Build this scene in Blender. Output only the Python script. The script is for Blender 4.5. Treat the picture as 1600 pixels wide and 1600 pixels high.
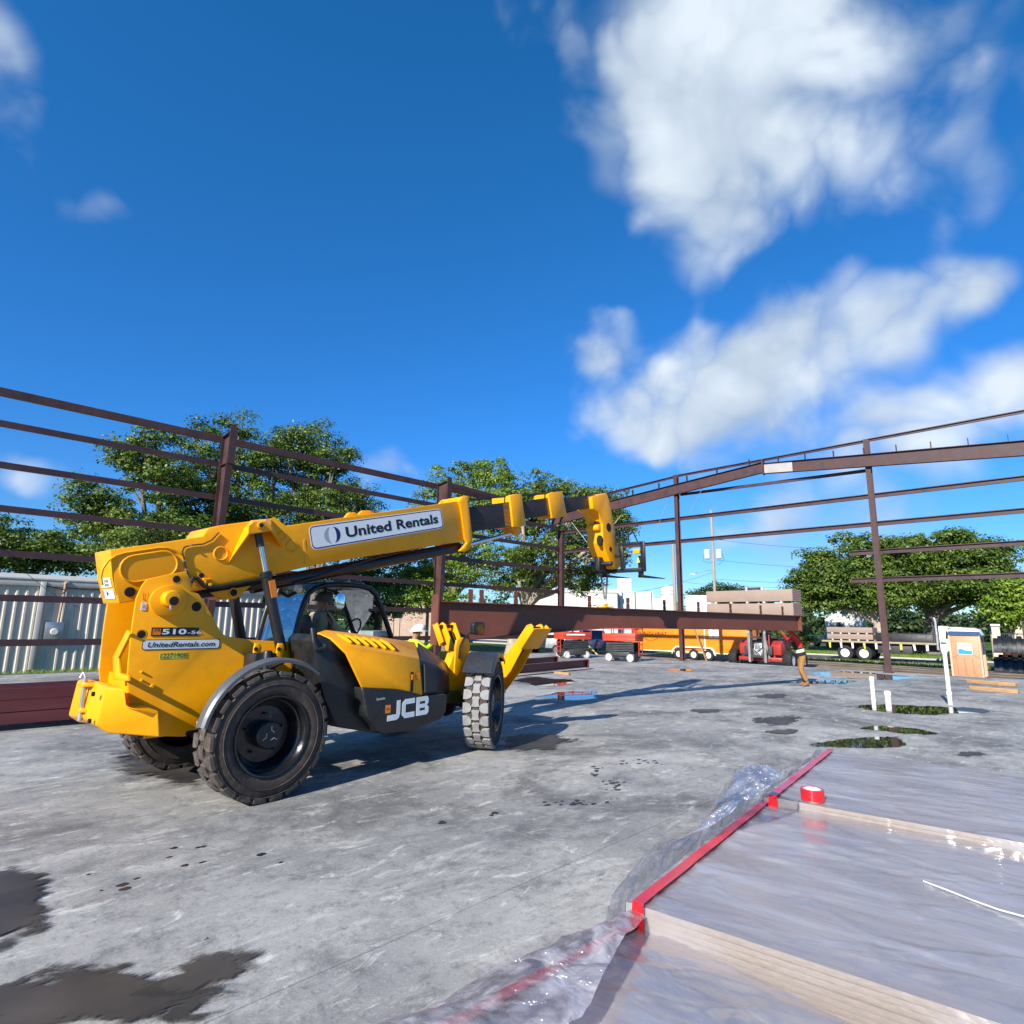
import bpy, bmesh, math, random
import numpy as np
from mathutils import Vector, Matrix, Euler
random.seed(7); rng = np.random.default_rng(7)
for o in list(bpy.data.objects): bpy.data.objects.remove(o)
sc = bpy.context.scene
COL = sc.collection
rad = math.radians

# ------------------------------------------------------------------ camera
F_PX, YAW, PITCH, ROLL, CAM_H = 930.83, .771209, .181945, .0145938, 1.80
fw = Vector((math.cos(PITCH)*math.cos(YAW), math.cos(PITCH)*math.sin(YAW), math.sin(PITCH)))
_r = Vector((math.sin(YAW), -math.cos(YAW), 0)); _u = _r.cross(fw)
rt = _r*math.cos(ROLL)+_u*math.sin(ROLL); up = _u*math.cos(ROLL)-_r*math.sin(ROLL)
CAMP = Vector((0, 0, CAM_H))
cam = bpy.data.cameras.new('camera'); camo = bpy.data.objects.new('camera', cam); COL.objects.link(camo)
mw = Matrix.Identity(4)
for i in range(3):
    mw[i][0] = rt[i]; mw[i][1] = up[i]; mw[i][2] = -fw[i]; mw[i][3] = CAMP[i]
camo.matrix_world = mw
cam.sensor_width = 36; cam.sensor_fit = 'HORIZONTAL'; cam.lens = F_PX/1600*36; cam.clip_start = .05; cam.clip_end = 3000
sc.camera = camo
def ray(x, y): return fw+rt*((x-800)/F_PX)-up*((y-800)/F_PX)
def G(x, y, z=0.0):
    d = ray(x, y); return CAMP+d*((z-CAM_H)/d.z)
def onX(x, y, X): d = ray(x, y); return CAMP+d*(X/d.x)
def onY(x, y, Y): d = ray(x, y); return CAMP+d*(Y/d.y)
def atD(x, y, D):                       # point at horizontal distance D
    d = ray(x, y); return CAMP+d*(D/math.hypot(d.x, d.y))

# ------------------------------------------------------------------ light
SUN_EL, SUN_AZ = 30.0, 13.0            # light travels towards azimuth 13 deg (from +X), 30 deg down
sd = Vector((math.cos(rad(SUN_EL))*math.cos(rad(SUN_AZ)), math.cos(rad(SUN_EL))*math.sin(rad(SUN_AZ)), -math.sin(rad(SUN_EL))))
sl = bpy.data.lights.new('sun', 'SUN'); sl.energy = 5.0; sl.angle = rad(.53); sl.color = (1, .95, .86)
so = bpy.data.objects.new('sun', sl); COL.objects.link(so); so.rotation_euler = sd.to_track_quat('-Z', 'Y').to_euler()
so.location = (-20, -5, 30)

W = bpy.data.worlds.new('World'); sc.world = W; W.use_nodes = True; W.cycles.sampling_method = 'MANUAL'; W.cycles.sample_map_resolution = 512
wn = W.node_tree; wn.nodes.clear()
def N(t, **k):
    n = wn.nodes.new(t)
    for a, b in k.items(): setattr(n, a, b)
    return n
def wl(a, b): wn.links.new(a, b)
def wmath(op, a, b=None, clamp=False):
    n = N('ShaderNodeMath', operation=op); n.use_clamp = clamp
    for i, v in enumerate((a, b)):
        if v is None: continue
        if isinstance(v, (int, float)): n.inputs[i].default_value = v
        else: wl(v, n.inputs[i])
    return n.outputs[0]
sky = N('ShaderNodeTexSky', sky_type='NISHITA'); sky.sun_disc = False
sky.sun_elevation = rad(SUN_EL); sky.sun_rotation = rad(90-(SUN_AZ+180)); sky.altitude = 0
sky.air_density = 1.0; sky.dust_density = 0.0; sky.ozone_density = 4.0
tc = N('ShaderNodeTexCoord')
# cloud layout on a tangent plane of the sky dome (azimuth of the view, 25 deg up)
SE = rad(25)
SF = Vector((math.cos(SE)*math.cos(YAW), math.cos(SE)*math.sin(YAW), math.sin(SE))); SR = _r.copy(); SU = SR.cross(SF)
def dot(v):
    n = N('ShaderNodeVectorMath', operation='DOT_PRODUCT'); wl(tc.outputs['Generated'], n.inputs[0]); n.inputs[1].default_value = v; return n.outputs['Value']
dF = dot(SF); dFc = wmath('MAXIMUM', dF, .05)
px_ = wmath('DIVIDE', dot(SR), dFc); py_ = wmath('DIVIDE', dot(SU), dFc)
cmb = N('ShaderNodeCombineXYZ'); wl(px_, cmb.inputs[0]); wl(py_, cmb.inputs[1])
# domain warp
nz = N('ShaderNodeTexNoise'); nz.inputs['Scale'].default_value = 3.2; nz.inputs['Detail'].default_value = 3; nz.inputs['Roughness'].default_value = .55
wl(tc.outputs['Generated'], nz.inputs['Vector'])
wv = N('ShaderNodeVectorMath', operation='MULTIPLY_ADD'); wl(nz.outputs['Color'], wv.inputs[0]); wv.inputs[1].default_value = (.26, .26, 0); wl(cmb.outputs[0], wv.inputs[2])
wo = N('ShaderNodeVectorMath', operation='SUBTRACT'); wl(wv.outputs[0], wo.inputs[0]); wo.inputs[1].default_value = (.13, .13, 0)
def plane(x, y):
    d = ray(x, y); q = d.dot(SF); return d.dot(SR)/q, d.dot(SU)/q
def blob(x, y, rx, ry, rot, amp):
    cx, cy = plane(x, y); ax, ay = plane(x+10, y); s = math.hypot(ax-cx, ay-cy)/10
    m = N('ShaderNodeMapping', vector_type='TEXTURE'); m.inputs['Location'].default_value = (cx, cy, 0)
    m.inputs['Rotation'].default_value = (0, 0, rad(rot)); m.inputs['Scale'].default_value = (rx*s, ry*s, 1)
    wl(wo.outputs[0], m.inputs['Vector'])
    ln = N('ShaderNodeVectorMath', operation='LENGTH'); wl(m.outputs[0], ln.inputs[0])
    mr = N('ShaderNodeMapRange', interpolation_type='SMOOTHSTEP'); wl(ln.outputs['Value'], mr.inputs[0])
    for i, v in enumerate((1.3, .1, 0, amp)): mr.inputs[i+1].default_value = v
    return mr.outputs[0]
BL = [(1150, 20, 320, 190, 0, 1.4), (1090, 160, 220, 170, -10, 1.4), (1050, 275, 180, 110, 0, 1.15), (1110, 350, 150, 120, 30, .9),
      (1260, 150, 230, 230, -30, .85), (1480, 30, 230, 120, 0, .62), (840, 70, 90, 180, 30, .6), (1480, 230, 260, 190, 0, .5),
      (1000, 655, 120, 100, 10, 1.05), (1120, 605, 170, 135, 15, 1.12), (1260, 560, 190, 150, 18, 1.12), (1405, 510, 170, 130, 22, 1.02), (1505, 455, 90, 90, 30, .95),
      (930, 560, 85, 85, 0, 1.0), (960, 690, 90, 60, 0, .85), (1430, 665, 280, 100, 6, .9), (1590, 640, 150, 90, 0, .8), (1260, 690, 260, 80, 10, .6),
      (1350, 740, 420, 150, 4, .68), (1180, 450, 90, 40, 30, .5), (10, 120, 90, 140, 0, .6), (130, 370, 100, 50, 0, .36),
      (30, 745, 110, 44, 0, .6), (600, 740, 100, 56, 0, .66), (1200, 835, 220, 70, 5, .75), (1560, 870, 240, 90, 0, .75), (1260, 895, 180, 55, 0, .72)]
tot = None
for b in BL:
    o = wmath('POWER', blob(*b), 3.0); tot = o if tot is None else wmath('ADD', tot, o)
tot = wmath('MINIMUM', wmath('POWER', tot, 1/3), 1.38)
# elsewhere in the sky the same broken cloud goes on
nb = N('ShaderNodeTexNoise'); nb.inputs['Scale'].default_value = 2.1; nb.inputs['Detail'].default_value = 3
wl(tc.outputs['Generated'], nb.inputs['Vector'])
rest = N('ShaderNodeMapRange', interpolation_type='SMOOTHSTEP'); wl(nb.outputs['Fac'], rest.inputs[0])
for i, v in enumerate((.5, .72, 0, .8)): rest.inputs[i+1].default_value = v
outm = N('ShaderNodeMapRange', interpolation_type='SMOOTHSTEP'); wl(dF, outm.inputs[0])
for i, v in enumerate((.62, .45, 0, 1)): outm.inputs[i+1].default_value = v
tot = wmath('MAXIMUM', tot, wmath('MULTIPLY', rest.outputs[0], outm.outputs[0]))
n2 = N('ShaderNodeTexNoise'); n2.inputs['Scale'].default_value = 6.0; n2.inputs['Detail'].default_value = 4; n2.inputs['Roughness'].default_value = .53
n2.inputs['Distortion'].default_value = .25
wl(tc.outputs['Generated'], n2.inputs['Vector'])
vo = N('ShaderNodeTexVoronoi', feature='F1'); vo.inputs['Scale'].default_value = 11
wv2 = N('ShaderNodeVectorMath', operation='MULTIPLY_ADD'); wl(n2.outputs['Color'], wv2.inputs[0]); wv2.inputs[1].default_value = (.22, .22, .22); wl(tc.outputs['Generated'], wv2.inputs[2]); wl(wv2.outputs[0], vo.inputs['Vector'])
bil = wmath('MULTIPLY', wmath('SUBTRACT', .45, vo.outputs['Distance']), .55)
dens = wmath('ADD', wmath('ADD', tot, wmath('MULTIPLY', wmath('SUBTRACT', n2.outputs['Fac'], .5), .8)), bil)
mk = N('ShaderNodeMapRange', interpolation_type='SMOOTHSTEP'); wl(dens, mk.inputs[0])
for i, v in enumerate((.28, 1.15, 0, .97)): mk.inputs[i+1].default_value = v
mask = wmath('MULTIPLY', mk.outputs[0], wmath('MULTIPLY', wmath('GREATER_THAN', tot, .02), 1.0))
# cloud body: sun-side tops white, bases a little greyer
n3 = N('ShaderNodeTexNoise'); n3.inputs['Scale'].default_value = 4.5; n3.inputs['Detail'].default_value = 3
wl(tc.outputs['Generated'], n3.inputs['Vector'])
cr = N('ShaderNodeValToRGB'); wl(wmath('ADD', n3.outputs['Fac'], wmath('ADD', wmath('MULTIPLY', wmath('SUBTRACT', dens, .95), .16), wmath('MULTIPLY', bil, .5))), cr.inputs[0])
cr.color_ramp.elements[0].position = .3; cr.color_ramp.elements[0].color = (2.9, 3.6, 4.5, 1)
cr.color_ramp.elements[1].position = .68; cr.color_ramp.elements[1].color = (5.1, 5.7, 6.3, 1)
hs = N('ShaderNodeHueSaturation'); hs.inputs['Hue'].default_value = .502; hs.inputs['Saturation'].default_value = 1.3; hs.inputs['Value'].default_value = 1.25
wl(sky.outputs[0], hs.inputs['Color'])
sep = N('ShaderNodeSeparateXYZ'); wl(tc.outputs['Generated'], sep.inputs[0])
tr_ = N('ShaderNodeValToRGB'); wl(sep.outputs[2], tr_.inputs[0]); e = tr_.color_ramp.elements
e[0].position = 0; e[0].color = (.36, .50, .68, 1); e[1].position = .7; e[1].color = (1.0, .98, .98, 1)
for p_, c_ in ((.12, (.38, .56, .78, 1)), (.3, (.50, .72, .90, 1))): q_ = e.new(p_); q_.color = c_
tm = N('ShaderNodeMix', data_type='RGBA', blend_type='MULTIPLY'); tm.inputs[0].default_value = 1; wl(hs.outputs[0], tm.inputs[6]); wl(tr_.outputs[0], tm.inputs[7])
mx = N('ShaderNodeMix', data_type='RGBA'); wl(mask, mx.inputs[0]); wl(tm.outputs[2], mx.inputs[6]); wl(cr.outputs[0], mx.inputs[7])
bg = N('ShaderNodeBackground'); wl(mx.outputs[2], bg.inputs[0]); bg.inputs[1].default_value = .10
wo_ = N('ShaderNodeOutputWorld'); wl(bg.outputs[0], wo_.inputs[0])
vs = sc.view_settings; vs.view_transform = 'Standard'; vs.look = 'None'; vs.gamma = 1; vs.use_curve_mapping = False; vs.exposure = 0.7
sc.render.engine = 'CYCLES'; sc.cycles.transparent_max_bounces = 24; sc.cycles.max_bounces = 8

# ------------------------------------------------------------------ helpers
def srgb(h):
    h = h.lstrip('#'); v = [int(h[i:i+2], 16)/255 for i in (0, 2, 4)]
    return tuple(c/12.92 if c <= .04045 else ((c+.055)/1.055)**2.4 for c in v)
MATS = {}
def mat(name, col, rough=.5, metal=0.0, var=.12, scale=3.0, bump=0.0, bscale=40.0, dirt=0.0, dirtcol=(.09, .07, .05), coat=0.0, spec=.5, rvar=.12, stretch=None):
    if name in MATS: return MATS[name]
    if isinstance(col, str): col = srgb(col)
    m = bpy.data.materials.new(name); m.use_nodes = True; t = m.node_tree; bs = t.nodes['Principled BSDF']
    tc = t.nodes.new('ShaderNodeTexCoord'); mp = t.nodes.new('ShaderNodeMapping'); t.links.new(tc.outputs['Object'], mp.inputs[0])
    if stretch: mp.inputs['Scale'].default_value = stretch
    n = t.nodes.new('ShaderNodeTexNoise'); n.inputs['Scale'].default_value = scale; n.inputs['Detail'].default_value = 6; n.inputs['Roughness'].default_value = .6
    t.links.new(mp.outputs[0], n.inputs['Vector'])
    r = t.nodes.new('ShaderNodeValToRGB'); t.links.new(n.outputs['Fac'], r.inputs[0])
    r.color_ramp.elements[0].position = .3; r.color_ramp.elements[1].position = .7
    r.color_ramp.elements[0].color = (*[c*(1-var) for c in col], 1); r.color_ramp.elements[1].color = (*[min(1, c*(1+var)) for c in col], 1)
    out = r.outputs[0]
    if dirt:
        n2 = t.nodes.new('ShaderNodeTexNoise'); n2.inputs['Scale'].default_value = scale*2.3; n2.inputs['Detail'].default_value = 5; n2.inputs['Roughness'].default_value = .7
        t.links.new(mp.outputs[0], n2.inputs['Vector'])
        mr = t.nodes.new('ShaderNodeMapRange'); t.links.new(n2.outputs['Fac'], mr.inputs[0])
        for i, v in enumerate((.48, .78, 0, dirt)): mr.inputs[i+1].default_value = v
        mi = t.nodes.new('ShaderNodeMix'); mi.data_type = 'RGBA'; t.links.new(mr.outputs[0], mi.inputs[0]); t.links.new(out, mi.inputs[6]); mi.inputs[7].default_value = (*dirtcol, 1)
        out = mi.outputs[2]
    t.links.new(out, bs.inputs['Base Color'])
    mr = t.nodes.new('ShaderNodeMapRange'); t.links.new(n.outputs['Fac'], mr.inputs[0])
    for i, v in enumerate((.3, .7, max(.02, rough-rvar), min(1, rough+rvar))): mr.inputs[i+1].default_value = v
    t.links.new(mr.outputs[0], bs.inputs['Roughness'])
    bs.inputs['Metallic'].default_value = metal; bs.inputs['Coat Weight'].default_value = coat; bs.inputs['Specular IOR Level'].default_value = spec
    if bump:
        n3 = t.nodes.new('ShaderNodeTexNoise'); n3.inputs['Scale'].default_value = bscale; n3.inputs['Detail'].default_value = 3
        t.links.new(mp.outputs[0], n3.inputs['Vector'])
        b = t.nodes.new('ShaderNodeBump'); b.inputs['Strength'].default_value = bump; b.inputs['Distance'].default_value = .02
        t.links.new(n3.outputs['Fac'], b.inputs['Height']); t.links.new(b.outputs[0], bs.inputs['Normal'])
    MATS[name] = m; return m
def glass(name, col=(.8, .9, .95), alpha=.25, rough=.03):
    if name in MATS: return MATS[name]
    m = bpy.data.materials.new(name); m.use_nodes = True; t = m.node_tree; t.nodes.clear()
    o = t.nodes.new('ShaderNodeOutputMaterial'); tr = t.nodes.new('ShaderNodeBsdfTransparent'); tr.inputs[0].default_value = (*col, 1)
    gl = t.nodes.new('ShaderNodeBsdfGlossy'); gl.inputs['Roughness'].default_value = rough
    fr = t.nodes.new('ShaderNodeFresnel'); fr.inputs[0].default_value = 1.5
    ad = t.nodes.new('ShaderNodeMath'); ad.operation = 'ADD'; ad.use_clamp = True; ad.inputs[1].default_value = alpha; fm = t.nodes.new('ShaderNodeMath'); fm.operation = 'MULTIPLY'; fm.inputs[1].default_value = .55; t.links.new(fr.outputs[0], fm.inputs[0]); t.links.new(fm.outputs[0], ad.inputs[0])
    mx = t.nodes.new('ShaderNodeMixShader'); t.links.new(ad.outputs[0], mx.inputs[0]); t.links.new(tr.outputs[0], mx.inputs[1]); t.links.new(gl.outputs[0], mx.inputs[2])
    t.links.new(mx.outputs[0], o.inputs[0]); MATS[name] = m; return m

def tag(o, label=None, cat=None, group=None, kind=None):
    for k, v in (('label', label), ('category', cat), ('group', group), ('kind', kind)):
        if v: o[k] = v
    return o
def empty(name, loc=(0, 0, 0), rz=0.0, label=None, cat=None, group=None):
    o = bpy.data.objects.new(name, None); COL.objects.link(o); o.location = loc; o.rotation_euler = (0, 0, rz); o.empty_display_size = .2
    return tag(o, label, cat, group)
class MB:
    def __init__(s): s.bm = bmesh.new()
    def face(s, co):
        vs = [s.bm.verts.new(Vector(c)) for c in co]; return s.bm.faces.new(vs)
    def box(s, x0, x1, y0, y1, z0, z1, M=None):
        v = [Vector((x, y, z)) for z in (z0, z1) for y in (y0, y1) for x in (x0, x1)]
        if M is not None: v = [M @ q for q in v]
        b = [s.bm.verts.new(q) for q in v]
        for f in ((0, 2, 3, 1), (4, 5, 7, 6), (0, 1, 5, 4), (2, 6, 7, 3), (0, 4, 6, 2), (1, 3, 7, 5)): s.bm.faces.new([b[i] for i in f])
        return s
    def bar(s, a, b, w, h, upv=(0, 0, 1)):            # box beam from a to b
        a, b = Vector(a), Vector(b); d = b-a; L = d.length; d.normalize(); u = Vector(upv)
        x = d.cross(u)
        if x.length < 1e-4: x = d.cross(Vector((1, 0, 0)))
        x.normalize(); u = x.cross(d).normalized()
        M = Matrix((( x.x, d.x, u.x, a.x), (x.y, d.y, u.y, a.y), (x.z, d.z, u.z, a.z), (0, 0, 0, 1)))
        return s.box(-w/2, w/2, 0, L, -h/2, h/2, M)
    def loft(s, rings, cap=True, closed=True):
        R = [[s.bm.verts.new(Vector(p)) for p in r] for r in rings]
        n = len(R[0])
        for a, b in zip(R, R[1:]):
            for i in range(n if closed else n-1): s.bm.faces.new((a[i], a[(i+1) % n], b[(i+1) % n], b[i]))
        if cap and closed: s.bm.faces.new(R[0][::-1]); s.bm.faces.new(R[-1])
        return s
    def prism(s, pts, a0, a1, ax='y'):
        f = {'y': lambda p, a: (p[0], a, p[1]), 'x': lambda p, a: (a, p[0], p[1]), 'z': lambda p, a: (p[0], p[1], a)}[ax]
        return s.loft([[f(p, a0) for p in pts], [f(p, a1) for p in pts]])
    def tube(s, pts, r, n=8, cap=True):
        pts = [Vector(p) for p in pts]; rs = r if isinstance(r, (list, tuple)) else [r]*len(pts)
        rings = []; prev = None
        for i, p in enumerate(pts):
            d = (pts[min(i+1, len(pts)-1)]-pts[max(i-1, 0)]).normalized()
            if prev is None:
                a = d.cross(Vector((0, 0, 1)))
                if a.length < .05: a = d.cross(Vector((1, 0, 0)))
            else: a = prev-d*prev.dot(d)
            a.normalize(); b = d.cross(a); prev = a
            rings.append([p+(a*math.cos(2*math.pi*k/n)+b*math.sin(2*math.pi*k/n))*rs[i] for k in range(n)])
        return s.loft(rings, cap)
    def lathe(s, prof, n=32, c=(0, 0, 0), ax='y', cap=True):
        c = Vector(c); rings = []
        for r, h in prof:
            ring = []
            for k in range(n):
                t = 2*math.pi*k/n; u, v = r*math.cos(t), r*math.sin(t)
                ring.append(c+Vector({'y': (u, h, v), 'x': (h, u, v), 'z': (u, v, h)}[ax]))
            rings.append(ring)
        return s.loft(rings, cap)
    def cyl(s, a, b, r, n=16): return s.tube([a, b], r, n)
    def bevel(s, w, seg=2, ang=.5):
        bmesh.ops.recalc_face_normals(s.bm, faces=s.bm.faces)
        es = [e for e in s.bm.edges if len(e.link_faces) == 2 and e.calc_face_angle(0) > ang]
        bmesh.ops.bevel(s.bm, geom=es, offset=w, offset_type='OFFSET', segments=seg, profile=.5, affect='EDGES', clamp_overlap=True)
        return s
    def mesh(s, name, m, bevel=0, smooth=True, ang=38, recalc=True, seg=2):
        if bevel: s.bevel(bevel, seg)
        if recalc: bmesh.ops.recalc_face_normals(s.bm, faces=s.bm.faces)
        me = bpy.data.meshes.new(name); s.bm.to_mesh(me); s.bm.free()
        if m: me.materials.append(m)
        if smooth:
            me.shade_smooth(); me.set_sharp_from_angle(angle=rad(ang))
        return me
    def obj(s, name, m, parent=None, **k):
        return link(name, s.mesh(name, m, **k), parent)
def link(name, me, parent=None, loc=None):
    o = bpy.data.objects.new(name, me); COL.objects.link(o)
    if parent: o.parent = parent
    if loc is not None: o.location = loc
    return o
def copy_tree(o, parent=None):
    c = o.copy(); COL.objects.link(c); c.parent = parent
    for ch in [q for q in o.children]: copy_tree(ch, c)
    return c
def text_obj(name, s, m, parent, org, ux, uz, w, h=None, bold=0.0, shear=0.0, ext=.0015, space=1.0):
    """flat lettering: org = lower-left corner, ux/uz = unit directions, fitted to width w (and height h)"""
    cu = bpy.data.curves.new(name, 'FONT'); cu.body = s; cu.size = 1; cu.offset = bold; cu.shear = shear; cu.space_character = space; cu.resolution_u = 3
    to = bpy.data.objects.new(name+'_src', cu); COL.objects.link(to)
    me = bpy.data.meshes.new_from_object(to); bpy.data.objects.remove(to)
    co = np.empty(len(me.vertices)*3, 'f'); me.vertices.foreach_get('co', co); co = co.reshape(-1, 3)
    x0, x1, y0, y1 = co[:, 0].min(), co[:, 0].max(), co[:, 1].min(), co[:, 1].max()
    sx = w/(x1-x0); sy = (h/(y1-y0)) if h else sx
    ux, uz, org = Vector(ux), Vector(uz), Vector(org); nn = ux.cross(uz).normalized()
    P = np.array(org)+np.outer((co[:, 0]-x0)*sx, np.array(ux))+np.outer((co[:, 1]-y0)*sy, np.array(uz))+np.outer(co[:, 2]*0+ext, np.array(nn))
    me.vertices.foreach_set('co', P.astype('f').ravel()); me.update(); me.materials.clear(); me.materials.append(m)
    return link(name, me, parent)
def rrect(w, h, r, n=5):
    p = []
    for cx, cy, a0 in ((w-r, h-r, 0), (r, h-r, 90), (r, r, 180), (w-r, r, 270)):
        for k in range(n+1):
            a = rad(a0+90*k/n); p.append((cx+r*math.cos(a), cy+r*math.sin(a)))
    return p
def decal(name, m, parent, org, ux, uz, pts, t=.004):
    ux, uz, org = Vector(ux), Vector(uz), Vector(org); nn = ux.cross(uz).normalized()
    b = MB(); b.loft([[org+ux*u+uz*v for u, v in pts], [org+ux*u+uz*v+nn*t for u, v in pts]]); return b.obj(name, m, parent, smooth=False)
def np_mesh(name, verts, faces, m, parent=None, smooth=False):
    me = bpy.data.meshes.new(name); nv, nf = len(verts), len(faces); k = faces.shape[1]
    me.vertices.add(nv); me.vertices.foreach_set('co', np.asarray(verts, 'f').ravel())
    me.loops.add(nf*k); me.loops.foreach_set('vertex_index', np.asarray(faces, 'i').ravel())
    me.polygons.add(nf); me.polygons.foreach_set('loop_start', np.arange(0, nf*k, k, dtype='i'))
    if smooth: me.polygons.foreach_set('use_smooth', np.ones(nf, bool))
    me.update(calc_edges=True); me.materials.append(m); return link(name, me, parent)
# ------------------------------------------------------------------ ground, slab, puddles
def ground_mat():
    m = bpy.data.materials.new('ground_grass'); m.use_nodes = True; t = m.node_tree; bs = t.nodes['Principled BSDF']; bs.inputs['Roughness'].default_value = .95; bs.inputs['Specular IOR Level'].default_value = .1
    tc = t.nodes.new('ShaderNodeTexCoord'); n = t.nodes.new('ShaderNodeTexNoise'); n.inputs['Scale'].default_value = .35; n.inputs['Detail'].default_value = 10; n.inputs['Roughness'].default_value = .65
    t.links.new(tc.outputs['Object'], n.inputs['Vector']); r = t.nodes.new('ShaderNodeValToRGB'); t.links.new(n.outputs['Fac'], r.inputs[0])
    e = r.color_ramp.elements; e[0].position = .35; e[0].color = (.035, .075, .014, 1); e[1].position = .7; e[1].color = (.12, .16, .04, 1)
    x = e.new(.54); x.color = (.065, .12, .02, 1)
    t.links.new(r.outputs[0], bs.inputs['Base Color']); return m
b = MB(); b.box(-900, 1500, -900, 1500, -1.6, -.5); g_ = b.obj('ground', ground_mat(), smooth=False); tag(g_, kind='structure')
m_dirt = mat('dirt', (.26, .19, .125), .95, var=.45, scale=.9, bump=1.0, bscale=4, dirt=.75, dirtcol=(.085, .055, .035), spec=.15)
m_road = mat('road_asphalt', (.09, .088, .085), .9, var=.2, scale=.5, bump=.3, bscale=50)
def strip(name, poly, z, m, t=.05):
    b = MB(); b.prism(poly, z-t, z, 'z'); o = b.obj(name, m, smooth=False); tag(o, kind='structure'); return o
GZ = -.5
strip('dirt_apron', [(28.5, -16), (43.2, -16), (44.2, -2), (43.0, 6), (44.4, 14), (43.6, 20), (44, 30), (33, 31), (28.5, 30)], GZ+.012, m_dirt)
strip('dirt_strip', [(-14, 23.6), (28.5, 23.6), (28.5, 25.6), (15, 25.2), (4, 25.9), (-14, 25.4)], GZ+.016, m_dirt)
strip('road', [(45.2, -70), (52.5, -70), (52.5, 90), (45.2, 90)], GZ+.014, m_road)
for x in (44.85, 52.5):
    b = MB(); b.box(x, x+.35, -70, 90, GZ-.2, GZ+.12); o = b.obj('kerb', mat('kerb_concrete', (.42, .4, .36), .9, var=.15), smooth=False); tag(o, kind='structure')
strip('far_pavement', [(58, -70), (59.8, -70), (59.8, 90), (58, 90)], GZ+.014, mat('pavement', (.45, .42, .36), .9))

def concrete_mat():
    m = bpy.data.materials.new('slab_concrete'); m.use_nodes = True; t = m.node_tree; L = t.links.new; bs = t.nodes['Principled BSDF']
    tc = t.nodes.new('ShaderNodeTexCoord')
    def noise(sc_, det=8, ro=.6, dis=0., stretch=None, rotz=0):
        n = t.nodes.new('ShaderNodeTexNoise'); n.inputs['Scale'].default_value = sc_; n.inputs['Detail'].default_value = det; n.inputs['Roughness'].default_value = ro; n.inputs['Distortion'].default_value = dis
        mp = t.nodes.new('ShaderNodeMapping'); L(tc.outputs['Object'], mp.inputs[0]); mp.inputs['Rotation'].default_value = (0, 0, rotz)
        if stretch: mp.inputs['Scale'].default_value = stretch
        L(mp.outputs[0], n.inputs['Vector']); return n.outputs['Fac']
    def mrange(x, a, b, c, d):
        r = t.nodes.new('ShaderNodeMapRange'); r.interpolation_type = 'SMOOTHSTEP'; L(x, r.inputs[0])
        for i, v in enumerate((a, b, c, d)): r.inputs[i+1].default_value = v
        return r.outputs[0]
    def mix(f, a, b_):
        x = t.nodes.new('ShaderNodeMix'); x.data_type = 'RGBA'
        for s, v in ((0, f), (6, a), (7, b_)):
            if isinstance(v, tuple): x.inputs[s].default_value = (*v, 1)
            elif isinstance(v, float): x.inputs[s].default_value = v
            else: L(v, x.inputs[s])
        return x.outputs[2]
    base = mix(mrange(noise(.3, 6), .36, .64, 0, 1), (.215, .213, .208), (.36, .35, .33))
    swirl = noise(1.1, 11, .74, .8, (1, 2.2, 1), .5)
    c = mix(mrange(swirl, .5, .66, 0, .6), base, (.50, .485, .45))
    c = mix(mrange(noise(.42, 11, .76, .4), .47, .62, 0, .85), c, (.09, .09, .09))
    c = mix(mrange(noise(1.05, 11, .8, .6, (1, 1.6, 1), .9), .5, .64, 0, .6), c, (.12, .12, .12))
    c = mix(mrange(noise(.5, 8, .7, .3), .58, .75, 0, .35), c, (.21, .235, .255))
    c = mix(mrange(noise(2.6, 11, .78, .8, (1, 2.4, 1), -.3), .54, .68, 0, .75), c, (.64, .62, .57))
    c = mix(mrange(noise(1.3, 10, .75), .6, .76, 0, .55), c, (.17, .135, .095))
    c = mix(mrange(noise(4.5, 11, .8, .3), .5, .66, 0, .6), c, (.085, .085, .086))
    c = mix(mrange(noise(16, 9, .8), .5, .68, 0, .55), c, (.10, .10, .10))
    c = mix(mrange(noise(45, 6, .8), .53, .72, 0, .6), c, (.56, .55, .52))
    c = mix(mrange(noise(110, 4, .7), .56, .70, 0, .6), c, (.07, .07, .07))
    c = mix(mrange(noise(26, 3, .6, .5), .70, .74, 0, .85), c, (.025, .025, .025))
    dk = t.nodes.new('ShaderNodeMix'); dk.data_type = 'RGBA'; dk.blend_type = 'MULTIPLY'; dk.inputs[0].default_value = 1; L(c, dk.inputs[6]); dk.inputs[7].default_value = (1.12, 1.105, 1.07, 1); c = dk.outputs[2]
    L(c, bs.inputs['Base Color']); L(mrange(noise(2.2, 8), .35, .65, .48, .86), bs.inputs['Roughness']); bs.inputs['Specular IOR Level'].default_value = .4
    bu = t.nodes.new('ShaderNodeBump'); bu.inputs['Strength'].default_value = .5; bu.inputs['Distance'].default_value = .006; L(noise(35, 8, .7, .4), bu.inputs['Height'])
    b2 = t.nodes.new('ShaderNodeBump'); b2.inputs['Strength'].default_value = .3; b2.inputs['Distance'].default_value = .03; L(swirl, b2.inputs['Height']); L(bu.outputs[0], b2.inputs['Normal'])
    L(b2.outputs[0], bs.inputs['Normal']); return m
m_conc = concrete_mat()
SX0, SX1, SY0, SY1 = -9.0, 28.72, -13.0, 23.95
b = MB(); b.box(SX0+.02, SX1-.02, SY0+.02, SY1-.02, -.75, -.035); slab = b.obj('concrete_slab', mat('slab_base', (.12, .12, .12), .95), smooth=False); tag(slab, kind='structure')
xs = [SX0, -2.03, 4.07, 10.17, 16.27, 22.37, SX1]; ys = [SY0, -9.1, -3.0, 3.1, 9.2, 15.3, 21.4, SY1]
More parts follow.
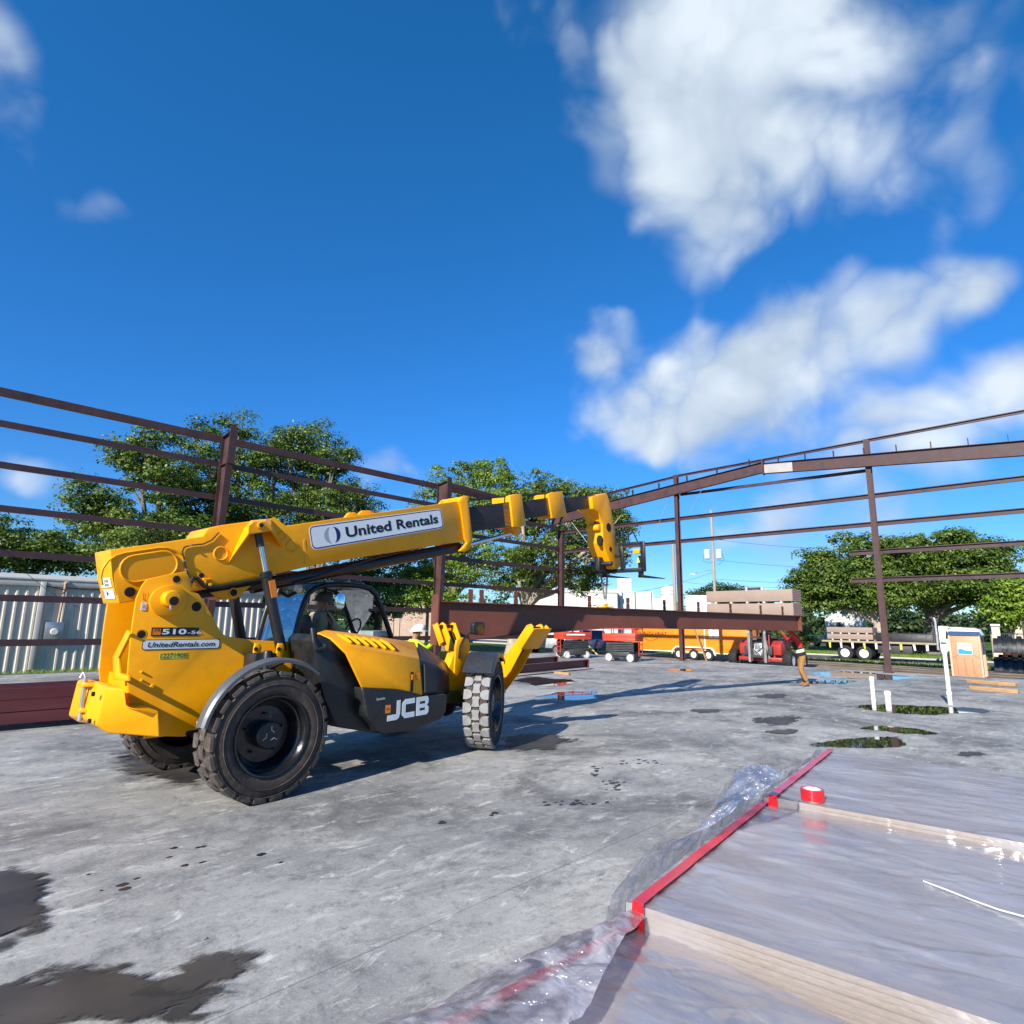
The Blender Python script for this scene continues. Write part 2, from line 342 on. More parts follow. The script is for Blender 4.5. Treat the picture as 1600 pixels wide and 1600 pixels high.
for i in range(len(xs)-1):
    for j in range(len(ys)-1):
        g2 = .0028
        b = MB(); b.box(xs[i]+g2, xs[i+1]-g2, ys[j]+g2, ys[j+1]-g2, -.034, 0); b.obj('slab_bay', m_conc, slab, smooth=False)

# water lying on the slab: thin films with ragged rims
def water_mat(name, col, rough, spec, edge, ragged=.9, ns=2.2):
    m = bpy.data.materials.new(name); m.use_nodes = True; t = m.node_tree; L = t.links.new; bs = t.nodes['Principled BSDF']; out = t.nodes['Material Output']
    tc = t.nodes.new('ShaderNodeTexCoord'); at = t.nodes.new('ShaderNodeAttribute'); at.attribute_name = 'rim'
    n = t.nodes.new('ShaderNodeTexNoise'); n.inputs['Scale'].default_value = ns; n.inputs['Detail'].default_value = 10; n.inputs['Roughness'].default_value = .68; n.inputs['Distortion'].default_value = .5
    mpw = t.nodes.new('ShaderNodeMapping'); mpw.inputs['Scale'].default_value = (.55, 1.5, 1); mpw.inputs['Rotation'].default_value = (0, 0, .7); L(tc.outputs['Object'], mpw.inputs[0]); L(mpw.outputs[0], n.inputs['Vector'])
    s = t.nodes.new('ShaderNodeMath'); s.operation = 'SUBTRACT'; L(n.outputs['Fac'], s.inputs[0]); s.inputs[1].default_value = .5
    a = t.nodes.new('ShaderNodeMath'); a.operation = 'MULTIPLY_ADD'; L(s.outputs[0], a.inputs[0]); a.inputs[1].default_value = ragged; L(at.outputs['Fac'], a.inputs[2])
    mr = t.nodes.new('ShaderNodeMapRange'); mr.interpolation_type = 'SMOOTHSTEP'; L(a.outputs[0], mr.inputs[0])
    for i, v in enumerate((.25-edge, .25+edge, 0, 1)): mr.inputs[i+1].default_value = v
    n2 = t.nodes.new('ShaderNodeTexNoise'); n2.inputs['Scale'].default_value = 1.5; n2.inputs['Detail'].default_value = 8; L(tc.outputs['Object'], n2.inputs['Vector'])
    r = t.nodes.new('ShaderNodeValToRGB'); L(n2.outputs['Fac'], r.inputs[0]); r.color_ramp.elements[0].position = .35; r.color_ramp.elements[1].position = .68
    r.color_ramp.elements[0].color = (*[c*.65 for c in col], 1); r.color_ramp.elements[1].color = (col[0]*1.5, col[1]*1.35, col[2]*1.2, 1)
    L(r.outputs[0], bs.inputs['Base Color']); bs.inputs['Roughness'].default_value = rough; bs.inputs['Specular IOR Level'].default_value = spec
    tr = t.nodes.new('ShaderNodeBsdfTransparent'); mx = t.nodes.new('ShaderNodeMixShader'); L(mr.outputs[0], mx.inputs[0]); L(tr.outputs[0], mx.inputs[1]); L(bs.outputs[0], mx.inputs[2]); L(mx.outputs[0], out.inputs[0])
    return m
m_water = water_mat('puddle_water', (.03, .028, .024), .02, .6, .05, .9)
m_damp = water_mat('damp_concrete', (.055, .053, .05), .45, .25, .16, 2.0, 6.5)
PZ = [.003]
def puddle(name, px, py, rx, ry, m, label, rot=0.0):
    """px outline laid on the slab surface"""
    vs, fs, at = [], [], []; NR, NA = 7, 36; rs = random.Random(int(px*7+py)); ph = [rs.uniform(0, 6.28) for _ in range(4)]
    for i in range(NR+1):
        q = i/NR
        for k in range(NA):
            a = 2*math.pi*k/NA; f = 1+.16*math.sin(2*a+ph[0])+.12*math.sin(3*a+ph[1])+.09*math.sin(5*a+ph[2])
            u, v = rx*1.35*q*f*math.cos(a), ry*1.35*q*f*math.sin(a); c, s_ = math.cos(rad(rot)), math.sin(rad(rot))
            p = G(px+u*c-v*s_, py+u*s_+v*c, 0); vs.append(p); at.append(1-q)
    for i in range(NR):
        for k in range(NA): fs.append((i*NA+k, i*NA+(k+1) % NA, (i+1)*NA+(k+1) % NA, (i+1)*NA+k))
    PZ[0] += .0006; vs = [Vector((p.x, p.y, PZ[0])) for p in vs]
    me = bpy.data.meshes.new(name); me.from_pydata(vs, [], fs); me.materials.append(m)
    A = me.attributes.new('rim', 'FLOAT', 'POINT'); A.data.foreach_set('value', at)
    if me.polygons[NA*2].normal.z < 0: me.flip_normals()
    o = link(name, me); tag(o, label=label, kind='structure'); return o
for a in [(853, 1065, 46, 6, m_water, 'puddle beside the raised yellow stabiliser leg'), (893, 1087, 46, 6, m_water, 'puddle mirroring the red lift, right of front wheel'),
          (1350, 1161, 64, 9, m_water, 'large puddle just beyond the far panel bundle'), (1405, 1141, 50, 5, m_water, 'thin puddle behind the large one', 4),
          (1440, 1109, 100, 6.5, m_water, 'long puddle around the white pipes', 3), (1345, 1056, 66, 6, m_water, 'puddle near the brown end wall post', 3), (1290, 1066, 40, 3, m_water, 'narrow puddle behind the worker'),
          (1063, 1047, 17, 1.6, m_water, 'small puddle mirroring the orange trailer'),
          (1215, 1126, 36, 5.5, m_damp, 'damp oval patch in mid slab'), (1206, 1088, 24, 3, m_damp, 'damp patch right of the beam shadow'), (1102, 1111, 20, 3, m_damp, 'small damp patch in mid slab'), (1223, 1144, 20, 4, m_damp, 'small damp patch below the oval one'), (1515, 1179, 20, 3, m_damp, 'damp spot at right'),
          (838, 1160, 54, 10, m_damp, 'damp patch beside the front wheel'), (268, 1197, 66, 26, m_damp, 'damp patch beside the rear wheels'),
          (10, 1420, 62, 52, m_damp, 'dark damp patch at the left edge'), (120, 1565, 190, 46, m_damp, 'big damp patch at the lower left', -6), (320, 1525, 90, 22, m_damp, 'damp streak at the lower left', -14)]:
    puddle('puddle', *a)
b = MB(); rs_ = random.Random(5)
for cx_, cy_, sx_, sy_, n_ in ((960, 1226, 12, 10, 26), (905, 1255, 42, 5, 20), (1000, 1190, 55, 7, 16), (770, 1272, 10, 3, 5), (690, 1285, 6, 3, 3), (180, 1380, 60, 20, 6), (330, 1340, 90, 20, 8), (930, 1205, 10, 14, 10)):
    for k in range(n_):
        q = G(cx_+rs_.gauss(0, sx_*.5), cy_+rs_.gauss(0, sy_*.5)); r = rs_.uniform(.012, .045); a0 = rs_.uniform(0, 6)
        b.face([(q.x+r*rs_.uniform(.6, 1.3)*math.cos(a0+t*.785), q.y+r*rs_.uniform(.4, .9)*math.sin(a0+t*.785), .0022+k*.00001) for t in range(8)])
o = b.obj('splash_drops', mat('wet_drops', (.03, .03, .03), .25, var=.2), smooth=False, recalc=False); tag(o, 'scattered dark water drops on the slab', kind='stuff')

# ------------------------------------------------------------------ steel frame of the building
m_steel = mat('red_oxide_steel', (.058, .026, .025), .55, var=.25, scale=1.6, dirt=.35, dirtcol=(.10, .06, .056), spec=.4)
m_steel2 = mat('red_oxide_girt', (.05, .021, .022), .5, var=.22, scale=2.2, dirt=.25, dirtcol=(.09, .05, .048))
m_fresh = mat('primer_patch', (.35, .32, .31), .6)
m_gal0 = mat('brace_steel', (.4, .4, .38), .4, metal=.6)
WY, WX = 23.62, 28.40
frame = empty('steel_building_frame', (0, 0, 0), label='red-brown steel building frame of columns, girts and rafters around the slab', cat='steel frame')
def ibeam(b, a, c, depth0, depth1, fw_, tw, tf, side, taper_from='outer'):
    """vertical I column: a=base, c=top ; web along 'side'; outer flange on the plane, inner flange at depth"""
    a, c, s = Vector(a), Vector(c), Vector(side).normalized(); e = s.cross(Vector((0, 0, 1))).normalized()
    def slabp(p0, p1, w0, w1, th0, th1):                        # box between two sections
        pass
    def sec(p, o0, o1, h): return [p+s*o0-e*h, p+s*o1-e*h, p+s*o1+e*h, p+s*o0+e*h]
    b.loft([sec(a, 0, tf, fw_/2), sec(c, 0, tf, fw_/2)])
    b.loft([sec(a, depth0-tf, depth0, fw_/2), sec(c, depth1-tf, depth1, fw_/2)])
    b.loft([sec(a, tf, depth0-tf, tw/2), sec(c, tf, depth1-tf, tw/2)])
def cgirt(b, a, c, h, w, side, t=.012):
    """C section lying between a and c, web vertical, lips towards 'side'"""
    a, c, s = Vector(a), Vector(c), Vector(side).normalized(); u = Vector((0, 0, 1))
    P = [(0, h/2), (w, h/2), (w, h/2-.03), (w-t, h/2-.03), (w-t, h/2-t), (t, h/2-t), (t, -h/2+t), (w-t, -h/2+t), (w-t, -h/2+.03), (w, -h/2+.03), (w, -h/2), (0, -h/2)]
    b.loft([[a+s*p+u*q for p, q in P], [c+s*p+u*q for p, q in P]])
EAVE = 8.60
colX = [-2.7, 8.12, 18.70, WX]
for X in colX[:3]:
    b = MB(); ibeam(b, (X, WY-.22, 0), (X, WY-.22, EAVE), .32, .80, .24, .012, .02, (0, -1, 0)); cobj = b.obj('column', m_steel, frame, smooth=False)
    b = MB(); b.box(X-.1, X-.008, WY-.98, WY-.245, EAVE-1.12, EAVE-1.10); b.box(X+.008, X+.1, WY-.98, WY-.245, EAVE-1.12, EAVE-1.10); b.obj('stiffener', m_steel, cobj, smooth=False)
    b = MB(); b.loft([[(X-.12, WY-.2, EAVE+.004), (X+.12, WY-.2, EAVE+.004), (X+.12, WY-1.02, EAVE+.09), (X-.12, WY-1.02, EAVE+.09)], [(X-.12, WY-.2, EAVE+.026), (X+.12, WY-.2, EAVE+.026), (X+.12, WY-1.02, EAVE+.112), (X-.12, WY-1.02, EAVE+.112)]]); b.obj('cap_plate', m_steel, cobj, smooth=False)
    b = MB(); b.box(X-.13, X+.13, WY-1.065, WY-1.032, EAVE-1.15, EAVE+.3); b.obj('end_plate', m_steel, cobj, smooth=False)
    b = MB(); b.box(X-.2, X+.2, WY-.62, WY-.18, 0, .02); b.obj('base_plate', m_steel, cobj, smooth=False)
# corner column and end wall posts
b = MB(); ibeam(b, (WX-.02, WY-.14, 0), (WX-.02, WY-.14, 7.35), .3, .36, .26, .014, .02, (0, -1, 0)); corner = b.obj('column', m_steel, frame, smooth=False)
b = MB(); b.box(WX-.2, WX+.16, WY-.55, WY-.1, 7.36, 7.39); b.obj('cap_plate', m_steel, corner, smooth=False)
POSTS = [(15.30, 9.62), (6.27, 9.72), (-2.6, 9.2)]
for Y, top in POSTS:
    b = MB(); ibeam(b, (WX-.02, Y, 0), (WX-.02, Y, top), .24, .24, .2, .012, .016, (-1, 0, 0)); po = b.obj('column', m_steel, frame, smooth=False)
    b = MB(); b.box(WX-.32, WX+.06, Y-.16, Y+.16, 0, .018); b.obj('base_plate', m_steel, po, smooth=False)
# left wall girts, bay by bay
for z in (7.55, 6.27, 4.95, 3.61, 2.28, .96):
    for i in range(3):
        x0, x1 = colX[i]+.02, colX[i+1]-.02
        b = MB(); cgirt(b, (x0, WY-.2, z), (x1, WY-.2, z), .2, .085, (0, 1, 0)); b.obj('girt', m_steel2, frame, smooth=False)
for i in range(3):
    b = MB(); cgirt(b, (colX[i]+.02, WY-.2, EAVE-.06), (colX[i+1]-.02, WY-.2, EAVE-.06), .26, .12, (0, 1, 0)); b.obj('eave_strut', m_steel, frame, smooth=False)
b = MB(); b.bar((colX[2], WY-.7, EAVE+.02), (colX[3], WY-.7, EAVE-.25), .1, .2); b.obj('eave_strut', m_steel, frame, smooth=False)
# end wall girts (left bay, right bays with an opening below)
zs = {7.27: (WY-.2, -9), 6.07: (WY-.2, -9), 4.89: (7.35, -9), 3.73: (7.35, -9)}
for z, (ya, yb) in zs.items():
    cuts = [ya]+[p[0] for p in POSTS if yb < p[0] < ya-1.5]+[yb]
    for a, c in zip(cuts, cuts[1:]):
        b = MB(); cgirt(b, (WX+.03, a-.01, z), (WX+.03, c+.01, z), .2, .085, (-1, 0, 0)); b.obj('girt', m_steel2, frame, smooth=False)
# sloping top rail and lower tie between the posts
for (a, c) in (((15.30, 9.58), (WY, 9.0)), ((6.27, 9.70), (15.30, 9.60)), ((-2.6, 9.82), (6.27, 9.72))):
    b = MB(); cgirt(b, (WX+.03, a[0], a[1]), (WX+.03, c[0], c[1]), .13, .07, (-1, 0, 0)); b.obj('girt', m_steel2, frame, smooth=False)
b = MB(); cgirt(b, (WX+.06, 6.4, 8.42), (WX+.06, 15.2, 8.58), .14, .07, (1, 0, 0)); b.obj('girt', m_steel2, frame, smooth=False)
# end wall rafter in three pieces
def rafter(name, a, c, d0, d1, m=m_steel):
    b = MB(); a, c = Vector(a), Vector(c); u = Vector((0, 0, 1)); e = Vector((1, 0, 0))
    for o0, o1, o2, o3, h in ((0, -.018, 0, -.018, .1), (-d0+.018, -d0, -d1+.018, -d1, .1), (-.018, -d0+.018, -.018, -d1+.018, .006)):
        b.loft([[a+u*o0-e*h, a+u*o0+e*h, a+u*o1+e*h, a+u*o1-e*h], [c+u*o2-e*h, c+u*o2+e*h, c+u*o3+e*h, c+u*o3-e*h]])
    return b.obj(name, m, frame, smooth=False)
RX = WX-.32
R1 = [onX(862, 806, RX), onX(1192, 722, RX)]; R2 = [onX(1192, 724, RX), onX(1602, 689, RX), onX(2150, 640, RX)]
ra = rafter('rafter', R1[0], R1[1], .62, .52); rb = rafter('rafter', R2[0], R2[2]+Vector((0, 0, .0)), .52, .62)
b = MB(); p = R1[1]; b.box(RX-.12, RX+.12, p.y-.03, p.y+.03, p.z-.62, p.z+.1); b.obj('end_plate', m_steel, ra, smooth=False)
b = MB(); p0 = R2[0]; p1 = R2[0].lerp(R2[1], .14); b.loft([[p0+Vector((-.009, -.05, -.03)), p0+Vector((-.009, -.05, -.49)), p1+Vector((-.009, 0, -.49)), p1+Vector((-.009, 0, -.03))], [p0+Vector((-.0125, -.05, -.03)), p0+Vector((-.0125, -.05, -.49)), p1+Vector((-.0125, 0, -.49)), p1+Vector((-.0125, 0, -.03))]]); b.obj('primer_patch', m_fresh, rb, smooth=False)
for (P, Q, n, par) in ((R1[0], R1[1], 8, ra), (R2[0], R2[1], 8, rb), (R2[1], R2[2], 5, rb)):
    for k in range(n):
        p = P.lerp(Q, (k+.6)/n); b = MB(); b.box(p.x-.07, p.x+.07, p.y-.012, p.y+.012, p.z, p.z+.3); b.obj('purlin_clip', m_steel, par, smooth=False)
for P in (((893, 816), (930, 864)), ((1048, 770), (1020, 842)), ((1102, 755), (1078, 800))):
    b = MB(); b.tube([onX(*P[0], RX+.05), onX(*P[1], RX+.05)], .012, 5); b.obj('brace_cable', m_gal0, frame)
b = MB(); p, q = onX(1365, 722, RX+.9), onX(1530, 706, RX+.5); b.bar(p, q, .25, .22); b.obj('flange_brace', m_steel, rb, smooth=False)
# ------------------------------------------------------------------ telehandler
TO, TPSI = Vector((2.785, 7.29, 0)), rad(4.5)
tux = Vector((math.cos(TPSI), math.sin(TPSI), 0)); tuy = Vector((-math.sin(TPSI), math.cos(TPSI), 0))
def T3(px, py, c):                     # photo direction met with the machine's plane y = c -> local point
    d = ray(px, py); t = (c-(CAMP-TO).dot(tuy))/d.dot(tuy); p = CAMP+d*t-TO; return Vector((p.dot(tux), c, p.z))
def T2(px, py, c): p = T3(px, py, c); return (p.x, p.z)
def T2s(pts, c): return [T2(x, y, c) for x, y in pts]
def TX(px, py, x):                     # plane x = const
    d = ray(px, py); t = (x-(CAMP-TO).dot(tux))/d.dot(tux); p = CAMP+d*t-TO; return Vector((x, p.dot(tuy), p.z))
YEL = (.87, .352, .0015)
m_y = mat('yellow_paint', YEL, .36, var=.06, scale=2.0, rvar=.1, dirt=.32, dirtcol=(.42, .19, .012), spec=.32, bump=.04, bscale=9)
m_blk = mat('black_plastic', (.012, .013, .014), .42, var=.3, scale=6, dirt=.25, dirtcol=(.05, .045, .04))
m_bm = mat('black_metal', (.012, .012, .013), .32, var=.2, scale=4, dirt=.12, dirtcol=(.06, .05, .04))
m_rub = mat('tyre_rubber', (.042, .031, .024), .8, var=.35, scale=5, dirt=.75, dirtcol=(.115, .088, .068), bump=.25, bscale=60)
m_tread = mat('tyre_tread', (.055, .042, .034), .85, var=.3, scale=5, dirt=.8, dirtcol=(.19, .165, .14))
m_treadg = mat('tyre_tread_dusty', (.24, .235, .23), .85, var=.25, scale=5, dirt=.55, dirtcol=(.12, .10, .08))
m_rim = mat('rim_black', (.008, .008, .009), .22, var=.2, scale=5, coat=.4)
m_chr = mat('chrome', (.75, .77, .8), .13, metal=1, var=.04, rvar=.04)
m_gal = mat('galvanised', (.42, .43, .44), .4, metal=.7, var=.2)
m_ins = mat('boom_inner_greased', (.022, .014, .012), .5, var=.5, scale=3, stretch=(.4, 1, 9), dirt=.55, dirtcol=(.10, .055, .015))
m_insy = mat('boom_inner_streaked', (.33, .14, .008), .5, var=.4, scale=3, stretch=(.5, 1, 9), dirt=.9, dirtcol=(.06, .03, .012))
m_wdec = mat('decal_white', (.72, .74, .75), .4, var=.03)
m_kdec = mat('decal_black', (.006, .006, .008), .4, var=.05)
m_bdec = mat('decal_navy', (.01, .018, .13), .4, var=.05)
m_gdec = mat('decal_grey', (.36, .37, .38), .4, var=.05)
m_odec = mat('decal_orange', (.75, .2, .01), .4, var=.05)
m_ydec = mat('decal_yellow', (.62, .58, .08), .4, var=.05)
m_hole = mat('hole_shade', (.006, .004, .003), .8)  # near-black pieces: shade inside holes and slots put into the colour
m_lens = mat('lamp_lens', (.7, .68, .6), .12, var=.05)
m_cglass = glass('cab_glass', (.85, .9, .94), 0.0)
m_mirror = mat('mirror_glass', (.8, .85, .85), .04, metal=1, var=.02, rvar=.01)
th = empty('telehandler', TO, TPSI, 'yellow and black telehandler with raised boom lifting a steel beam', 'telehandler')
Y0 = -.40
# rear tower / chassis side plates
plate_px = [(207, 1128), (200, 1085), (198, 1055), (203, 1000), (206, 975), (212, 935), (221, 915), (229, 905), (260, 898), (290, 893), (297, 905), (298, 924), (310, 928),
            (321, 944), (335, 970), (344, 987), (352, 994), (395, 1000), (465, 1004), (477, 999), (489, 999)]
pl = T2s(plate_px, Y0); xl = pl[-1][0]
plate = pl+[(xl+.06, 1.0), (1.3, .62), (-.55, .60), (-.82, .64)]
for s_, nm in ((-1, 'side_plate'), (1, 'side_plate')):
    b = MB(); y = .40*s_; b.prism(plate, y-.015, y+.015); b.obj(nm, m_y, th, bevel=.008)
b = MB()                                # cross members between the plates
b.box(pl[3][0]+.10, pl[3][0]+.14, -.38, .38, .75, 1.22); b.box(-.9, .8, -.38, .38, .62, .66); b.obj('rear_cross_plate', m_y, th, bevel=.006)
# brace inside the tower: the sloped bright frame seen from behind
f0 = [TX(x, y, -1.16) for x, y in ((176, 1062), (176, 1026), (198, 984), (203, 990), (184, 1028), (186, 1052), (199, 1056), (200, 1064))]
b = MB(); b.loft([[(p.x, p.y, p.z) for p in f0], [(p.x+.03, p.y, p.z) for p in f0]]); b.obj('rear_brace', m_y, th, bevel=.005)
b = MB(); b.box(-.75, -.25, -.30, .3, 1.0, 1.32); b.tube([(-.9, .1, 1.35), (-.6, .12, 1.45), (-.3, 0, 1.3)], .03); b.obj('hydraulic_block', m_blk, th, bevel=.02)
# boss of the boom pivot
pc = T3(266, 938, Y0-.015)
b = MB(); n = 28; ring = []
for k in range(n):
    a = 2*math.pi*k/n; r = .155+.05*max(0, math.cos(a-rad(190)))**2; ring.append((pc.x+r*math.cos(a), pc.z+r*math.sin(a)*1.02))
b.prism(ring, Y0-.05, Y0-.014); b.obj('pivot_boss', m_y, th, bevel=.01)
b = MB(); q = T3(267, 937, -.5); b.lathe([(.075, Y0-.16), (.085, Y0-.15), (.085, Y0-.045)], 20, (q.x-.0, 0, q.z+.01)); po = b.obj('pivot_pin', m_y, th, bevel=.006)
b = MB(); q2 = T3(272, 939, Y0-.162); b.lathe([(.046, Y0-.166), (.046, Y0-.158)], 16, (q2.x, 0, q2.z)); b.obj('bore', m_hole, po)
b = MB(); b.tube([(q2.x-.03, Y0-.17, q2.z-.05), (q2.x-.03, Y0-.19, q2.z-.09)], .012); b.obj('grease_nipple', m_gal, po)
for px, py, r in ((276, 905, .037), (307, 948, .05), (221, 991, .038)):
    q = T3(px, py, Y0-.016); b = MB(); b.lathe([(r, Y0-.0175), (r, Y0-.008)], 20, (q.x, 0, q.z)); hh = b.obj('plate_hole', m_hole, th)
    b = MB(); b.lathe([(r+.012, Y0-.0165), (r+.012, Y0-.01)], 20, (q.x, 0, q.z)); b.obj('hole_rim', m_y, hh)
for px, py in ((238, 1073), (221, 1050), (221, 1063)):
    q = T3(px, py, Y0-.016); b = MB(); b.lathe([(.008, Y0-.03), (.022 if py > 1070 else .01, Y0-.028), (.026 if py > 1070 else .012, Y0-.014)], 14, (q.x, 0, q.z)); b.obj('bolt', m_y, th)
q = T3(301, 1145, Y0-.016); b = MB(); b.prism([(q.x+u-.07, q.z+v-.025) for u, v in rrect(.14, .05, .024)], Y0-.0175, Y0-.008); b.obj('plate_slot', m_hole, th)
def rdec(name, m, px0, py0, px1, py1, c, r=.01, parent=None, t=.004):
    a, b_ = T3(px0, py1, c), T3(px1, py0, c); w, h = b_.x-a.x, b_.z-a.z
    d = decal(name, m, parent or th, a, (1, 0, 0), (0, 0, 1), rrect(w, h, min(r, h*.45)), t); return d, a, w, h
cD = Y0-.0152
d, a, w, h = rdec('model_plate', m_kdec, 235.5, 980.5, 311, 994, cD, .004)
a2 = a+Vector((.012, -.0045, .012)); decal('model_badge', m_odec, d, a2, (1, 0, 0), (0, 0, 1), rrect(.075, h-.024, .003), .001)
text_obj('lettering', 'JCB', m_kdec, d, a2+Vector((.01, -.0015, .03)), (1, 0, 0), (0, 0, 1), .055, .03, .02)
text_obj('lettering', '510', m_wdec, d, a+Vector((.098, -.0045, .016)), (1, 0, 0), (0, 0, 1), .235, h-.03, .03)
text_obj('lettering', '-56', m_wdec, d, a+Vector((.345, -.0045, .018)), (1, 0, 0), (0, 0, 1), .135, (h-.03)*.62, .012)
d, a, w, h = rdec('owner_label_frame', m_kdec, 221, 998, 344, 1016, cD, .025, t=.003)
d2 = decal('owner_label', m_wdec, d, a+Vector((.007, -.003, .007)), (1, 0, 0), (0, 0, 1), rrect(w-.014, h-.014, .022), .0015)
text_obj('lettering', 'UnitedRentals.com', m_kdec, d2, a+Vector((.05, -.005, .024)), (1, 0, 0), (0, 0, 1), w-.1, h-.05, .022, .22)
d, a, w, h = rdec('fleet_number', m_ydec, 249, 1019, 293, 1030, cD, .004, t=.002)
text_obj('lettering', '12271908', m_kdec, d, a+Vector((.006, -.0025, .006)), (1, 0, 0), (0, 0, 1), w-.012, h-.012, .006)
for r_ in ((219.5, 941.5, 229, 953.5), (306.5, 1126, 314.5, 1137)):
    d, a, w, h = rdec('warning_sticker', m_wdec, *r_, cD, .006); decal('pictogram', m_gdec, d, a+Vector((w*.3, -.0045, h*.25)), (1, 0, 0), (0, 0, 1), rrect(w*.4, h*.45, .006), .001)
d = text_obj('lettering', 'U', m_odec, th, T3(222.5, 939, cD-.001), (1, 0, 0), (0, 0, 1), .05, .08, .0)
# counterweight
CY = .74
cw = T2s([(200, 1077), (203, 1104), (209, 1109), (246, 1110), (245, 1152), (150, 1146)], -CY); xr = -1.34
cwp = [(xr+.04, cw[0][1]+.0), (cw[0][0], cw[0][1]), cw[1], cw[2], cw[3], (cw[4][0]+.01, cw[4][1]), (xr+.10, cw[5][1]-.06), (xr, cw[5][1]+.02)]
b = MB(); b.loft([[(x, s_*(.42 if i in (0, 6, 7) else (.66 if i in (1, 2) else .80)), z+k_) for i, (x, z) in enumerate(cwp)] for s_, k_ in ((-1, 0), (-.45, .02), (.45, .02), (1, 0))])
cwo = b.obj('counterweight', m_y, th, bevel=.028, seg=3)
hx = xr-.0
for z in (cw[5][1]+.34, cw[5][1]+.10):
    b = MB(); b.prism([(hx-.045, -.07), (hx-.045, .07), (hx+.06, .13), (hx+.06, -.13)], z, z+.035, 'z'); b.obj('tow_hitch_plate', m_y, cwo, bevel=.008)
b = MB(); b.cyl((hx-.01, 0, cw[5][1]+.02), (hx-.01, 0, cw[5][1]+.42), .022); b.tube([(hx-.01, 0, cw[5][1]+.42), (hx-.03, .03, cw[5][1]+.47), (hx-.05, .02, cw[5][1]+.42)], .01); b.obj('tow_pin', m_gal, cwo)
for z in (.30, .06):
    b = MB(); b.lathe([(.022, xr-.051), (.022, xr-.03)], 12, (0, -.38, cw[5][1]+z), 'x'); b.obj('bolt_hole', m_hole, cwo)

# boom: outer section
BH = .235
boom_px = [(172, 859), (237, 850), (317, 838), (326, 825.5), (349, 820), (431, 809), (447, 821.5), (729, 781), (735, 843), (640, 859), (500, 881), (379, 909), (300, 925), (240, 935), (186, 943), (177, 903)]
bp = T2s(boom_px, -BH)
b = MB(); b.prism(bp, -BH, BH); boom = b.obj('boom', m_y, th, bevel=.011)
bd = Vector((bp[7][0]-bp[6][0], 0, bp[7][1]-bp[6][1])).normalized(); bu = Vector((-bd.z, 0, bd.x))       # along / across the boom
def ring_bead(parent, pts, r, m=m_y, closed=True, name='pressed_bead'):
    b = MB(); pts = pts+[pts[0], pts[1]] if closed else pts; b.tube(pts, r, 6); return b.obj(name, m, parent, ang=80)
def stadium(cx, cz, a, bb, y, d=bd, u=bu, n=9):
    p = []
    for s_, off in ((1, -90), (-1, 90)):
        for k in range(n+1):
            t = rad(off+180*k/n); p.append(Vector((cx, y, cz))+d*(s_*(a-bb))+d*(bb*math.cos(t))+u*(bb*math.sin(t)))
    return p
q = T3(234, 885, -BH-.002); ring_bead(boom, stadium(q.x, q.z, .27, .135, -BH-.002), .013)
b = MB(); st = stadium(q.x, q.z, .262, .127, 0); b.prism([(p.x, p.z) for p in st], -BH-.004, -BH-.001); b.obj('pressed_recess', mat('yellow_paint_recess', YEL, .4, var=.05, scale=2, spec=.3), boom, smooth=False)
q = T3(232, 893, -BH-.002); ring_bead(boom, stadium(q.x-.02, q.z-.02, .40, .24, -BH-.002)[2:16], .012, closed=False)
q = T3(203, 925, -BH-.004); b = MB(); b.lathe([(.05, -BH-.006), (.05, -BH-.001)], 20, (q.x, 0, q.z)); b.obj('pin_hole', m_hole, boom)
q = T3(315, 899, -BH-.004); b = MB(); b.lathe([(.028, -BH-.006), (.028, -BH-.001)], 16, (q.x, 0, q.z)); b.obj('pin_hole', m_hole, boom)
for px, py, r in ((345, 865, .075), (441, 838, .05), (456, 854, .07)):
    q = T3(px, py, -BH-.002); ring_bead(boom, [Vector((q.x+r*math.cos(a*.4), -BH-.001, q.z+r*math.sin(a*.4))) for a in range(16)], .012)
b = MB(); b.prism(T2s([(474, 845), (477, 884), (480, 884), (477, 842)], -BH-.004), -BH-.004, -BH); b.obj('weld_seam', m_y, boom)
# boom decal
a = T3(488.5, 858.5, -BH-.001); tl = T3(486.5, 820, -BH-.001); br = T3(692.5, 824, -BH-.001); W_ = (br-a).length; H_ = (T3(690, 793, -BH-.001)-br).length*1.0
ux_ = (br-a).normalized(); uz_ = Vector((-ux_.z, 0, ux_.x)); H_ = (tl-a).dot(uz_)*.93
d0 = decal('boom_sign_frame', m_bdec, boom, a, ux_, uz_, rrect(W_, H_, .06), .003)
d1 = decal('boom_sign_margin', m_wdec, d0, a+ux_*-.012+uz_*-.012+Vector((0, .001, 0)), ux_, uz_, rrect(W_+.024, H_+.024, .07), .002)
d2 = decal('boom_sign', m_wdec, d0, a+ux_*.014+uz_*.014+Vector((0, -.003, 0)), ux_, uz_, rrect(W_-.028, H_-.028, .05), .002)
cx, cz, rr = .21*W_*.62, H_*.5, H_*.36
def lens(x0, sgn):
    o = [(cx+x0+sgn*rr*math.sin(rad(t)), cz+rr*math.cos(rad(t))) for t in range(0, 181, 15)]
    i = [(cx+x0+sgn*rr*.42*math.sin(rad(t)), cz+rr*math.cos(rad(t))*.985) for t in range(165, 0, -15)]
    return o+i
decal('emblem_grey', m_gdec, d2, a+Vector((0, -.0055, 0)), ux_, uz_, lens(-.01, -1), .001); decal('emblem_navy', m_bdec, d2, a+Vector((0, -.0055, 0)), ux_, uz_, lens(.03, 1), .001)
text_obj('lettering', 'United Rentals', m_kdec, d2, a+ux_*(W_*.225)+uz_*(H_*.27)+Vector((0, -.006, 0)), ux_, uz_, W_*.735, H_*.5, .028)
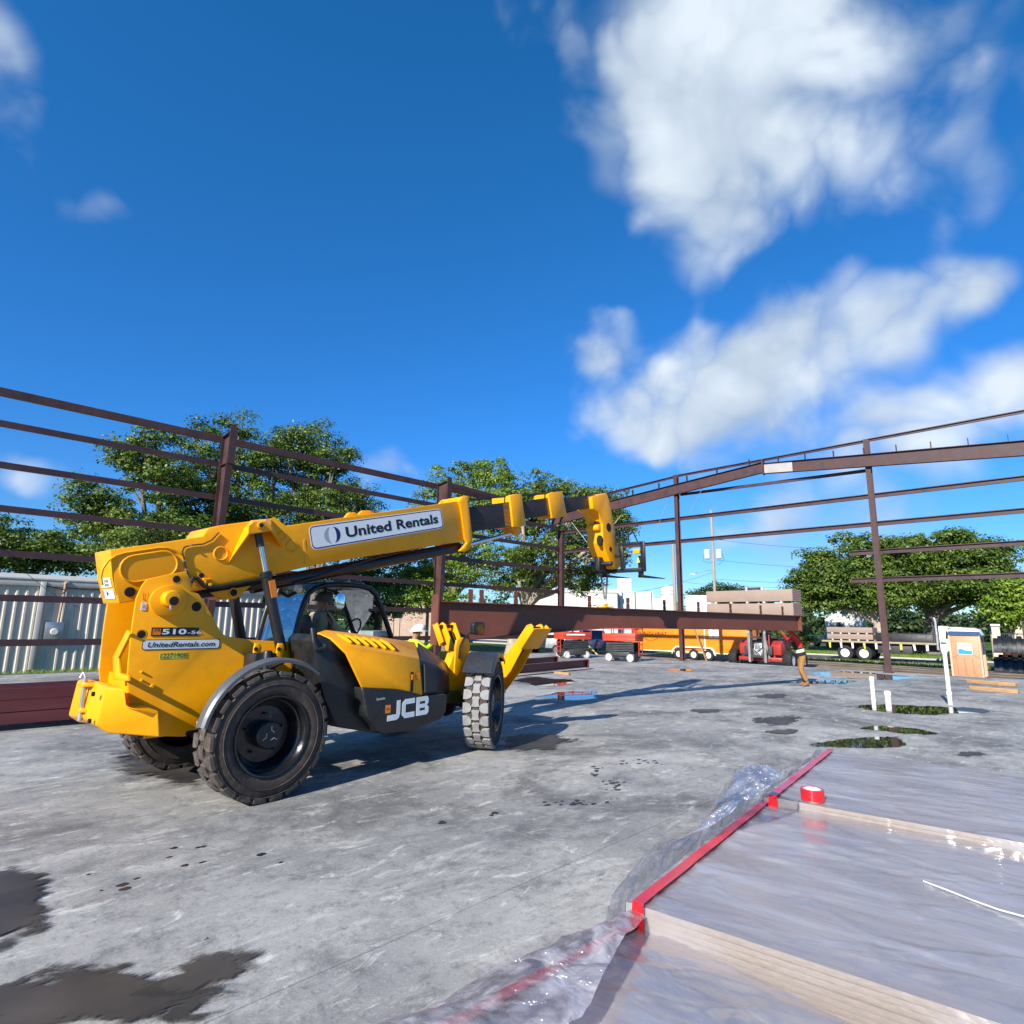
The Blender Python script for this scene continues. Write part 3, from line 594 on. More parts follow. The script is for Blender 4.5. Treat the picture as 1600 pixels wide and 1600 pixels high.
# rear sticker plates on the boom's end
for (x0, y0, x1, y1), s_ in (((160.5, 910, 174, 925), 'United Rentals'), ((164, 926.5, 181, 941), None)):
    a = TX(x0, y1, bp[15][0]-.02); b_ = TX(x1, y0, bp[15][0]-.02)
b = MB(); e0 = [(bp[0][0]-.0, bp[0][1]), (bp[15][0], bp[15][1]), (bp[14][0], bp[14][1])]
rear_u = Vector((0, -1, 0)); p0, p1 = Vector((e0[1][0], 0, e0[1][1])), Vector((e0[2][0], 0, e0[2][1])); rz_ = (p0-p1).normalized()
dd = decal('owner_sticker', m_wdec, boom, p1+rz_*.17+Vector((-.004, .14, 0)), rear_u, rz_, rrect(.30, .1, .01), .004)
text_obj('lettering', 'United', m_kdec, dd, p1+rz_*.22+Vector((-.0095, .02, 0)), rear_u, rz_, .12, .035, .01); text_obj('lettering', 'Rentals', m_kdec, dd, p1+rz_*.18+Vector((-.0095, .02, 0)), rear_u, rz_, .12, .035, .01)
dd = decal('warning_sticker', m_wdec, boom, p1+rz_*.05+Vector((-.004, .16, 0)), rear_u, rz_, rrect(.34, .1, .008), .004)
decal('pictogram', m_odec, dd, p1+rz_*.055+Vector((-.0085, .155, 0)), rear_u, rz_, rrect(.06, .09, .004), .001); decal('pictogram', m_kdec, dd, p1+rz_*.075+Vector((-.0085, 0.02, 0)), rear_u, rz_, [(0, 0), (.06, .03), (0, .06)], .001)
# hooded bracket for the lift ram (both sides)
for s_ in (-1, 1):
    def Q(px, py, c): p = T3(px, py, -abs(c)); return Vector((p.x, p.y*(-s_), p.z)) if s_ > 0 else p
    yo = .47
    A0, A1, A2 = Q(356, 880, BH), Q(381, 826, BH), Q(386, 818, BH)
    t0, t1, t2, t3 = Q(389, 822, yo), Q(397, 815.5, yo), Q(414, 815, yo), Q(423, 822, yo)
    t0b, t3b = Q(388, 834, yo), Q(425, 829, yo)
    Z0, Z1 = Q(443, 856, BH), Q(424, 812, BH)
    b = MB(); bm = b.bm
    lp = [[A0, A1, t0, t0b], [A1, Q(392, 813, BH), t1, t0], [Q(392, 813, BH), Q(416, 811, BH), t2, t1], [Q(416, 811, BH), Z1, t3, t2], [Z1, Z0, t3b, t3]]
    for f in lp: b.face(f)
    b.face([t0b, t0, t1, t2, t3, t3b])
    bmesh.ops.remove_doubles(bm, verts=bm.verts, dist=.002); bmesh.ops.recalc_face_normals(bm, faces=bm.faces)
    bmesh.ops.solidify(bm, geom=bm.faces[:], thickness=.022)
    hood = b.obj('ram_bracket', m_y, boom, ang=30)
    q = Q(406, 821, yo); b = MB(); b.lathe([(.04, -s_*0+s_*(yo+.004)), (.04, s_*(yo+.03)), (.028, s_*(yo+.034))], 16, (q.x, 0, q.z)); b.obj('pin_boss', m_y, hood)
    b = MB(); b.lathe([(.026, s_*(yo+.0345)), (.026, s_*(yo+.037))], 14, (q.x, 0, q.z)); b.obj('pin_hole', m_hole, hood)
# lift rams
for s_ in (-1, 1):
    a = T3(404, 838, -.40); m_ = T3(414.5, 893, -.43); e = T3(437, 1004, -.46)
    f = lambda p: Vector((p.x, p.y*(-s_), p.z))
    a, m_, e = f(a), f(m_), f(e)
    b = MB(); b.cyl(a+(m_-a)*-.25, a+(m_-a)*.3, .045); b.obj('ram_eye', m_blk, th)
    b = MB(); b.cyl(a, m_, .032, 18); b.obj('ram_rod', m_chr, th)
    b = MB(); d = (e-m_).normalized(); b.tube([m_, m_+d*.015, m_+d*.06, m_+d*.07, e+d*.1], [.055, .07, .07, .062, .062], 18); rb_ = b.obj('ram_barrel', m_bm, th)
    if s_ < 0:
        w0 = m_+d*.11+Vector((.0, -.068, 0)); b = MB(); b.box(-.02, .055, -.004, .004, -.2, 0, Matrix.Translation(w0) @ Matrix.Rotation(-math.atan2(d.x, -d.z), 4, 'Y')); b.obj('warning_sticker', m_odec, rb_)
# cable clipped along the boom side, and hose under it
cab_px = [(342, 832), (331, 844), (318, 850), (298, 852), (288, 855), (285, 862), (288, 876), (291, 890), (296, 903), (300, 906)]
b = MB(); b.tube([T3(x, y, -BH-.012) for x, y in cab_px], .008, 6); b.obj('cable', m_blk, boom)
for i in (3, 6, 7):
    q = T3(*cab_px[i], -BH-.02); b = MB(); b.box(q.x-.012, q.x+.012, q.y-.008, q.y+.012, q.z-.008, q.z+.008); b.obj('cable_clip', m_gal, boom)
hp = [(298, 910), (302, 903), (309, 904), (318, 915), (327, 918), (345, 917), (380, 910), (420, 903)]
b = MB(); b.tube([T3(x, y, -BH-.03) for x, y in hp], .022, 8); b.obj('hose', m_blk, boom)
b = MB(); b.tube([T3(x, y, -.12) for x, y in ((300, 930), (350, 924), (400, 914), (450, 905))], .05, 8); b.obj('hose_bundle', m_blk, boom)
q = T3(325, 911, -BH-.02); b = MB(); b.box(q.x-.06, q.x+.04, q.y-.02, q.y+.02, q.z+.03, q.z+.05); b.box(q.x-.05, q.x-.02, q.y-.02, q.y+.02, q.z-.05, q.z+.03); b.box(q.x, q.x+.04, q.y-.02, q.y+.02, q.z-.06, q.z-.0); b.obj('hose_bracket', m_y, boom, bevel=.006)
# lower lug with pin hole
b = MB(); lug = T2s([(328, 926), (338, 932), (352, 937), (368, 936), (378, 928), (392, 915)], -.18); b.prism(lug, -.19, .19); lg = b.obj('compensation_lug', m_y, boom, bevel=.006)
q = T3(364.5, 926, -.195); b = MB(); b.lathe([(.055, -.205), (.055, -.188)], 20, (q.x, 0, q.z)); b.obj('lug_boss', m_y, lg); b = MB(); b.lathe([(.04, -.209), (.04, -.204)], 20, (q.x, 0, q.z)); b.obj('pin_hole', m_hole, lg)
# extension cylinder slung under the boom
p0, p1 = T3(392, 917, -.06), T3(716, 855, -.06)
b = MB(); b.tube([p0, p1], .085, 18); b.obj('extension_cylinder', m_bm, boom)
b = MB(); b.tube([p0+Vector((.5, -.1, .06)), p0.lerp(p1, .5)+Vector((0, -.1, .085)), p1+Vector((-.3, -.1, .07))], .016, 6); b.obj('hydraulic_pipe', m_blk, boom)
b = MB(); b.cyl(p1, T3(800, 833, -.06), .034); b.obj('extension_rod', m_chr, boom)
# collar at the mouth of the outer section
b = MB(); c_ = T2s([(716, 784), (722, 777), (728.5, 776), (731, 781), (738, 842), (734, 858), (727, 862), (718, 861), (724, 855), (729, 848), (726, 842), (719, 790)], -BH-.02)
b.prism(c_, -BH-.03, -BH+.03); b.prism(c_, BH-.03, BH+.03); q0, q1 = T2(716, 785, 0), T2(729, 777, 0)
c2 = T2s([(721, 776), (731, 775), (732, 783), (722, 785)], -BH); b.prism(c2, -BH-.02, BH+.02); b.obj('boom_collar', m_y, boom, bevel=.008)
# two ears on the boom top
for ex, w_ in ((549, 11), (571, 14)):
    b = MB(); b.prism(T2s([(ex-w_*1.2, 811-(ex-549)*.14), (ex-w_*.45, 801-(ex-549)*.14), (ex+w_*.3, 800.5-(ex-549)*.14), (ex+w_*1.2, 807-(ex-549)*.14), (ex+w_, 812-(ex-549)*.14)], 0), -.03, .03); b.obj('boom_ear', m_y, boom, bevel=.006)
def sec(name, pts, hw, m, par=boom, bev=.008):
    b = MB(); b.prism(T2s(pts, -hw), -hw, hw); return b.obj(name, m, par, bevel=bev)
s2 = sec('boom_section', [(722, 794), (800, 783.5), (804, 822), (728, 832)], .185, m_ins)
sec('orange_band', [(786, 786), (799, 784), (803, 821), (790, 823)], .187, m_insy, s2, 0)  # streaked orange band at the outer end of each section
sec('section_collar', [(797, 775), (805, 772), (815, 772), (822, 820), (812, 824), (802, 823)], .225, m_y, s2)
b = MB(); c_ = T2s([(799, 822), (812, 822), (813, 832), (808, 838.5), (802, 836)], -.1); b.prism(c_, -.12, -.08); b.prism(c_, .08, .12); b.obj('collar_lug', m_y, s2, bevel=.005)
s3 = sec('boom_section', [(814, 784), (862, 776.5), (866, 804), (819, 811)], .15, m_ins)
sec('orange_band', [(853, 778), (861, 777), (865, 804), (857, 805)], .152, m_insy, s3, 0)
sec('section_collar', [(857, 772), (864, 769), (879, 767.5), (886, 806), (872, 809), (863, 809.5)], .185, m_y, s3)
s4 = sec('boom_section', [(878, 778), (930, 773), (933, 792), (883, 800)], .12, m_ins)
sec('orange_band', [(918, 775), (930, 773.5), (932, 792), (921, 794)], .124, m_insy, s4, 0)
b = MB(); b.tube([T3(730, 781, -.1), T3(800, 775, -.1), T3(858, 771, -.1)], .018, 6); b.obj('extension_chain', m_blk, boom)
# boom head (gooseneck)
hd = MB(); HW = .21
hd.prism(T2s([(925, 776), (948, 770), (953.5, 785), (961, 828), (968, 866), (970, 884), (965, 890), (957, 889), (950, 869), (942, 848), (942, 818), (935, 800), (927, 795)], -HW), -HW, HW)
head = hd.obj('boom_head', m_y, th, bevel=.014)
hx_ = lambda px, py: T3(px, py, -HW)
for px, py, r in ((951, 824, .10), (954, 858, .055)):
    q = hx_(px, py); b = MB(); b.lathe([(r, -HW-.004), (r, -HW+.004)], 20, (q.x, 0, q.z)); b.obj('head_hole', m_hole, head)
for (x0, y0, x1, y1) in ((929, 813, 936, 828), (933, 836, 940, 853)):
    q = TX((x0+x1)/2, (y0+y1)/2, T2(941, (y0+y1)/2, -HW)[0]-.012); rw, rh = .07, abs(TX(x0, y0, q.x).z-TX(x0, y1, q.x).z)/2
    b = MB(); b.prism([(q.y+rw*math.cos(t*.5), q.z+rh*math.sin(t*.5)) for t in range(12)], q.x-.006, q.x+.05, 'x'); b.obj('head_slot', m_hole, head)
q = T3(935, 826, -.05); b = MB(); b.cyl((q.x-.12, -.16, q.z), (q.x-.12, .16, q.z), .075, 16); b.box(q.x-.16, q.x+.05, -.05, .05, q.z-.05, q.z+.05); b.obj('head_pin', m_y, head, bevel=.005)
q = T3(938, 878, 0); b = MB(); b.cyl((q.x, .22, q.z-.05), (q.x, -.30, q.z-.05), .05); b.box(q.x-.15, q.x+.35, -.06, .06, q.z-.2, q.z+.1); b.obj('tilt_link', m_blk, head, bevel=.01)
# hook block (red) hanging at the head
q = TX(942, 880, T3(940, 880, .1).x-.05); b = MB(); b.tube([q+Vector((0, 0, .16)), q+Vector((0, 0, .06)), q+Vector((0, .04, -.02)), q+Vector((0, .03, -.1)), q+Vector((0, -.04, -.12)), q+Vector((0, -.06, -.06))], [.045, .05, .05, .045, .035, .02], 10); b.obj('safety_hook', mat('hook_red', (.55, .02, .015), .4), head)
# fork carriage
CX = 8.62
def cb(b, p, q, w=.07, d=.06):
    b.bar(TX(*p, CX), TX(*q, CX), w, d, (1, 0, 0))
b = MB()
cb(b, (932, 858), (933, 897), .08); cb(b, (931, 894), (1006, 890), .09); cb(b, (1004, 846), (1006, 893), .10); cb(b, (968, 852), (1004, 847.5), .07); cb(b, (970, 852), (974, 893), .09); cb(b, (948, 870), (972, 868), .08)
carr = b.obj('fork_carriage', m_bm, th, bevel=.006)
b = MB()
for p, q in (((966, 830), (988, 829)), ((988, 829), (997, 848)), ((966, 830), (968, 852)), ((974, 830), (975, 851)), ((981, 830), (983, 850)), ((962, 834), (963, 853))): cb(b, p, q, .022, .022)
b.obj('load_guard', m_bm, carr)
q = TX(996, 862, CX); b = MB(); b.cyl((CX-.06, q.y+.28, q.z), (CX-.06, q.y-.04, q.z), .02); b.obj('side_shift_ram', m_chr, carr); b = MB(); b.box(CX-.10, CX-.03, q.y-.1, q.y+.06, q.z-.05, q.z+.05); b.obj('ram_cap', m_y, carr, bevel=.01)
q = TX(998, 875, CX); decal('warning_sticker', m_ydec, carr, (CX-.04, q.y+.03, q.z-.06), (0, -1, 0), (0, 0, 1), [(0, 0), (.08, 0), (.04, .13)], .003)
for fx in (944, 1000):
    q = TX(fx, 893, CX); b = MB(); b.box(CX+.02, CX+.075, q.y-.055, q.y+.055, q.z-.13, q.z+.35)
    b.loft([[(CX+.02, q.y-.06, q.z-.13), (CX+.02, q.y+.06, q.z-.13), (CX+.02, q.y+.06, q.z-.075), (CX+.02, q.y-.06, q.z-.075)], [(CX+1.15, q.y-.05, q.z-.09), (CX+1.15, q.y+.05, q.z-.09), (CX+1.15, q.y+.05, q.z-.075), (CX+1.15, q.y-.05, q.z-.075)]])
    b.obj('fork', m_bm, carr, bevel=.003)

# chassis, axles
b = MB(); b.box(-.95, 4.55, -.36, .36, .62, .92); b.obj('chassis', m_blk, th, bevel=.02)
for ax in (0, 3.42):
    b = MB(); b.cyl((ax, -.95, .63), (ax, .95, .63), .11); b.lathe([(.1, -.3), (.24, -.2), (.26, 0), (.24, .2), (.1, .3)], 20, (ax, 0, .6)); b.box(ax-.12, ax+.12, -.7, .7, .56, .72); b.obj('axle', m_bm, th, bevel=.01)
m_grs = mat('green_grime', (.09, .085, .012), .7, var=.4)
b = MB(); b.box(2.75, 3.3, -.62, -.42, .62, .78); b.obj('axle_bracket', m_grs, th, bevel=.02)

# wheels: tyre with lugs, dished rim, hub
def wheel(loc, rz, treadm, side=-1):
    R, Wd = .632, .35
    w = empty('wheel', loc, rz); w.parent = th
    y0 = -Wd/2
    pr = [(.375, y0+.035), (.392, y0+.014), (.45, y0-.008), (.52, y0-.004), (.572, y0+.008), (.604, y0+.026), (.610, 0), (.604, -y0-.026), (.572, -y0-.008), (.52, -y0+.004), (.45, -y0+.008), (.392, -y0-.014), (.375, -y0-.035)]
    b = MB(); b.lathe(pr, 64, cap=False); ty = b.obj('tyre', m_rub, w, ang=50)
    b = MB(); b.lathe([(.574, y0+.006), (.580, y0-.006), (.586, y0+.010)], 64, cap=False); b.lathe([(.497, y0-.008), (.503, y0-.0135), (.509, y0-.007)], 64, cap=False); b.obj('sidewall_rib', m_rub, ty, ang=60)
    b = MB(); n = 22
    for k in range(n):
        for j, (ya, yb, off) in enumerate(((-.178, -.068, 0), (-.056, .056, .5), (.068, .178, 0))):
            a = 2*math.pi*(k+off)/n; da = .122
            # waisted blocks with curved flanks, as in the tread of the photograph
            if j == 1: prof = [(-.72, ya), (-.2, ya+.012), (.35, ya+.012), (.95, ya-.004), (1.06, 0), (.95, yb+.004), (.35, yb-.012), (-.2, yb-.012), (-.72, yb), (-.95, yb*.4), (-.8, 0), (-.95, ya*.4)]
            else:
                inn, ou = (yb, ya) if j == 0 else (ya, yb); e = 1 if j == 0 else -1
                prof = [(-.9, ou), (.9, ou), (.95, (ou+inn)/2), (.7, inn-e*.008), (.3, inn+e*.008), (-.3, inn+e*.008), (-.75, inn-e*.012), (-.95, (ou+inn)/2)]
            rings = []
            for rr_, sh in ((.598, 1.0), (R-.004, .95), (R, .88)):
                rings.append([(rr_*math.cos(a+da*u*sh), v*(1.03 if rr_ < .6 else (1.0 if rr_ < R else .97)), rr_*math.sin(a+da*u*sh)) for u, v in prof])
            b.loft(rings)
    for k in range(n):
        for sg in (-1, 1):
            a = 2*math.pi*k/n; rings = []
            for yy, r0, r1 in ((sg*.181, .578, .612), (sg*.155, .59, .628)):
                rings.append([(r0*math.cos(a-.095), yy, r0*math.sin(a-.095)), (r1*math.cos(a-.11), yy*.98, r1*math.sin(a-.11)), (r1*math.cos(a+.11), yy*.98, r1*math.sin(a+.11)), (r0*math.cos(a+.095), yy, r0*math.sin(a+.095))])
            b.loft(rings)
    b.obj('tread', treadm, ty, smooth=False)
    s_ = side
    b = MB(); b.lathe([(.388, s_*.145), (.398, s_*.165), (.392, s_*.182), (.376, s_*.178), (.366, s_*.150), (.352, s_*.135), (.346, s_*.10), (.328, s_*.085), (.318, s_*.05), (.30, s_*.03), (.29, s_*-.02), (.275, s_*-.035), (.13, s_*-.03), (.125, s_*.03)], 56, cap=False); b.lathe([(.388, -s_*.16), (.388, s_*.165)], 48, cap=False); rm = b.obj('rim', m_rim, w, ang=40)
    b = MB(); b.lathe([(.285, s_*-.04), (.02, s_*-.04)], 32); b.obj('rim_disc', m_rim, rm)
    b = MB(); b.lathe([(.138, s_*-.03), (.138, s_*.105), (.124, s_*.12), (.02, s_*.124)], 32); hb = b.obj('hub', m_bm, w, ang=40)
    for k in range(3):
        a = 2*math.pi*k/3+.5; b = MB(); b.tube([(.045*math.cos(a+t), s_*.124, .045*math.sin(a+t)) for t in (0, .3, .6, .9)]+[(.09*math.cos(a+1.0), s_*.122, .09*math.sin(a+1.0))], .005, 5); b.obj('hub_rib', m_gal, hb)
    for k in range(5):
        a = 2*math.pi*k/5+.3; b = MB(); b.lathe([(.014, s_*.012), (.014, s_*.045), (.008, s_*.05)], 8, (.2*math.cos(a), -s_*.035, .2*math.sin(a))); b.obj('wheel_nut', m_bm, rm)
    return w
wheel((0, -1.01, .632), 0, m_tread); wheel((0, 1.01, .632), 0, m_tread, 1)
wheel((3.42, -.97, .632), rad(30), m_treadg); wheel((3.42, .97, .632), rad(30), m_treadg, 1)
# rear mudguard: arched strip
def guard(name, cx, cy, cz, R, a0, a1, wdt, m, rz=0, lip=.06, n=18):
    b = MB(); rings = []
    for k in range(n+1):
        a = rad(a0+(a1-a0)*k/n); c, s_ = math.cos(a), math.sin(a); e = .5*(1 if 0 < k < n else .6)
        P = [(R, -wdt/2), (R+.02, -wdt/2+.03), (R+.022, wdt/2), (R+.012, wdt/2), (R+.008, -wdt/2+.03), (R-lip, -wdt/2+.008), (R-lip, -wdt/2)]
        ring = [Vector((r*c, y, r*s_)) for r, y in P]; ring = [Matrix.Rotation(rz, 3, 'Z') @ q for q in ring]; rings.append([q+Vector((cx, cy, cz)) for q in ring])
    b.loft(rings); return b.obj(name, m, th, ang=30)
m_fen = mat('fender_plastic', (.03, .033, .038), .3, var=.2, scale=3, dirt=.2, dirtcol=(.1, .09, .08))
m_fen2 = mat('fender_grey', (.085, .09, .1), .32, var=.2, scale=3, dirt=.25, dirtcol=(.15, .14, .12))
guard('rear_mudguard', .03, -1.13, .632, .745, 168, 52, .12, m_fen2, lip=.03); guard('rear_mudguard', .03, 1.13, .632, .745, 168, 52, .12, m_fen2, lip=.03)
for s_ in (-1, 1):
    b = MB(); b.bar((.12, s_*1.09, 1.365), (.16, s_*.5, 1.2), .05, .04); b.obj('mudguard_stay', m_blk, th)
guard('front_mudguard', 3.42, -.97, .632, .70, 140, 52, .44, m_fen, rad(30), .05); guard('front_mudguard', 3.42, .97, .632, .70, 140, 52, .44, m_fen, rad(30), .05)
# brackets above the rear axle
for px, s_ in ((394, 1), (430, 1)):
    b = MB(); pp = T2s([(px, 1032), (px+2, 1012), (px+4, 1005), (px+11, 1005), (px+14, 1012), (px+11, 1022), (px+13, 1034)], -.55); b.prism(pp, -.57, -.54); br_ = b.obj('axle_lock_lug', m_y, th, bevel=.005)
    q = T3(px+6, 1014, -.575); b = MB(); b.lathe([(.022, -.575), (.022, -.568)], 12, (q.x, 0, q.z)); b.obj('pin_hole', m_hole, br_)
b = MB(); b.box(.0, .26, -.68, -.42, 1.0, 1.42); b.cyl((.12, -.72, .9), (.12, -.72, 1.45), .05); b.obj('axle_lock_ram', m_blk, th, bevel=.02)

# engine pod
NY, FY = -1.13, -.42
def ring_(pts): return [T3(x, y, c) for x, y, c in pts]
yel_n = [(566, 1075, NY), (541, 1021, NY), (521, 999, NY+.07), (553, 1011, NY+.06), (656, 1029, NY+.03), (661, 1087, NY), (648, 1085, NY), (618, 1077, NY)]
P_ = lambda x, y, c: T3(x, y, c)
b = MB()
hood_top = [P_(496, 988, -.78), P_(508, 984, -.5), P_(560, 990, FY), P_(648, 1003, FY)]
n0, n1, n2_, n3_, n4_ = P_(566, 1075, NY), P_(541, 1021, NY), P_(519, 998, -1.02), P_(554, 1011, NY+.03), P_(656, 1029, NY+.02)
n5, n6, n7 = P_(661, 1087, NY), P_(640, 1081, NY), P_(618, 1077, NY)
tipa = P_(496, 988, -.80); rr0 = P_(566, 1075, NY)+Vector((.12, 0, 0))
c1 = n1.lerp(n3_, .5)
b.face([n0, n1, n3_, n4_, n5, n6, n7]); b.face([n1, n2_, n3_]); b.face([n2_, tipa, hood_top[1], hood_top[2], n3_]); b.face([n3_, hood_top[2], hood_top[3], n4_])
dn = lambda p, z: Vector((p.x, p.y, z))
b.face([hood_top[2], hood_top[1], Vector((hood_top[1].x, FY, .9)), Vector((hood_top[3].x, FY, .9)), hood_top[3]])
bmesh.ops.remove_doubles(b.bm, verts=b.bm.verts, dist=.003); bmesh.ops.recalc_face_normals(b.bm, faces=b.bm.faces); bmesh.ops.solidify(b.bm, geom=b.bm.faces[:], thickness=-.03)
pod = b.obj('engine_cover', m_y, th, bevel=.012)
# louvres on top
for k in range(6):
    u0 = P_(527+k*13.5, 993+k*1.7, -.62); u1 = P_(549+k*13.5, 1006+k*2.2, -1.0)
    zt = lambda p: p
    b = MB(); b.tube([u0+Vector((0, 0, .012)), u0.lerp(u1, .5)+Vector((0, 0, .018)), u1+Vector((0, 0, .012))], [.016, .03, .014], 8); b.obj('louvre_rib', m_y, pod)
    o_ = Vector((.062, 0, -.004)); b = MB(); b.tube([u0+o_+Vector((0, 0, .004)), u0.lerp(u1, .5)+o_+Vector((0, 0, .007)), u1+o_+Vector((0, 0, .004))], [.006, .02, .006], 6); b.obj('louvre_slot', m_hole, pod)
# latch
q0, q1 = T3(642, 1050, NY-.004), T3(648, 1080, NY-.004)
b = MB(); b.box(q0.x, q0.x+.045, NY-.012, NY-.001, q1.z, q0.z); b.obj('latch_slot', m_hole, pod, bevel=.004); b = MB(); b.box(q0.x+.008, q0.x+.035, NY-.018, NY-.002, q1.z+.14, q0.z-.03); b.obj('latch_button', m_odec, pod, bevel=.003)
for yy in (1051, 1057): 
    q = T3(648.5, yy+5, NY-.003); decal('pictogram', m_odec, pod, (q.x+.02, NY-.001, q.z), (1, 0, 0), (0, 0, 1), rrect(.07, .04, .004), .002)
# black lower skirt
sk = T2s([(563, 1074), (618, 1077), (640, 1081), (661, 1088), (697, 1084), (695, 1112), (686, 1124), (640, 1142), (598, 1147), (588, 1143), (570, 1120)], NY-.0)
b = MB(); b.loft([[(x, NY+.03, z-.02 if i < 5 else z+.03) for i, (x, z) in enumerate(sk)], [(x, NY-.035, z) for i, (x, z) in enumerate(sk)], [(x, FY, z) for x, z in sk]][1:]); skirt = b.obj('pod_skirt', m_blk, th, bevel=.03, seg=3)
q = T3(600, 1128, NY-.0355); q1 = T3(669, 1116, NY-.0355); uxj = (q1-q).normalized(); uzj = Vector((-uxj.z, 0, uxj.x)); wj = (q1-q).length
m_lt = mat('decal_light', (.62, .66, .68), .4); jo = q+Vector((.045, 0, 0)); ju = Vector((1, 0, .03)).normalized(); ks = (wj-.045)/.80; kz = .225/.21
JL = [('J', [[(0, 0), (.17, 0), (.215, .018), (.235, .06), (.235, .21), (.168, .21), (.168, .062), (0, .062)]]),
      ('C', [[(.325, 0), (.515, 0), (.515, .058), (.345, .058), (.338, .068), (.338, .142), (.345, .152), (.515, .152), (.515, .21), (.325, .21), (.27, .17), (.27, .04)]]),
      ('B', [[(.55, 0), (.617, 0), (.617, .21), (.55, .21)], [(.6172, .158), (.73, .158), (.73, .21), (.6172, .21)], [(.6172, .082), (.73, .082), (.73, .128), (.6172, .128)], [(.6172, 0), (.73, 0), (.73, .052), (.6172, .052)],
             [(.7302, .108), (.76, .108), (.795, .13), (.795, .185), (.765, .21), (.7302, .21)], [(.7302, 0), (.765, 0), (.80, .025), (.80, .085), (.765, .1075), (.7302, .1075)]])]
for nm_, polys in JL:
    b = MB()
    for P in polys: b.loft([[jo+ju*(u*ks)+Vector((0, -.0006, v*kz)) for u, v in P], [jo+ju*(u*ks)+Vector((0, -.003, v*kz)) for u, v in P]])
    b.obj('letter', m_lt, skirt, smooth=False)
decal('badge', m_odec, skirt, T3(602, 1115, NY-.0355), (1, 0, 0), (0, 0, 1), rrect(.075, .095, .006), .002)
text_obj('lettering', 'JCB', m_kdec, skirt, T3(603, 1111, NY-.038), (1, 0, 0), (0, 0, 1), .05, .03, .01)
text_obj('lettering', 'QuickFit', m_wdec, skirt, T3(588, 1095, NY-.0365), (1, 0, 0), (0, 0, 1), .13, .03, .01)
# black front nose
b = MB(); ny_ = NY+.01
f0 = [P_(656, 1030, ny_), P_(661, 1087, ny_), P_(690, 1084, ny_+.1), P_(692, 1048, ny_+.14), P_(684, 1040, ny_+.2)]
f1 = [P_(652, 1003, FY), P_(661, 1087, FY), P_(706, 1084, FY), P_(704, 1048, FY), P_(692, 1030, FY)]
b.loft([f0, f1]); nose = b.obj('pod_nose', m_blk, th, bevel=.02)
b = MB(); gp = [P_(662, 1038, ny_-.004), P_(683, 1047, ny_+.125), P_(681, 1080, ny_+.08), P_(663, 1082, ny_-.004)]; b.loft([gp, [p+Vector((.01, -.01, 0)) for p in gp]]); b.obj('grille', mat('grille_mesh', (.03, .032, .034), .55, var=.5, scale=60), nose)
# black inner wall of the pod behind the rear wheel
b = MB(); iw = T2s([(489, 1000), (497, 990), (519, 1000), (540, 1022), (566, 1076), (572, 1122), (590, 1146), (525, 1136), (505, 1090), (495, 1050)], -.98)
b.prism(iw, -1.0, FY-.02); b.obj('pod_rear_panel', m_blk, th, bevel=.02)
b = MB(); b.tube([T3(488, 982, -.95), T3(490, 1000, -.99), T3(494, 1014, -1.02), T3(506, 1014, -1.03), T3(508, 1008, -1.02)], .028, 10); b.obj('exhaust', m_blk, th)

# front frame: stabiliser legs
b = MB(); b.prism(T2s([(692, 1060), (706, 1020), (730, 1020), (736, 1040), (725, 1062), (715, 1078), (697, 1098)], -.5), -.55, -.40); b.prism([(3.75, .62), (4.6, .62), (4.6, 1.05), (4.2, 1.3), (3.75, 1.3)], -.38, .38); b.obj('front_frame', m_y, th, bevel=.012)
def stab(s_, foot, piv):
    foot, piv = Vector(foot), Vector(piv); d = (foot-piv).normalized(); x = Vector((1, 0, 0)); nrm = x.cross(d).normalized()
    st = empty('stabiliser', (0, 0, 0)); st.parent = th
    b = MB()
    for ox in (-.13, .13):
        M = Matrix(((x.x, d.x, nrm.x, piv.x+ox), (x.y, d.y, nrm.y, piv.y), (x.z, d.z, nrm.z, piv.z), (0, 0, 0, 1))); L_ = (foot-piv).length
        P = [(-.10, -.05), (.10, -.05), (.13, L_*.35), (.085, L_*.75), (.08, L_), (.03, L_+.07), (-.03, L_+.07), (-.08, L_), (-.085, L_*.75), (-.13, L_*.35)]
        b.loft([[M @ Vector((-.014, v, u)) for u, v in P], [M @ Vector((.014, v, u)) for u, v in P]])
    lg = b.obj('leg', m_y, st, bevel=.006)
    q = foot+d*.0; b = MB(); b.cyl(q+Vector((-.19, 0, 0)), q+Vector((.19, 0, 0)), .032); b.obj('foot_pin', m_bm, st)
    M = Matrix(((x.x, d.x, nrm.x, foot.x), (x.y, d.y, nrm.y, foot.y), (x.z, d.z, nrm.z, foot.z), (0, 0, 0, 1)))
    so_ = .12*(1 if nrm.y*s_ > 0 else -1)
    b = MB(); b.box(-.24, .24, -.32, .10, so_-.012, so_+.012, M); b.box(-.24, -.215, -.3, .08, min(0, so_), max(0, so_), M); b.box(.215, .24, -.3, .08, min(0, so_), max(0, so_), M); b.obj('foot_pad', m_y, st, bevel=.012)
    b = MB(); a = piv.lerp(foot, .25); b.cyl(a, piv.lerp(foot, .92)+Vector((0, 0, -.02)), .045); b.obj('leg_ram', m_bm, st)
    return st
nf = T3(836, 982, -1.12); ff = TX(700, 978, nf.x)
stab(-1, (nf.x, -1.12, nf.z), (nf.x, -.38, .78)); stab(1, (nf.x, max(.85, ff.y), nf.z), (nf.x, .38, .78))
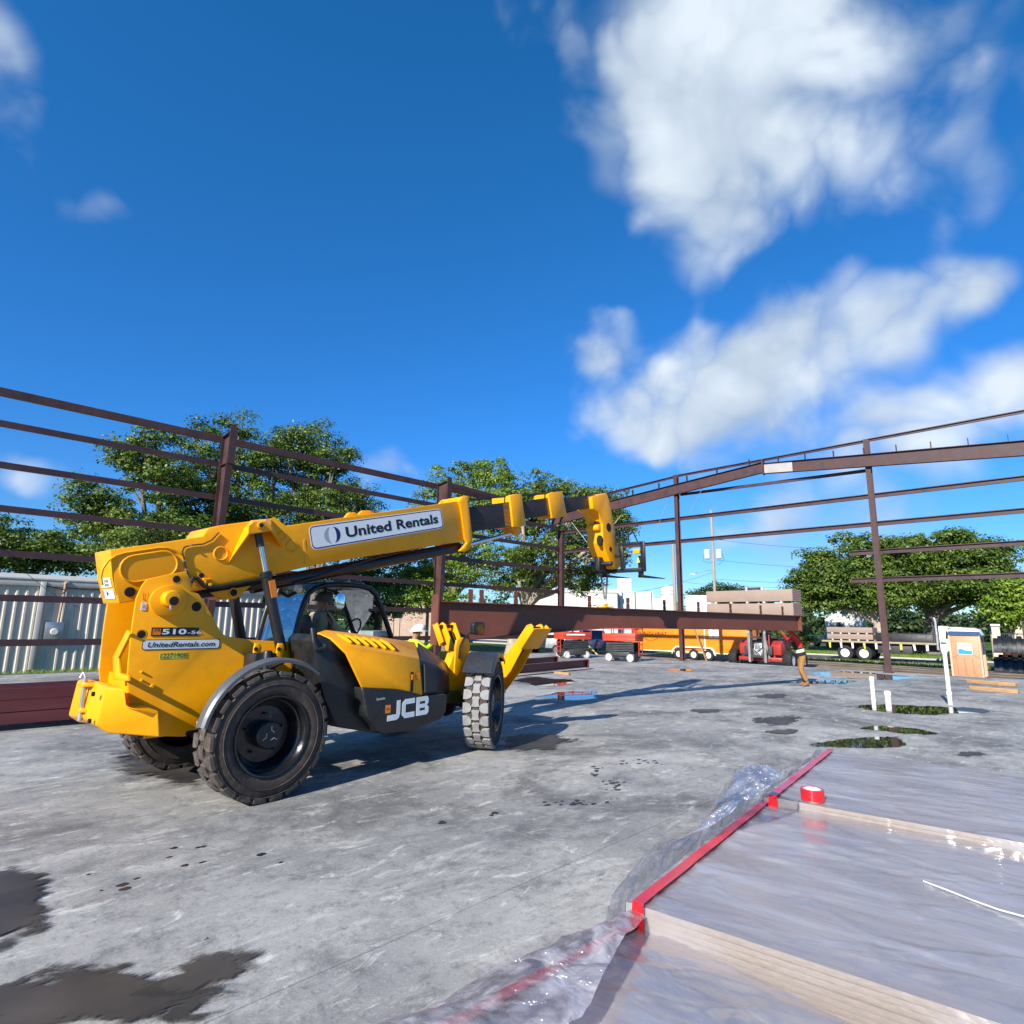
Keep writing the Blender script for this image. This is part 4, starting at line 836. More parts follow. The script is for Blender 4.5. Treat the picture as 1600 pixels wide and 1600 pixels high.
# near headlamp tower and mirror
b = MB(); tw = T2s([(708, 1062), (711, 1012), (713, 1000), (722, 996), (731, 998), (733, 1012), (728, 1040)], -.55); b.prism(tw, -.57, -.53); b.obj('light_tower', m_y, th, bevel=.006)
q = T3(746, 982, -.62); b = MB(); b.prism([(q.x+u-.13, q.z+v-.10) for u, v in rrect(.26, .2, .05)], -.66, -.58); mo = b.obj('mirror', m_blk, th, bevel=.012)
b = MB(); b.prism([(q.x+u-.11, q.z+v-.08) for u, v in rrect(.22, .16, .04)], -.664, -.6605); b.obj('mirror_glass', mat('mirror_dark', (.05, .05, .055), .06, metal=.6), mo)
b = MB(); b.tube([T3(740, 984, -.6), T3(725, 998, -.58), T3(719, 1010, -.58), T3(717, 1028, -.58)], .016, 6); b.obj('mirror_arm', m_blk, mo)

# cab
cabg = empty('cab', (0, 0, 0)); cabg.parent = th
nearp = [(458, 1006), (468, 965), (475, 942), (482, 927), (492, 919), (508, 914), (535, 913), (562, 915), (578, 920), (588, 930), (598, 955), (612, 998)]
for yy in (.20, 1.12):
    b = MB(); pts = [T3(x, y, .20) for x, y in nearp]; b.tube([(p.x, yy, p.z) for p in pts], .04, 10); b.obj('cab_frame', m_bm, cabg)
nb_ = [T3(x, y, .2) for x, y in nearp]
b = MB(); rp = [(p.x, p.z+.035) for p in nb_[4:9]]; b.prism(rp+[(x, z-.05) for x, z in rp[::-1]], .2, 1.12); roof = b.obj('cab_roof', m_bm, cabg, bevel=.01)
for i in (5, 6, 7):
    b = MB(); b.box(nb_[i].x-.02, nb_[i].x+.02, .22, 1.1, nb_[i].z+.04, nb_[i].z+.07); b.obj('roof_bar', m_bm, roof)
b = MB(); b.loft([[(nb_[0].x, .24, nb_[0].z), (nb_[2].x, .24, nb_[2].z), (nb_[3].x, .24, nb_[3].z)], [(nb_[0].x, 1.08, nb_[0].z), (nb_[2].x, 1.08, nb_[2].z), (nb_[3].x, 1.08, nb_[3].z)]], cap=False, closed=False); b.obj('rear_window', m_cglass, cabg)
b = MB(); b.loft([[(p.x, .24, p.z) for p in nb_[8:]], [(p.x, 1.08, p.z) for p in nb_[8:]]], cap=False, closed=False); b.obj('windscreen', m_cglass, cabg)
b = MB(); b.face([(p.x, 1.14, p.z) for p in nb_]); b.obj('side_window', m_cglass, cabg)
x0, x1 = nb_[0].x, nb_[-1].x
b = MB(); b.box(x0-.02, x1+.02, .2, 1.14, .75, 1.26); b.box(x0-.02, x1+.02, .2, .24, 1.2601, 1.5); b.box(x0-.02, x1+.02, 1.1, 1.14, 1.2601, 1.5); b.box(x0-.02, x0+.02, .2401, 1.0999, 1.2601, 1.5); b.box(x1-.12, x1+.02, .2401, 1.0999, 1.2601, 1.5); b.obj('cab_tub', m_blk, cabg, bevel=.04)
b = MB(); b.box(1.42, 1.9, .42, .92, 1.28, 1.4); b.loft([[(1.38, .44, 1.4), (1.5, .44, 1.4), (1.5, .9, 1.4), (1.38, .9, 1.4)], [(1.27, .47, 1.85), (1.37, .47, 1.85), (1.37, .87, 1.85), (1.27, .87, 1.85)]]); b.obj('driver_seat', m_blk, cabg, bevel=.03)
b = MB(); b.tube([(2.35, .68, 1.45), (2.25, .68, 1.62)], .03, 8); ring = [(2.22+.07*math.sin(a*.5), .68+.17*math.cos(a*.5), 1.66+.15*math.sin(a*.5)) for a in range(14)]; b.tube(ring, .014, 6); b.obj('steering_wheel', m_blk, cabg)
b = MB(); b.cyl((1.02, 1.05, 1.5), (1.2, 1.05, 2.3), .03); b.cyl((2.0, 1.08, 1.5), (1.95, 1.08, 2.3), .025); b.obj('cab_post', m_bm, cabg)
q = T3(531, 939, .16); b = MB(); b.prism([(q.x+u-.07, q.z+v-.11) for u, v in rrect(.14, .22, .05)], .14, .18); b.obj('cab_mirror', m_mirror, cabg, bevel=.01)
q = T3(467, 920, .1); b = MB(); b.lathe([(.01, -.0), (.055, .015), (.06, .06), (.03, .09)], 16, (q.x-.05, q.y, q.z), 'x'); b.obj('work_lamp', m_lens, cabg); b = MB(); b.tube([(q.x+.02, q.y, q.z-.02), (q.x-.12, q.y+.05, q.z-.1), (q.x-.2, q.y+.1, q.z-.05)], .025, 8); b.obj('lamp_arm', m_blk, cabg)
# ------------------------------------------------------------------ lifted rafter beam
m_beam = mat('beam_primer', (.135, .042, .026), .55, var=.18, scale=1.2, dirt=.25, dirtcol=(.17, .075, .05))
BL_, BR_ = Vector((7.07, 8.80, 2.16)), Vector((19.07, 6.49, 2.10))
bdv = (BR_-BL_); blen = bdv.length; brz = math.atan2(bdv.y, bdv.x)
beam = empty('steel_rafter_beam', (BL_.x, BL_.y, BL_.z), brz, 'long tapered red-brown steel beam hanging from the telehandler sling', 'steel beam'); beam.rotation_euler = (0, -math.asin(bdv.z/blen), brz)
D0, D1, XT = .74, .45, .36*blen
prof = [(0, D0), (XT, D1), (blen, D1)]
b = MB(); b.prism([(0, -.02), (blen, -.02)]+[(x, -d+.02) for x, d in prof[::-1]], -.006, .006); b.obj('web', m_beam, beam, smooth=False)
b = MB(); b.box(0, blen, -.11, .11, -.02, 0); b.obj('top_flange', m_beam, beam, smooth=False)
b = MB(); b.loft([[(x, y, z) for y, z in ((-.11, -d), (.11, -d), (.11, -d+.02), (-.11, -d+.02))] for x, d in prof]); b.obj('bottom_flange', m_beam, beam, smooth=False)
b = MB(); b.box(-.03, -.002, -.13, .13, -D0-.06, .12); b.obj('end_plate', m_beam, beam, smooth=False); b = MB(); b.box(blen+.002, blen+.025, -.12, .12, -D1-.02, .02); b.obj('end_plate', m_beam, beam, smooth=False)
for px in (735, 752, 806, 921, 981, 1038, 1091, 1141, 1188, 1222):
    d = ray(px, 945); t = (BL_.x*d.y-BL_.y*d.x)/(bdv.y*d.x-bdv.x*d.y); x = t*blen
    b = MB(); w_ = .05
    for s_ in (1,): b.prism([(x-w_, 0), (x+w_, 0), (x+w_, .10), (x+w_*.6, .12), (x+w_, .14), (x+w_, .25), (x-w_, .25), (x-w_, .14), (x-w_*.6, .12), (x-w_, .10)], -.005, .005)
    b.obj('purlin_clip', m_beam, beam, smooth=False)
# sling, shackle and clamp
spt = th.matrix_basis @ TX(944, 899, CX+.1)
d = ray(946, 945); t = (BL_.x*d.y-BL_.y*d.x)/(bdv.y*d.x-bdv.x*d.y); sp = BL_+bdv*t
sling = empty('lifting_sling', (sp.x, sp.y, sp.z), brz, 'grey webbing lifting sling between the forks and the steel beam', 'sling')
sv = spt-Vector(sp); sv.z = spt.z-sp.z; c_, s_ = math.cos(-brz), math.sin(-brz); sl_ = Vector((sv.x*c_-sv.y*s_, sv.x*s_+sv.y*c_, sv.z))
m_web = mat('webbing', (.2, .19, .17), .9, var=.2)
for o_ in (-.1, .1):
    b = MB(); b.bar(sl_+Vector((o_, 0, .0)), Vector((o_*.15, 0, .16)), .05, .008, (0, 1, 0)); b.obj('strap', m_web, sling, smooth=False)
b = MB(); b.bar(sl_+Vector((-.12, 0, .01)), sl_+Vector((.12, 0, .01)), .06, .01); b.obj('strap_loop', m_web, sling)
b = MB(); b.tube([(.05*math.cos(a*.45), 0, .11+.065*math.sin(a*.45)) for a in range(15)], .016, 8); b.obj('shackle', m_wdec, sling)
b = MB(); b.box(-.13, .13, -.14, .14, .005, .03); b.box(-.05, .05, -.03, .03, .03, .10); b.obj('beam_clamp', m_y, sling, bevel=.008)
b = MB(); b.tube([(-.13, .1, .03), (-.25, .15, .06), (-.35, .1, .03)], .012, 6); b.obj('tag_line', m_ydec, sling)

# ------------------------------------------------------------------ steel lying about
def purlin(b, x0, x1, y, z, h=.2, w=.075, flip=1, M=None):
    P = [(0, 0), (flip*w, 0), (flip*w, .03), (flip*(w-.008), .03), (flip*(w-.008), .008), (flip*.008, .008), (flip*.008, h-.008), (flip*(w-.008), h-.008), (flip*(w-.008), h-.03), (flip*w, h-.03), (flip*w, h), (0, h)]
    b.loft([[(x0, y+u, z+v) for u, v in P], [(x1, y+u, z+v) for u, v in P]])
m_pur = mat('purlin_primer', (.10, .022, .026), .4, var=.25, scale=2, dirt=.2, dirtcol=(.15, .07, .07), stretch=(.2, 1, 1))
pb = empty('purlin_bundle', (-6, 12.72, 0), rad(-2), 'bundle of dark red steel purlins on the slab behind the telehandler tail', 'steel purlins')
for r in range(3):
    for k in range(5):
        h = .17; b = MB(); P = [(0, 0), (h, 0), (h, .05), (h-.01, .05), (h-.01, .01), (.01, .01), (.01, .05), (0, .05)]
        off = random.uniform(-.15, .15); y = .02+k*.225+r*.02; z = .10+r*.185
        b.loft([[(off, y+v, z+u) for u, v in P], [(11.6+off, y+v, z+u) for u, v in P]]); b.obj('purlin', m_pur, pb, smooth=False)
for x in (1.5, 5.5, 10.0):
    b = MB(); b.box(x, x+.09, -.05, 1.25, .004, .095); b.obj('timber_bearer', mat('timber', (.38, .22, .10), .85, var=.3, scale=3, stretch=(1, 1, 8)), pb, smooth=False)
m_tim = MATS['timber']
def lying_beam(name, p0, p1, d, label, z0=.09):
    p0, p1 = Vector(p0), Vector(p1); v = p1-p0; o = empty(name, (p0.x, p0.y, z0), math.atan2(v.y, v.x), label, 'steel beam', None); L_ = v.length
    b = MB(); b.box(0, L_, -.006, .006, .015, d-.015); b.obj('web', m_pur, o, smooth=False)
    for z in (0, d-.015):
        b = MB(); b.box(0, L_, -.1, .1, z, z+.015); b.obj('flange', m_pur, o, smooth=False)
    b = MB(); b.box(L_, L_+.02, -.12, .12, -.02, d+.02); b.obj('end_plate', m_pur, o, smooth=False); return o
e1 = G(916, 1046); e0 = G(776, 1060); lying_beam('steel_beam', e0, e1, .28, 'dark red steel beam lying on timber right of the front wheel')
e1 = G(868, 1043); e0 = G(700, 1058); lying_beam('steel_beam', e0, e1, .34, 'dark red steel beam lying behind the other one, right of front wheel')
def timber(p0, p1, w, h, label, z=.004, name='timber_block'):
    p0, p1 = Vector(p0), Vector(p1); v = p1-p0; o = MB(); o.box(0, v.length, -w/2, w/2, 0, h); q = o.obj(name, m_tim, bevel=.006); q.location = (p0.x, p0.y, z); q.rotation_euler = (0, 0, math.atan2(v.y, v.x)); tag(q, label, 'timber'); return q
timber(G(867, 1053), G(890, 1055), .12, .085, 'short timber block under the dark red beam by the puddle'); timber(G(822, 1049), G(850, 1046), .1, .08, 'timber bearer half hidden behind the raised stabiliser')
timber(G(1512, 1066.5), G(1588, 1073), .13, .11, 'upper of two squared timbers lying at the right slab edge', name='timber_post'); timber(G(1516, 1077.5), G(1592, 1084), .13, .11, 'lower of two squared timbers lying at the right slab edge', name='timber_post')
rp = empty('steel_section_pile', (20.2, .95, 0), rad(4), 'pile of dark red steel sections at the right edge of the slab', 'steel pile')
for i, (x0, x1, y, z, h) in enumerate(((-3.4, 4.2, 0, .1, .24), (-2.6, 4.6, -.35, .1, .24), (-3, 4.4, -.75, .1, .24), (-2.2, 4.3, -.15, .36, .24), (-2, 4.6, -.6, .36, .24))):
    b = MB(); purlin(b, x0, x1, y, z, h, .12, -1); b.obj('section', m_pur, rp, smooth=False)
# white plastic pipes standing in the slab
m_pvc = mat('pvc_white', (.75, .75, .72), .4, var=.05, dirt=.15, dirtcol=(.4, .38, .34))
def vpipe(px, py, ptop, r, label, cap=True):
    q = G(px, py); D = math.hypot(q.x, q.y); d = ray(px, ptop); h = CAM_H+d.z*D/math.hypot(d.x, d.y)
    o = empty('standpipe', (q.x, q.y, 0), 0, label, 'pipe'); b = MB(); b.lathe([(r, -.03), (r, h), (r*.8, h), (r*.8, h-.05)], 18, ax='z'); b.obj('pipe', m_pvc, o)
    if cap:
        b = MB(); b.lathe([(r*1.18, h-.09), (r*1.18, h-.005), (r*1.02, h-.004)], 18, ax='z'); b.obj('coupling', m_pvc, o)
    return o, h
vpipe(1366, 1106, 1057.5, .045, 'thin white pipe standing in the slab, left of the three'); vpipe(1389, 1108, 1080, .06, 'short thick white pipe stub between the two taller pipes')
o_, h_ = vpipe(1485, 1101, 1016, .046, 'tallest white pipe in the slab in front of the portable toilet'); b = MB(); b.lathe([(.06, .22), (.06, .30)], 18, ax='z'); b.obj('coupling', m_pvc, o_)

# ------------------------------------------------------------------ foreground bundles of panels
m_pan = mat('panel_face', (.33, .275, .245), .55, var=.16, scale=1.2, stretch=(3, .5, 1), dirt=.2, dirtcol=(.33, .31, .3))
m_pedge = mat('panel_edge', (.36, .295, .225), .8, var=.2, scale=6, stretch=(1, 3, 20), dirt=.4, dirtcol=(.28, .21, .14))
m_tape = mat('red_tape', (.62, .012, .02), .25, var=.1, scale=4, coat=.4)
def film_mat(name, milky, gloss, wr, sx, sy, dist=.02, rg=.1, wh=.62, fr0=2.2):
    m = bpy.data.materials.new(name); m.use_nodes = True; t = m.node_tree; L = t.links.new; t.nodes.clear()
    out = t.nodes.new('ShaderNodeOutputMaterial'); tc = t.nodes.new('ShaderNodeTexCoord')
    def nz(s, st, det=4, dis=0., rz=0):
        mp = t.nodes.new('ShaderNodeMapping'); mp.inputs['Scale'].default_value = st; mp.inputs['Rotation'].default_value = (0, 0, rz); L(tc.outputs['Object'], mp.inputs[0]); n = t.nodes.new('ShaderNodeTexNoise'); n.inputs['Scale'].default_value = s; n.inputs['Detail'].default_value = det; n.inputs['Distortion'].default_value = dis; L(mp.outputs[0], n.inputs['Vector']); return n.outputs['Fac']
    a = nz(fr0, (sx, sy, 1), 3, 1.2); c = nz(fr0*2.6, (sx, sy*.6, 1), 2, 2.0, .4)
    ad = t.nodes.new('ShaderNodeMath'); ad.operation = 'MULTIPLY_ADD'; L(c, ad.inputs[0]); ad.inputs[1].default_value = .3; L(a, ad.inputs[2])
    bu = t.nodes.new('ShaderNodeBump'); bu.inputs['Strength'].default_value = wr; bu.inputs['Distance'].default_value = dist; L(ad.outputs[0], bu.inputs['Height'])
    tr = t.nodes.new('ShaderNodeBsdfTransparent'); tr.inputs[0].default_value = (.9, .9, .93, 1)
    df = t.nodes.new('ShaderNodeBsdfDiffuse'); df.inputs[0].default_value = (wh*1.02, wh*.97, wh, 1); L(bu.outputs[0], df.inputs['Normal'])
    tl = t.nodes.new('ShaderNodeBsdfTranslucent'); tl.inputs[0].default_value = (min(1, wh*1.1), min(1, wh*1.07), min(1, wh*1.1), 1)
    m0 = t.nodes.new('ShaderNodeMixShader'); m0.inputs[0].default_value = .45; L(df.outputs[0], m0.inputs[1]); L(tl.outputs[0], m0.inputs[2])
    mr = t.nodes.new('ShaderNodeMapRange'); L(nz(fr0*1.2, (sx, sy, 1), 6, 1.8), mr.inputs[0])
    for i, v in enumerate((.35, .75, milky*.25, milky*2.1)): mr.inputs[i+1].default_value = v
    m1 = t.nodes.new('ShaderNodeMixShader'); L(mr.outputs[0], m1.inputs[0]); L(tr.outputs[0], m1.inputs[1]); L(m0.outputs[0], m1.inputs[2])
    gl = t.nodes.new('ShaderNodeBsdfGlossy'); gl.inputs['Roughness'].default_value = rg; gl.inputs[0].default_value = (1, .91, .82, 1); L(bu.outputs[0], gl.inputs['Normal'])
    fr = t.nodes.new('ShaderNodeFresnel'); fr.inputs[0].default_value = 1.5; L(bu.outputs[0], fr.inputs['Normal'])
    mu = t.nodes.new('ShaderNodeMath'); mu.operation = 'MULTIPLY'; mu.use_clamp = True; mu.inputs[1].default_value = gloss; L(fr.outputs[0], mu.inputs[0])
    m2 = t.nodes.new('ShaderNodeMixShader'); L(mu.outputs[0], m2.inputs[0]); L(m1.outputs[0], m2.inputs[1]); L(gl.outputs[0], m2.inputs[2]); 
    # crisp glints along the creases
    rd = t.nodes.new('ShaderNodeMath'); rd.operation = 'SUBTRACT'; L(nz(fr0*2.2, (sx*1.3, sy*1.2, 1), 2, 2.5, .15), rd.inputs[0]); rd.inputs[1].default_value = .5
    ab = t.nodes.new('ShaderNodeMath'); ab.operation = 'ABSOLUTE'; L(rd.outputs[0], ab.inputs[0])
    b3 = t.nodes.new('ShaderNodeBump'); b3.inputs['Strength'].default_value = min(1, wr*1.6); b3.inputs['Distance'].default_value = dist*1.5; L(ab.outputs[0], b3.inputs['Height']); L(bu.outputs[0], b3.inputs['Normal'])
    g2 = t.nodes.new('ShaderNodeBsdfGlossy'); g2.inputs['Roughness'].default_value = .13; L(b3.outputs[0], g2.inputs['Normal'])
    m3 = t.nodes.new('ShaderNodeMixShader'); m3.inputs[0].default_value = .10; L(m2.outputs[0], m3.inputs[1]); L(g2.outputs[0], m3.inputs[2]); L(m3.outputs[0], out.inputs[0]); return m
m_film = film_mat('clear_film', .46, .24, .22, 1.8, .45, .05, .17, .68, 1.1)
m_flap = film_mat('loose_film', .42, .6, .6, 1.6, 1.6, .04, .12, .9)
from mathutils import noise as mnoise
def grid_obj(name, fn, nu, nv, m, parent, thick=.0):
    vs = [fn(i/nu, j/nv) for i in range(nu+1) for j in range(nv+1)]; fs = [(i*(nv+1)+j, (i+1)*(nv+1)+j, (i+1)*(nv+1)+j+1, i*(nv+1)+j+1) for i in range(nu) for j in range(nv)]
    me = bpy.data.meshes.new(name); me.from_pydata(vs, [], fs); me.materials.append(m); me.shade_smooth(); return link(name, me, parent)
def fbm(x, y, z=0., o=4):
    s, a = 0, 1
    for _ in range(o): s += a*mnoise.noise((x, y, z)); x, y, z, a = x*2.03+3.1, y*2.03+1.7, z*2+.3, a*.5
    return s
def bundle(corner, rz, W, L, top, n, label, seed):
    o = empty('panel_bundle', (corner.x, corner.y, 0), rz, label, 'panel bundle'); t = .027; gap = .0025; rs = random.Random(seed); z = top
    for k in range(n):
        dx, dy = rs.uniform(-.008, .008), rs.uniform(-.01, .006)
        if k == 0: dx = dy = 0
        b = MB(); b.box(dx, W+dx, -L, dy, z-t, z); pe = b.obj('panel', m_pedge, o, bevel=.002)
        if k == 0:
            b = MB(); b.box(.004, W-.004, -L+.004, -.004, z, z+.0015); b.obj('panel_face', m_pan, pe, smooth=False)
        z -= t+gap
    zb = z
    if zb > .03:
        for y in (-.25, -L*.5, -L+.3):
            b = MB(); b.box(.05, W-.05, y-.05, y+.05, .004, zb-.002); b.obj('bearer', m_tim, o, smooth=False)
    # film over the top, down the front and the left side
    def ft(u, v):
        x = -.012+u*(W+.02); y = -v*L+.01; w_ = fbm(x*2.2+seed, y*.5, 1)*.007+fbm(x*6, y*1.3+seed, 4)*.003
        f1 = abs(fbm(x*2.3+y*.9, y*.55-x*.3+seed, 8)); f2 = abs(fbm(x*1.3-y*1.6, y*.6+x*.8, 3+seed))
        return (x, y, top+.010+max(0, .5-f1*3.4)*.016+max(0, .35-f2*3.4)*.018+abs(w_)*.6)
    grid_obj('film_top', ft, 110, 150, m_film, o)
    def ff(u, v):
        y = .01-u*L; zz = top+.010-v*(top-.03); return (-.014-.03*abs(fbm(y*6+zz*7, zz*3+seed, 2))*(.3+v)-.01*v, y, zz)
    grid_obj('film_front', ff, 90, 8, m_film, o)
    def fl(u, v):
        x = -.012+u*W; zz = top+.010-v*(top-.02); return (x, .016+.05*v*abs(fbm(x*3, zz*4+seed, 6))+.02*v, zz)
    grid_obj('film_side', fl, 60, 8, m_film, o)
    # red tape along the left edge, folded over the front
    b = MB(); y0, y1 = -.10, -.035
    def tp(x, y): return top+.032+.002*math.sin(x*9)
    for k in range(16):
        xa, xb = -.03+(W+.03)*k/16, -.03+(W+.03)*(k+1)/16; b.face([(xa, y0, tp(xa, 0)), (xb, y0, tp(xb, 0)), (xb, y1, tp(xb, 0)), (xa, y1, tp(xa, 0))])
    b.face([(-.03, y0, tp(-.03, 0)), (-.03, y1, tp(-.03, 0)), (-.046, y1+.01, top-.16), (-.046, y0-.01, top-.16)])
    bmesh.ops.remove_doubles(b.bm, verts=b.bm.verts, dist=.001); b.obj('red_tape', m_tape, o)
    return o
SP = rad(6.2)
Cm = G(983, 1411, .30); Cf = G(1196, 1246, .36); Cn_far = G(985, 1441, .19)
bm_ = bundle(Cm, SP, 2.46, 4.9, .30, 9, 'middle film-wrapped panel bundle with a white cord lying on it', 3)
bf_ = bundle(Cf, SP, 2.44, 4.9, .365, 11, 'farthest film-wrapped panel bundle, with the red tape roll on top', 11)
nz_ = rad(-3.5); nc = Cn_far-Vector((math.cos(nz_), math.sin(nz_), 0))*2.43
bn_ = bundle(nc, nz_, 2.42, 4.9, .19, 6, 'nearest and lowest film-wrapped panel bundle with a lifted loose flap', 23)
# loose flaps of film caught by the wind
def flap_near(u, v):                    # folded over the edge and the tape; u = 0 far end, v from the floor over to the free edge
    x = 2.46-u*2.2; w_ = min(1, .25+u*1.6); puff = .5+.5*math.sin(u*8+.6)
    n = fbm(u*3.2, v*2.4, 9)*.055+abs(fbm(u*7, v*5, 2))*.03; t = v*2.5
    y = .18*w_*math.cos(t)+.02-.36*w_*v; z_ = .02+(.19+.20*w_*(.6+.6*puff))*math.sin(min(t, 1.75)*.9)-.05*max(0, v-.75)
    return (x+n*.6+.10*(v-.5)*math.sin(u*5), y+n*.5, max(.012, z_+n*.6*min(1, v*4)) if y > -.0 else max(.232, z_+n*.6))
grid_obj('loose_flap', flap_near, 110, 60, m_flap, bn_)
def flap_mid(u, v):
    x = .02+u*2.46; a = math.exp(-((u-.68)/.2)**2); sd_ = math.exp(-((u-.2)/.22)**2)
    n = fbm(u*4+5, v*2.5, 4)*.06*(.4+a)+abs(fbm(u*10, v*6, 7))*.045*(.3+a); t = v*(1.35+1.35*a)
    y = (.13+.05*sd_)*math.cos(t)+.02-.34*a*v; z_ = .03+(.29+.15*sd_*v+.42*a)*math.sin(min(t, 1.7)*.95)
    return (x+n*.7, y+n*.6, max(.02, z_+n*.7*min(1, v*3)) if y > 0 else max(.335, z_+n*.7))
grid_obj('loose_flap', flap_mid, 130, 60, m_flap, bm_)
def flap_far(u, v):
    x = .02+u*2.4; n = fbm(u*5+2, v*3, 14)*.025; return (x+n, .16-.13*v+n, .02+.37*v+n*v)
grid_obj('loose_flap', flap_far, 50, 12, m_flap, bf_)
# tape roll and cord
q = G(1270, 1249, .385); tr_ = empty('tape_roll', (q.x, q.y, .384), 0, 'roll of red tape with a white core on the far bundle', 'tape roll')
b = MB(); b.lathe([(.068, 0), (.09, 0), (.09, .085), (.068, .085)], 40, ax='z', cap=False); b.lathe([(.068, .0), (.068, .085)], 40, ax='z', cap=False); b.obj('tape', m_tape, tr_, ang=30)
b = MB(); b.lathe([(.060, .001), (.067, .001), (.067, .084), (.060, .084), (.060, .001)], 40, ax='z', cap=False); b.obj('core', m_wdec, tr_, ang=30)
pts = [G(x, y, .325) for x, y in ((1443, 1377), (1480, 1392), (1520, 1406), (1560, 1421), (1605, 1435), (1660, 1452))]
b = MB(); b.tube([(p.x, p.y, .326+.004*math.sin(i*2)) for i, p in enumerate(pts)], .0042, 6); o = b.obj('cord', m_wdec); tag(o, 'thin white cord lying across the middle panel bundle', 'cord')

# ------------------------------------------------------------------ people
m_skin = mat('skin', (.30, .15, .09), .55, var=.08); m_boot = mat('boot_leather', (.19, .095, .04), .75, var=.2)
def skin_mesh(name, nodes, edges, m, parent, sub=2, root=0):
    """nodes: list of (pos, radius or (rx, ry)); one continuous surface grown over the joints"""
    me = bpy.data.meshes.new(name); me.from_pydata([Vector(n[0]) for n in nodes], edges, []); o = bpy.data.objects.new(name+'_src', me); COL.objects.link(o)
    md = o.modifiers.new('skin', 'SKIN'); md.use_smooth_shade = True
    sv = me.skin_vertices[0].data
    for i, n in enumerate(nodes):
        r = n[1] if isinstance(n[1], tuple) else (n[1], n[1]); sv[i].radius = r; sv[i].use_root = (i == root)
    s = o.modifiers.new('sub', 'SUBSURF'); s.levels = sub; s.render_levels = sub
    dg = bpy.context.evaluated_depsgraph_get(); dg.update(); out = bpy.data.meshes.new_from_object(o.evaluated_get(dg)); bpy.data.objects.remove(o)
    out.materials.clear(); out.materials.append(m); out.shade_smooth(); return link(name, out, parent)
def person(loc, rz, J, label, shirt, trousers, hat, vest=None, shirt_arms=True, hat_kind='hard'):
    """J: joint positions in local metres, x forward, y left"""
    V_ = {k: Vector(v) for k, v in J.items()}
    o = empty('person', loc, rz, label, 'person')
    chain = ['pelvis', 'waist', 'chest', 'neck', 'head']
    R = dict(pelvis=.12, waist=.115, chest=.135, neck=.05, head=.085, shL=.055, shR=.055, elL=.04, elR=.04, haL=.03, haR=.03, hipL=.08, hipR=.08, knL=.058, knR=.058, anL=.04, anR=.04, toL=.035, toR=.035)
    E_ = [('pelvis', 'waist'), ('waist', 'chest'), ('chest', 'neck'), ('neck', 'head')]
    for s_ in 'LR': E_ += [('chest', 'sh'+s_), ('sh'+s_, 'el'+s_), ('el'+s_, 'ha'+s_), ('pelvis', 'hip'+s_), ('hip'+s_, 'kn'+s_), ('kn'+s_, 'an'+s_), ('an'+s_, 'to'+s_)]
    keys = list(R); idx = {k: i for i, k in enumerate(keys)}
    nodes = [[V_[k], R[k]*.86] for k in keys]; ed = [(idx[a], idx[b_]) for a, b_ in E_]
    hd_ = V_['head']; nodes[idx['head']][1] = (.08, .088)
    nodes.append([hd_+(hd_-V_['neck']).normalized()*.10, .075]); ed.append((idx['head'], len(nodes)-1))
    for s_ in 'LR':                         # palm, four fingers and a thumb
        w_ = V_['ha'+s_]; d = (w_-V_['el'+s_]).normalized(); sd_ = d.cross(Vector((.3, 0, 1)))
        if sd_.length < .1: sd_ = Vector((0, 1, 0))
        sd_.normalize(); bn = sd_.cross(d).normalized(); pm = w_+d*.06; nodes.append([pm, (.03, .02)]); pi = len(nodes)-1; ed.append((idx['ha'+s_], pi))
        for f in range(4):
            a = pm+sd_*(f-1.5)*.02+d*.035; bb = a+d*(.035-.004*abs(f-1.5))-bn*.012; nodes += [[a, .009], [bb, .008]]; ed += [(pi, len(nodes)-2), (len(nodes)-2, len(nodes)-1)]
        a = w_+d*.035+sd_*.04; nodes.append([a, .010]); ed.append((idx['ha'+s_], len(nodes)-1)); nodes.append([a+d*.035+sd_*.01, .009]); ed.append((len(nodes)-2, len(nodes)-1))
    body = skin_mesh('body', nodes, ed, m_skin, o, 2)
    fwd = V_.get('face', Vector((1, 0, 0))).normalized(); up_ = (hd_-V_['neck']).normalized(); sid = up_.cross(fwd).normalized()
    b = MB(); c = hd_+up_*.03+fwd*.085; b.loft([[c+sid*.012, c+up_*.035, c-sid*.012], [c+sid*.02-up_*.03+fwd*.02, c-up_*.02+fwd*.03, c-sid*.02-up_*.03+fwd*.02]]); b.obj('nose', m_skin, body)
    for s_ in (-1, 1):
        b = MB(); c = hd_+up_*.045+fwd*.078+sid*s_*.032; b.lathe([(.001, -.01), (.011, 0), (.001, .01)], 8, c, 'z'); b.obj('eye', m_kdec, body)
        b = MB(); c = hd_+up_*.02+sid*s_*.085; b.lathe([(.006, -.025), (.016, 0), (.006, .025)], 8, c, 'z'); b.obj('ear', m_skin, body)
    b = MB(); c = hd_-up_*.035+fwd*.08; b.tube([c-sid*.025, c+fwd*.006, c+sid*.025], .006, 6); b.obj('mouth', mat('lips', (.25, .08, .06), .6), body)
    sk = ['pelvis', 'waist', 'chest']; nn = [[V_['pelvis']+Vector((0, 0, -.02)), (.165, .125)], [V_['waist'], (.155, .12)], [V_['chest'], (.185, .13)], [V_['chest'].lerp(V_['neck'], .75), .075]]; ee = [(0, 1), (1, 2), (2, 3)]
    for s_ in 'LR':
        k = len(nn); nn += [[V_['sh'+s_], .085], [V_['sh'+s_].lerp(V_['el'+s_], .55), .065]]; ee += [(2, k), (k, k+1)]
        if shirt_arms: nn += [[V_['el'+s_], .056], [V_['el'+s_].lerp(V_['ha'+s_], .85), .045]]; ee += [(k+1, k+2), (k+2, k+3)]
    skin_mesh('shirt', nn, ee, shirt, body, 2)
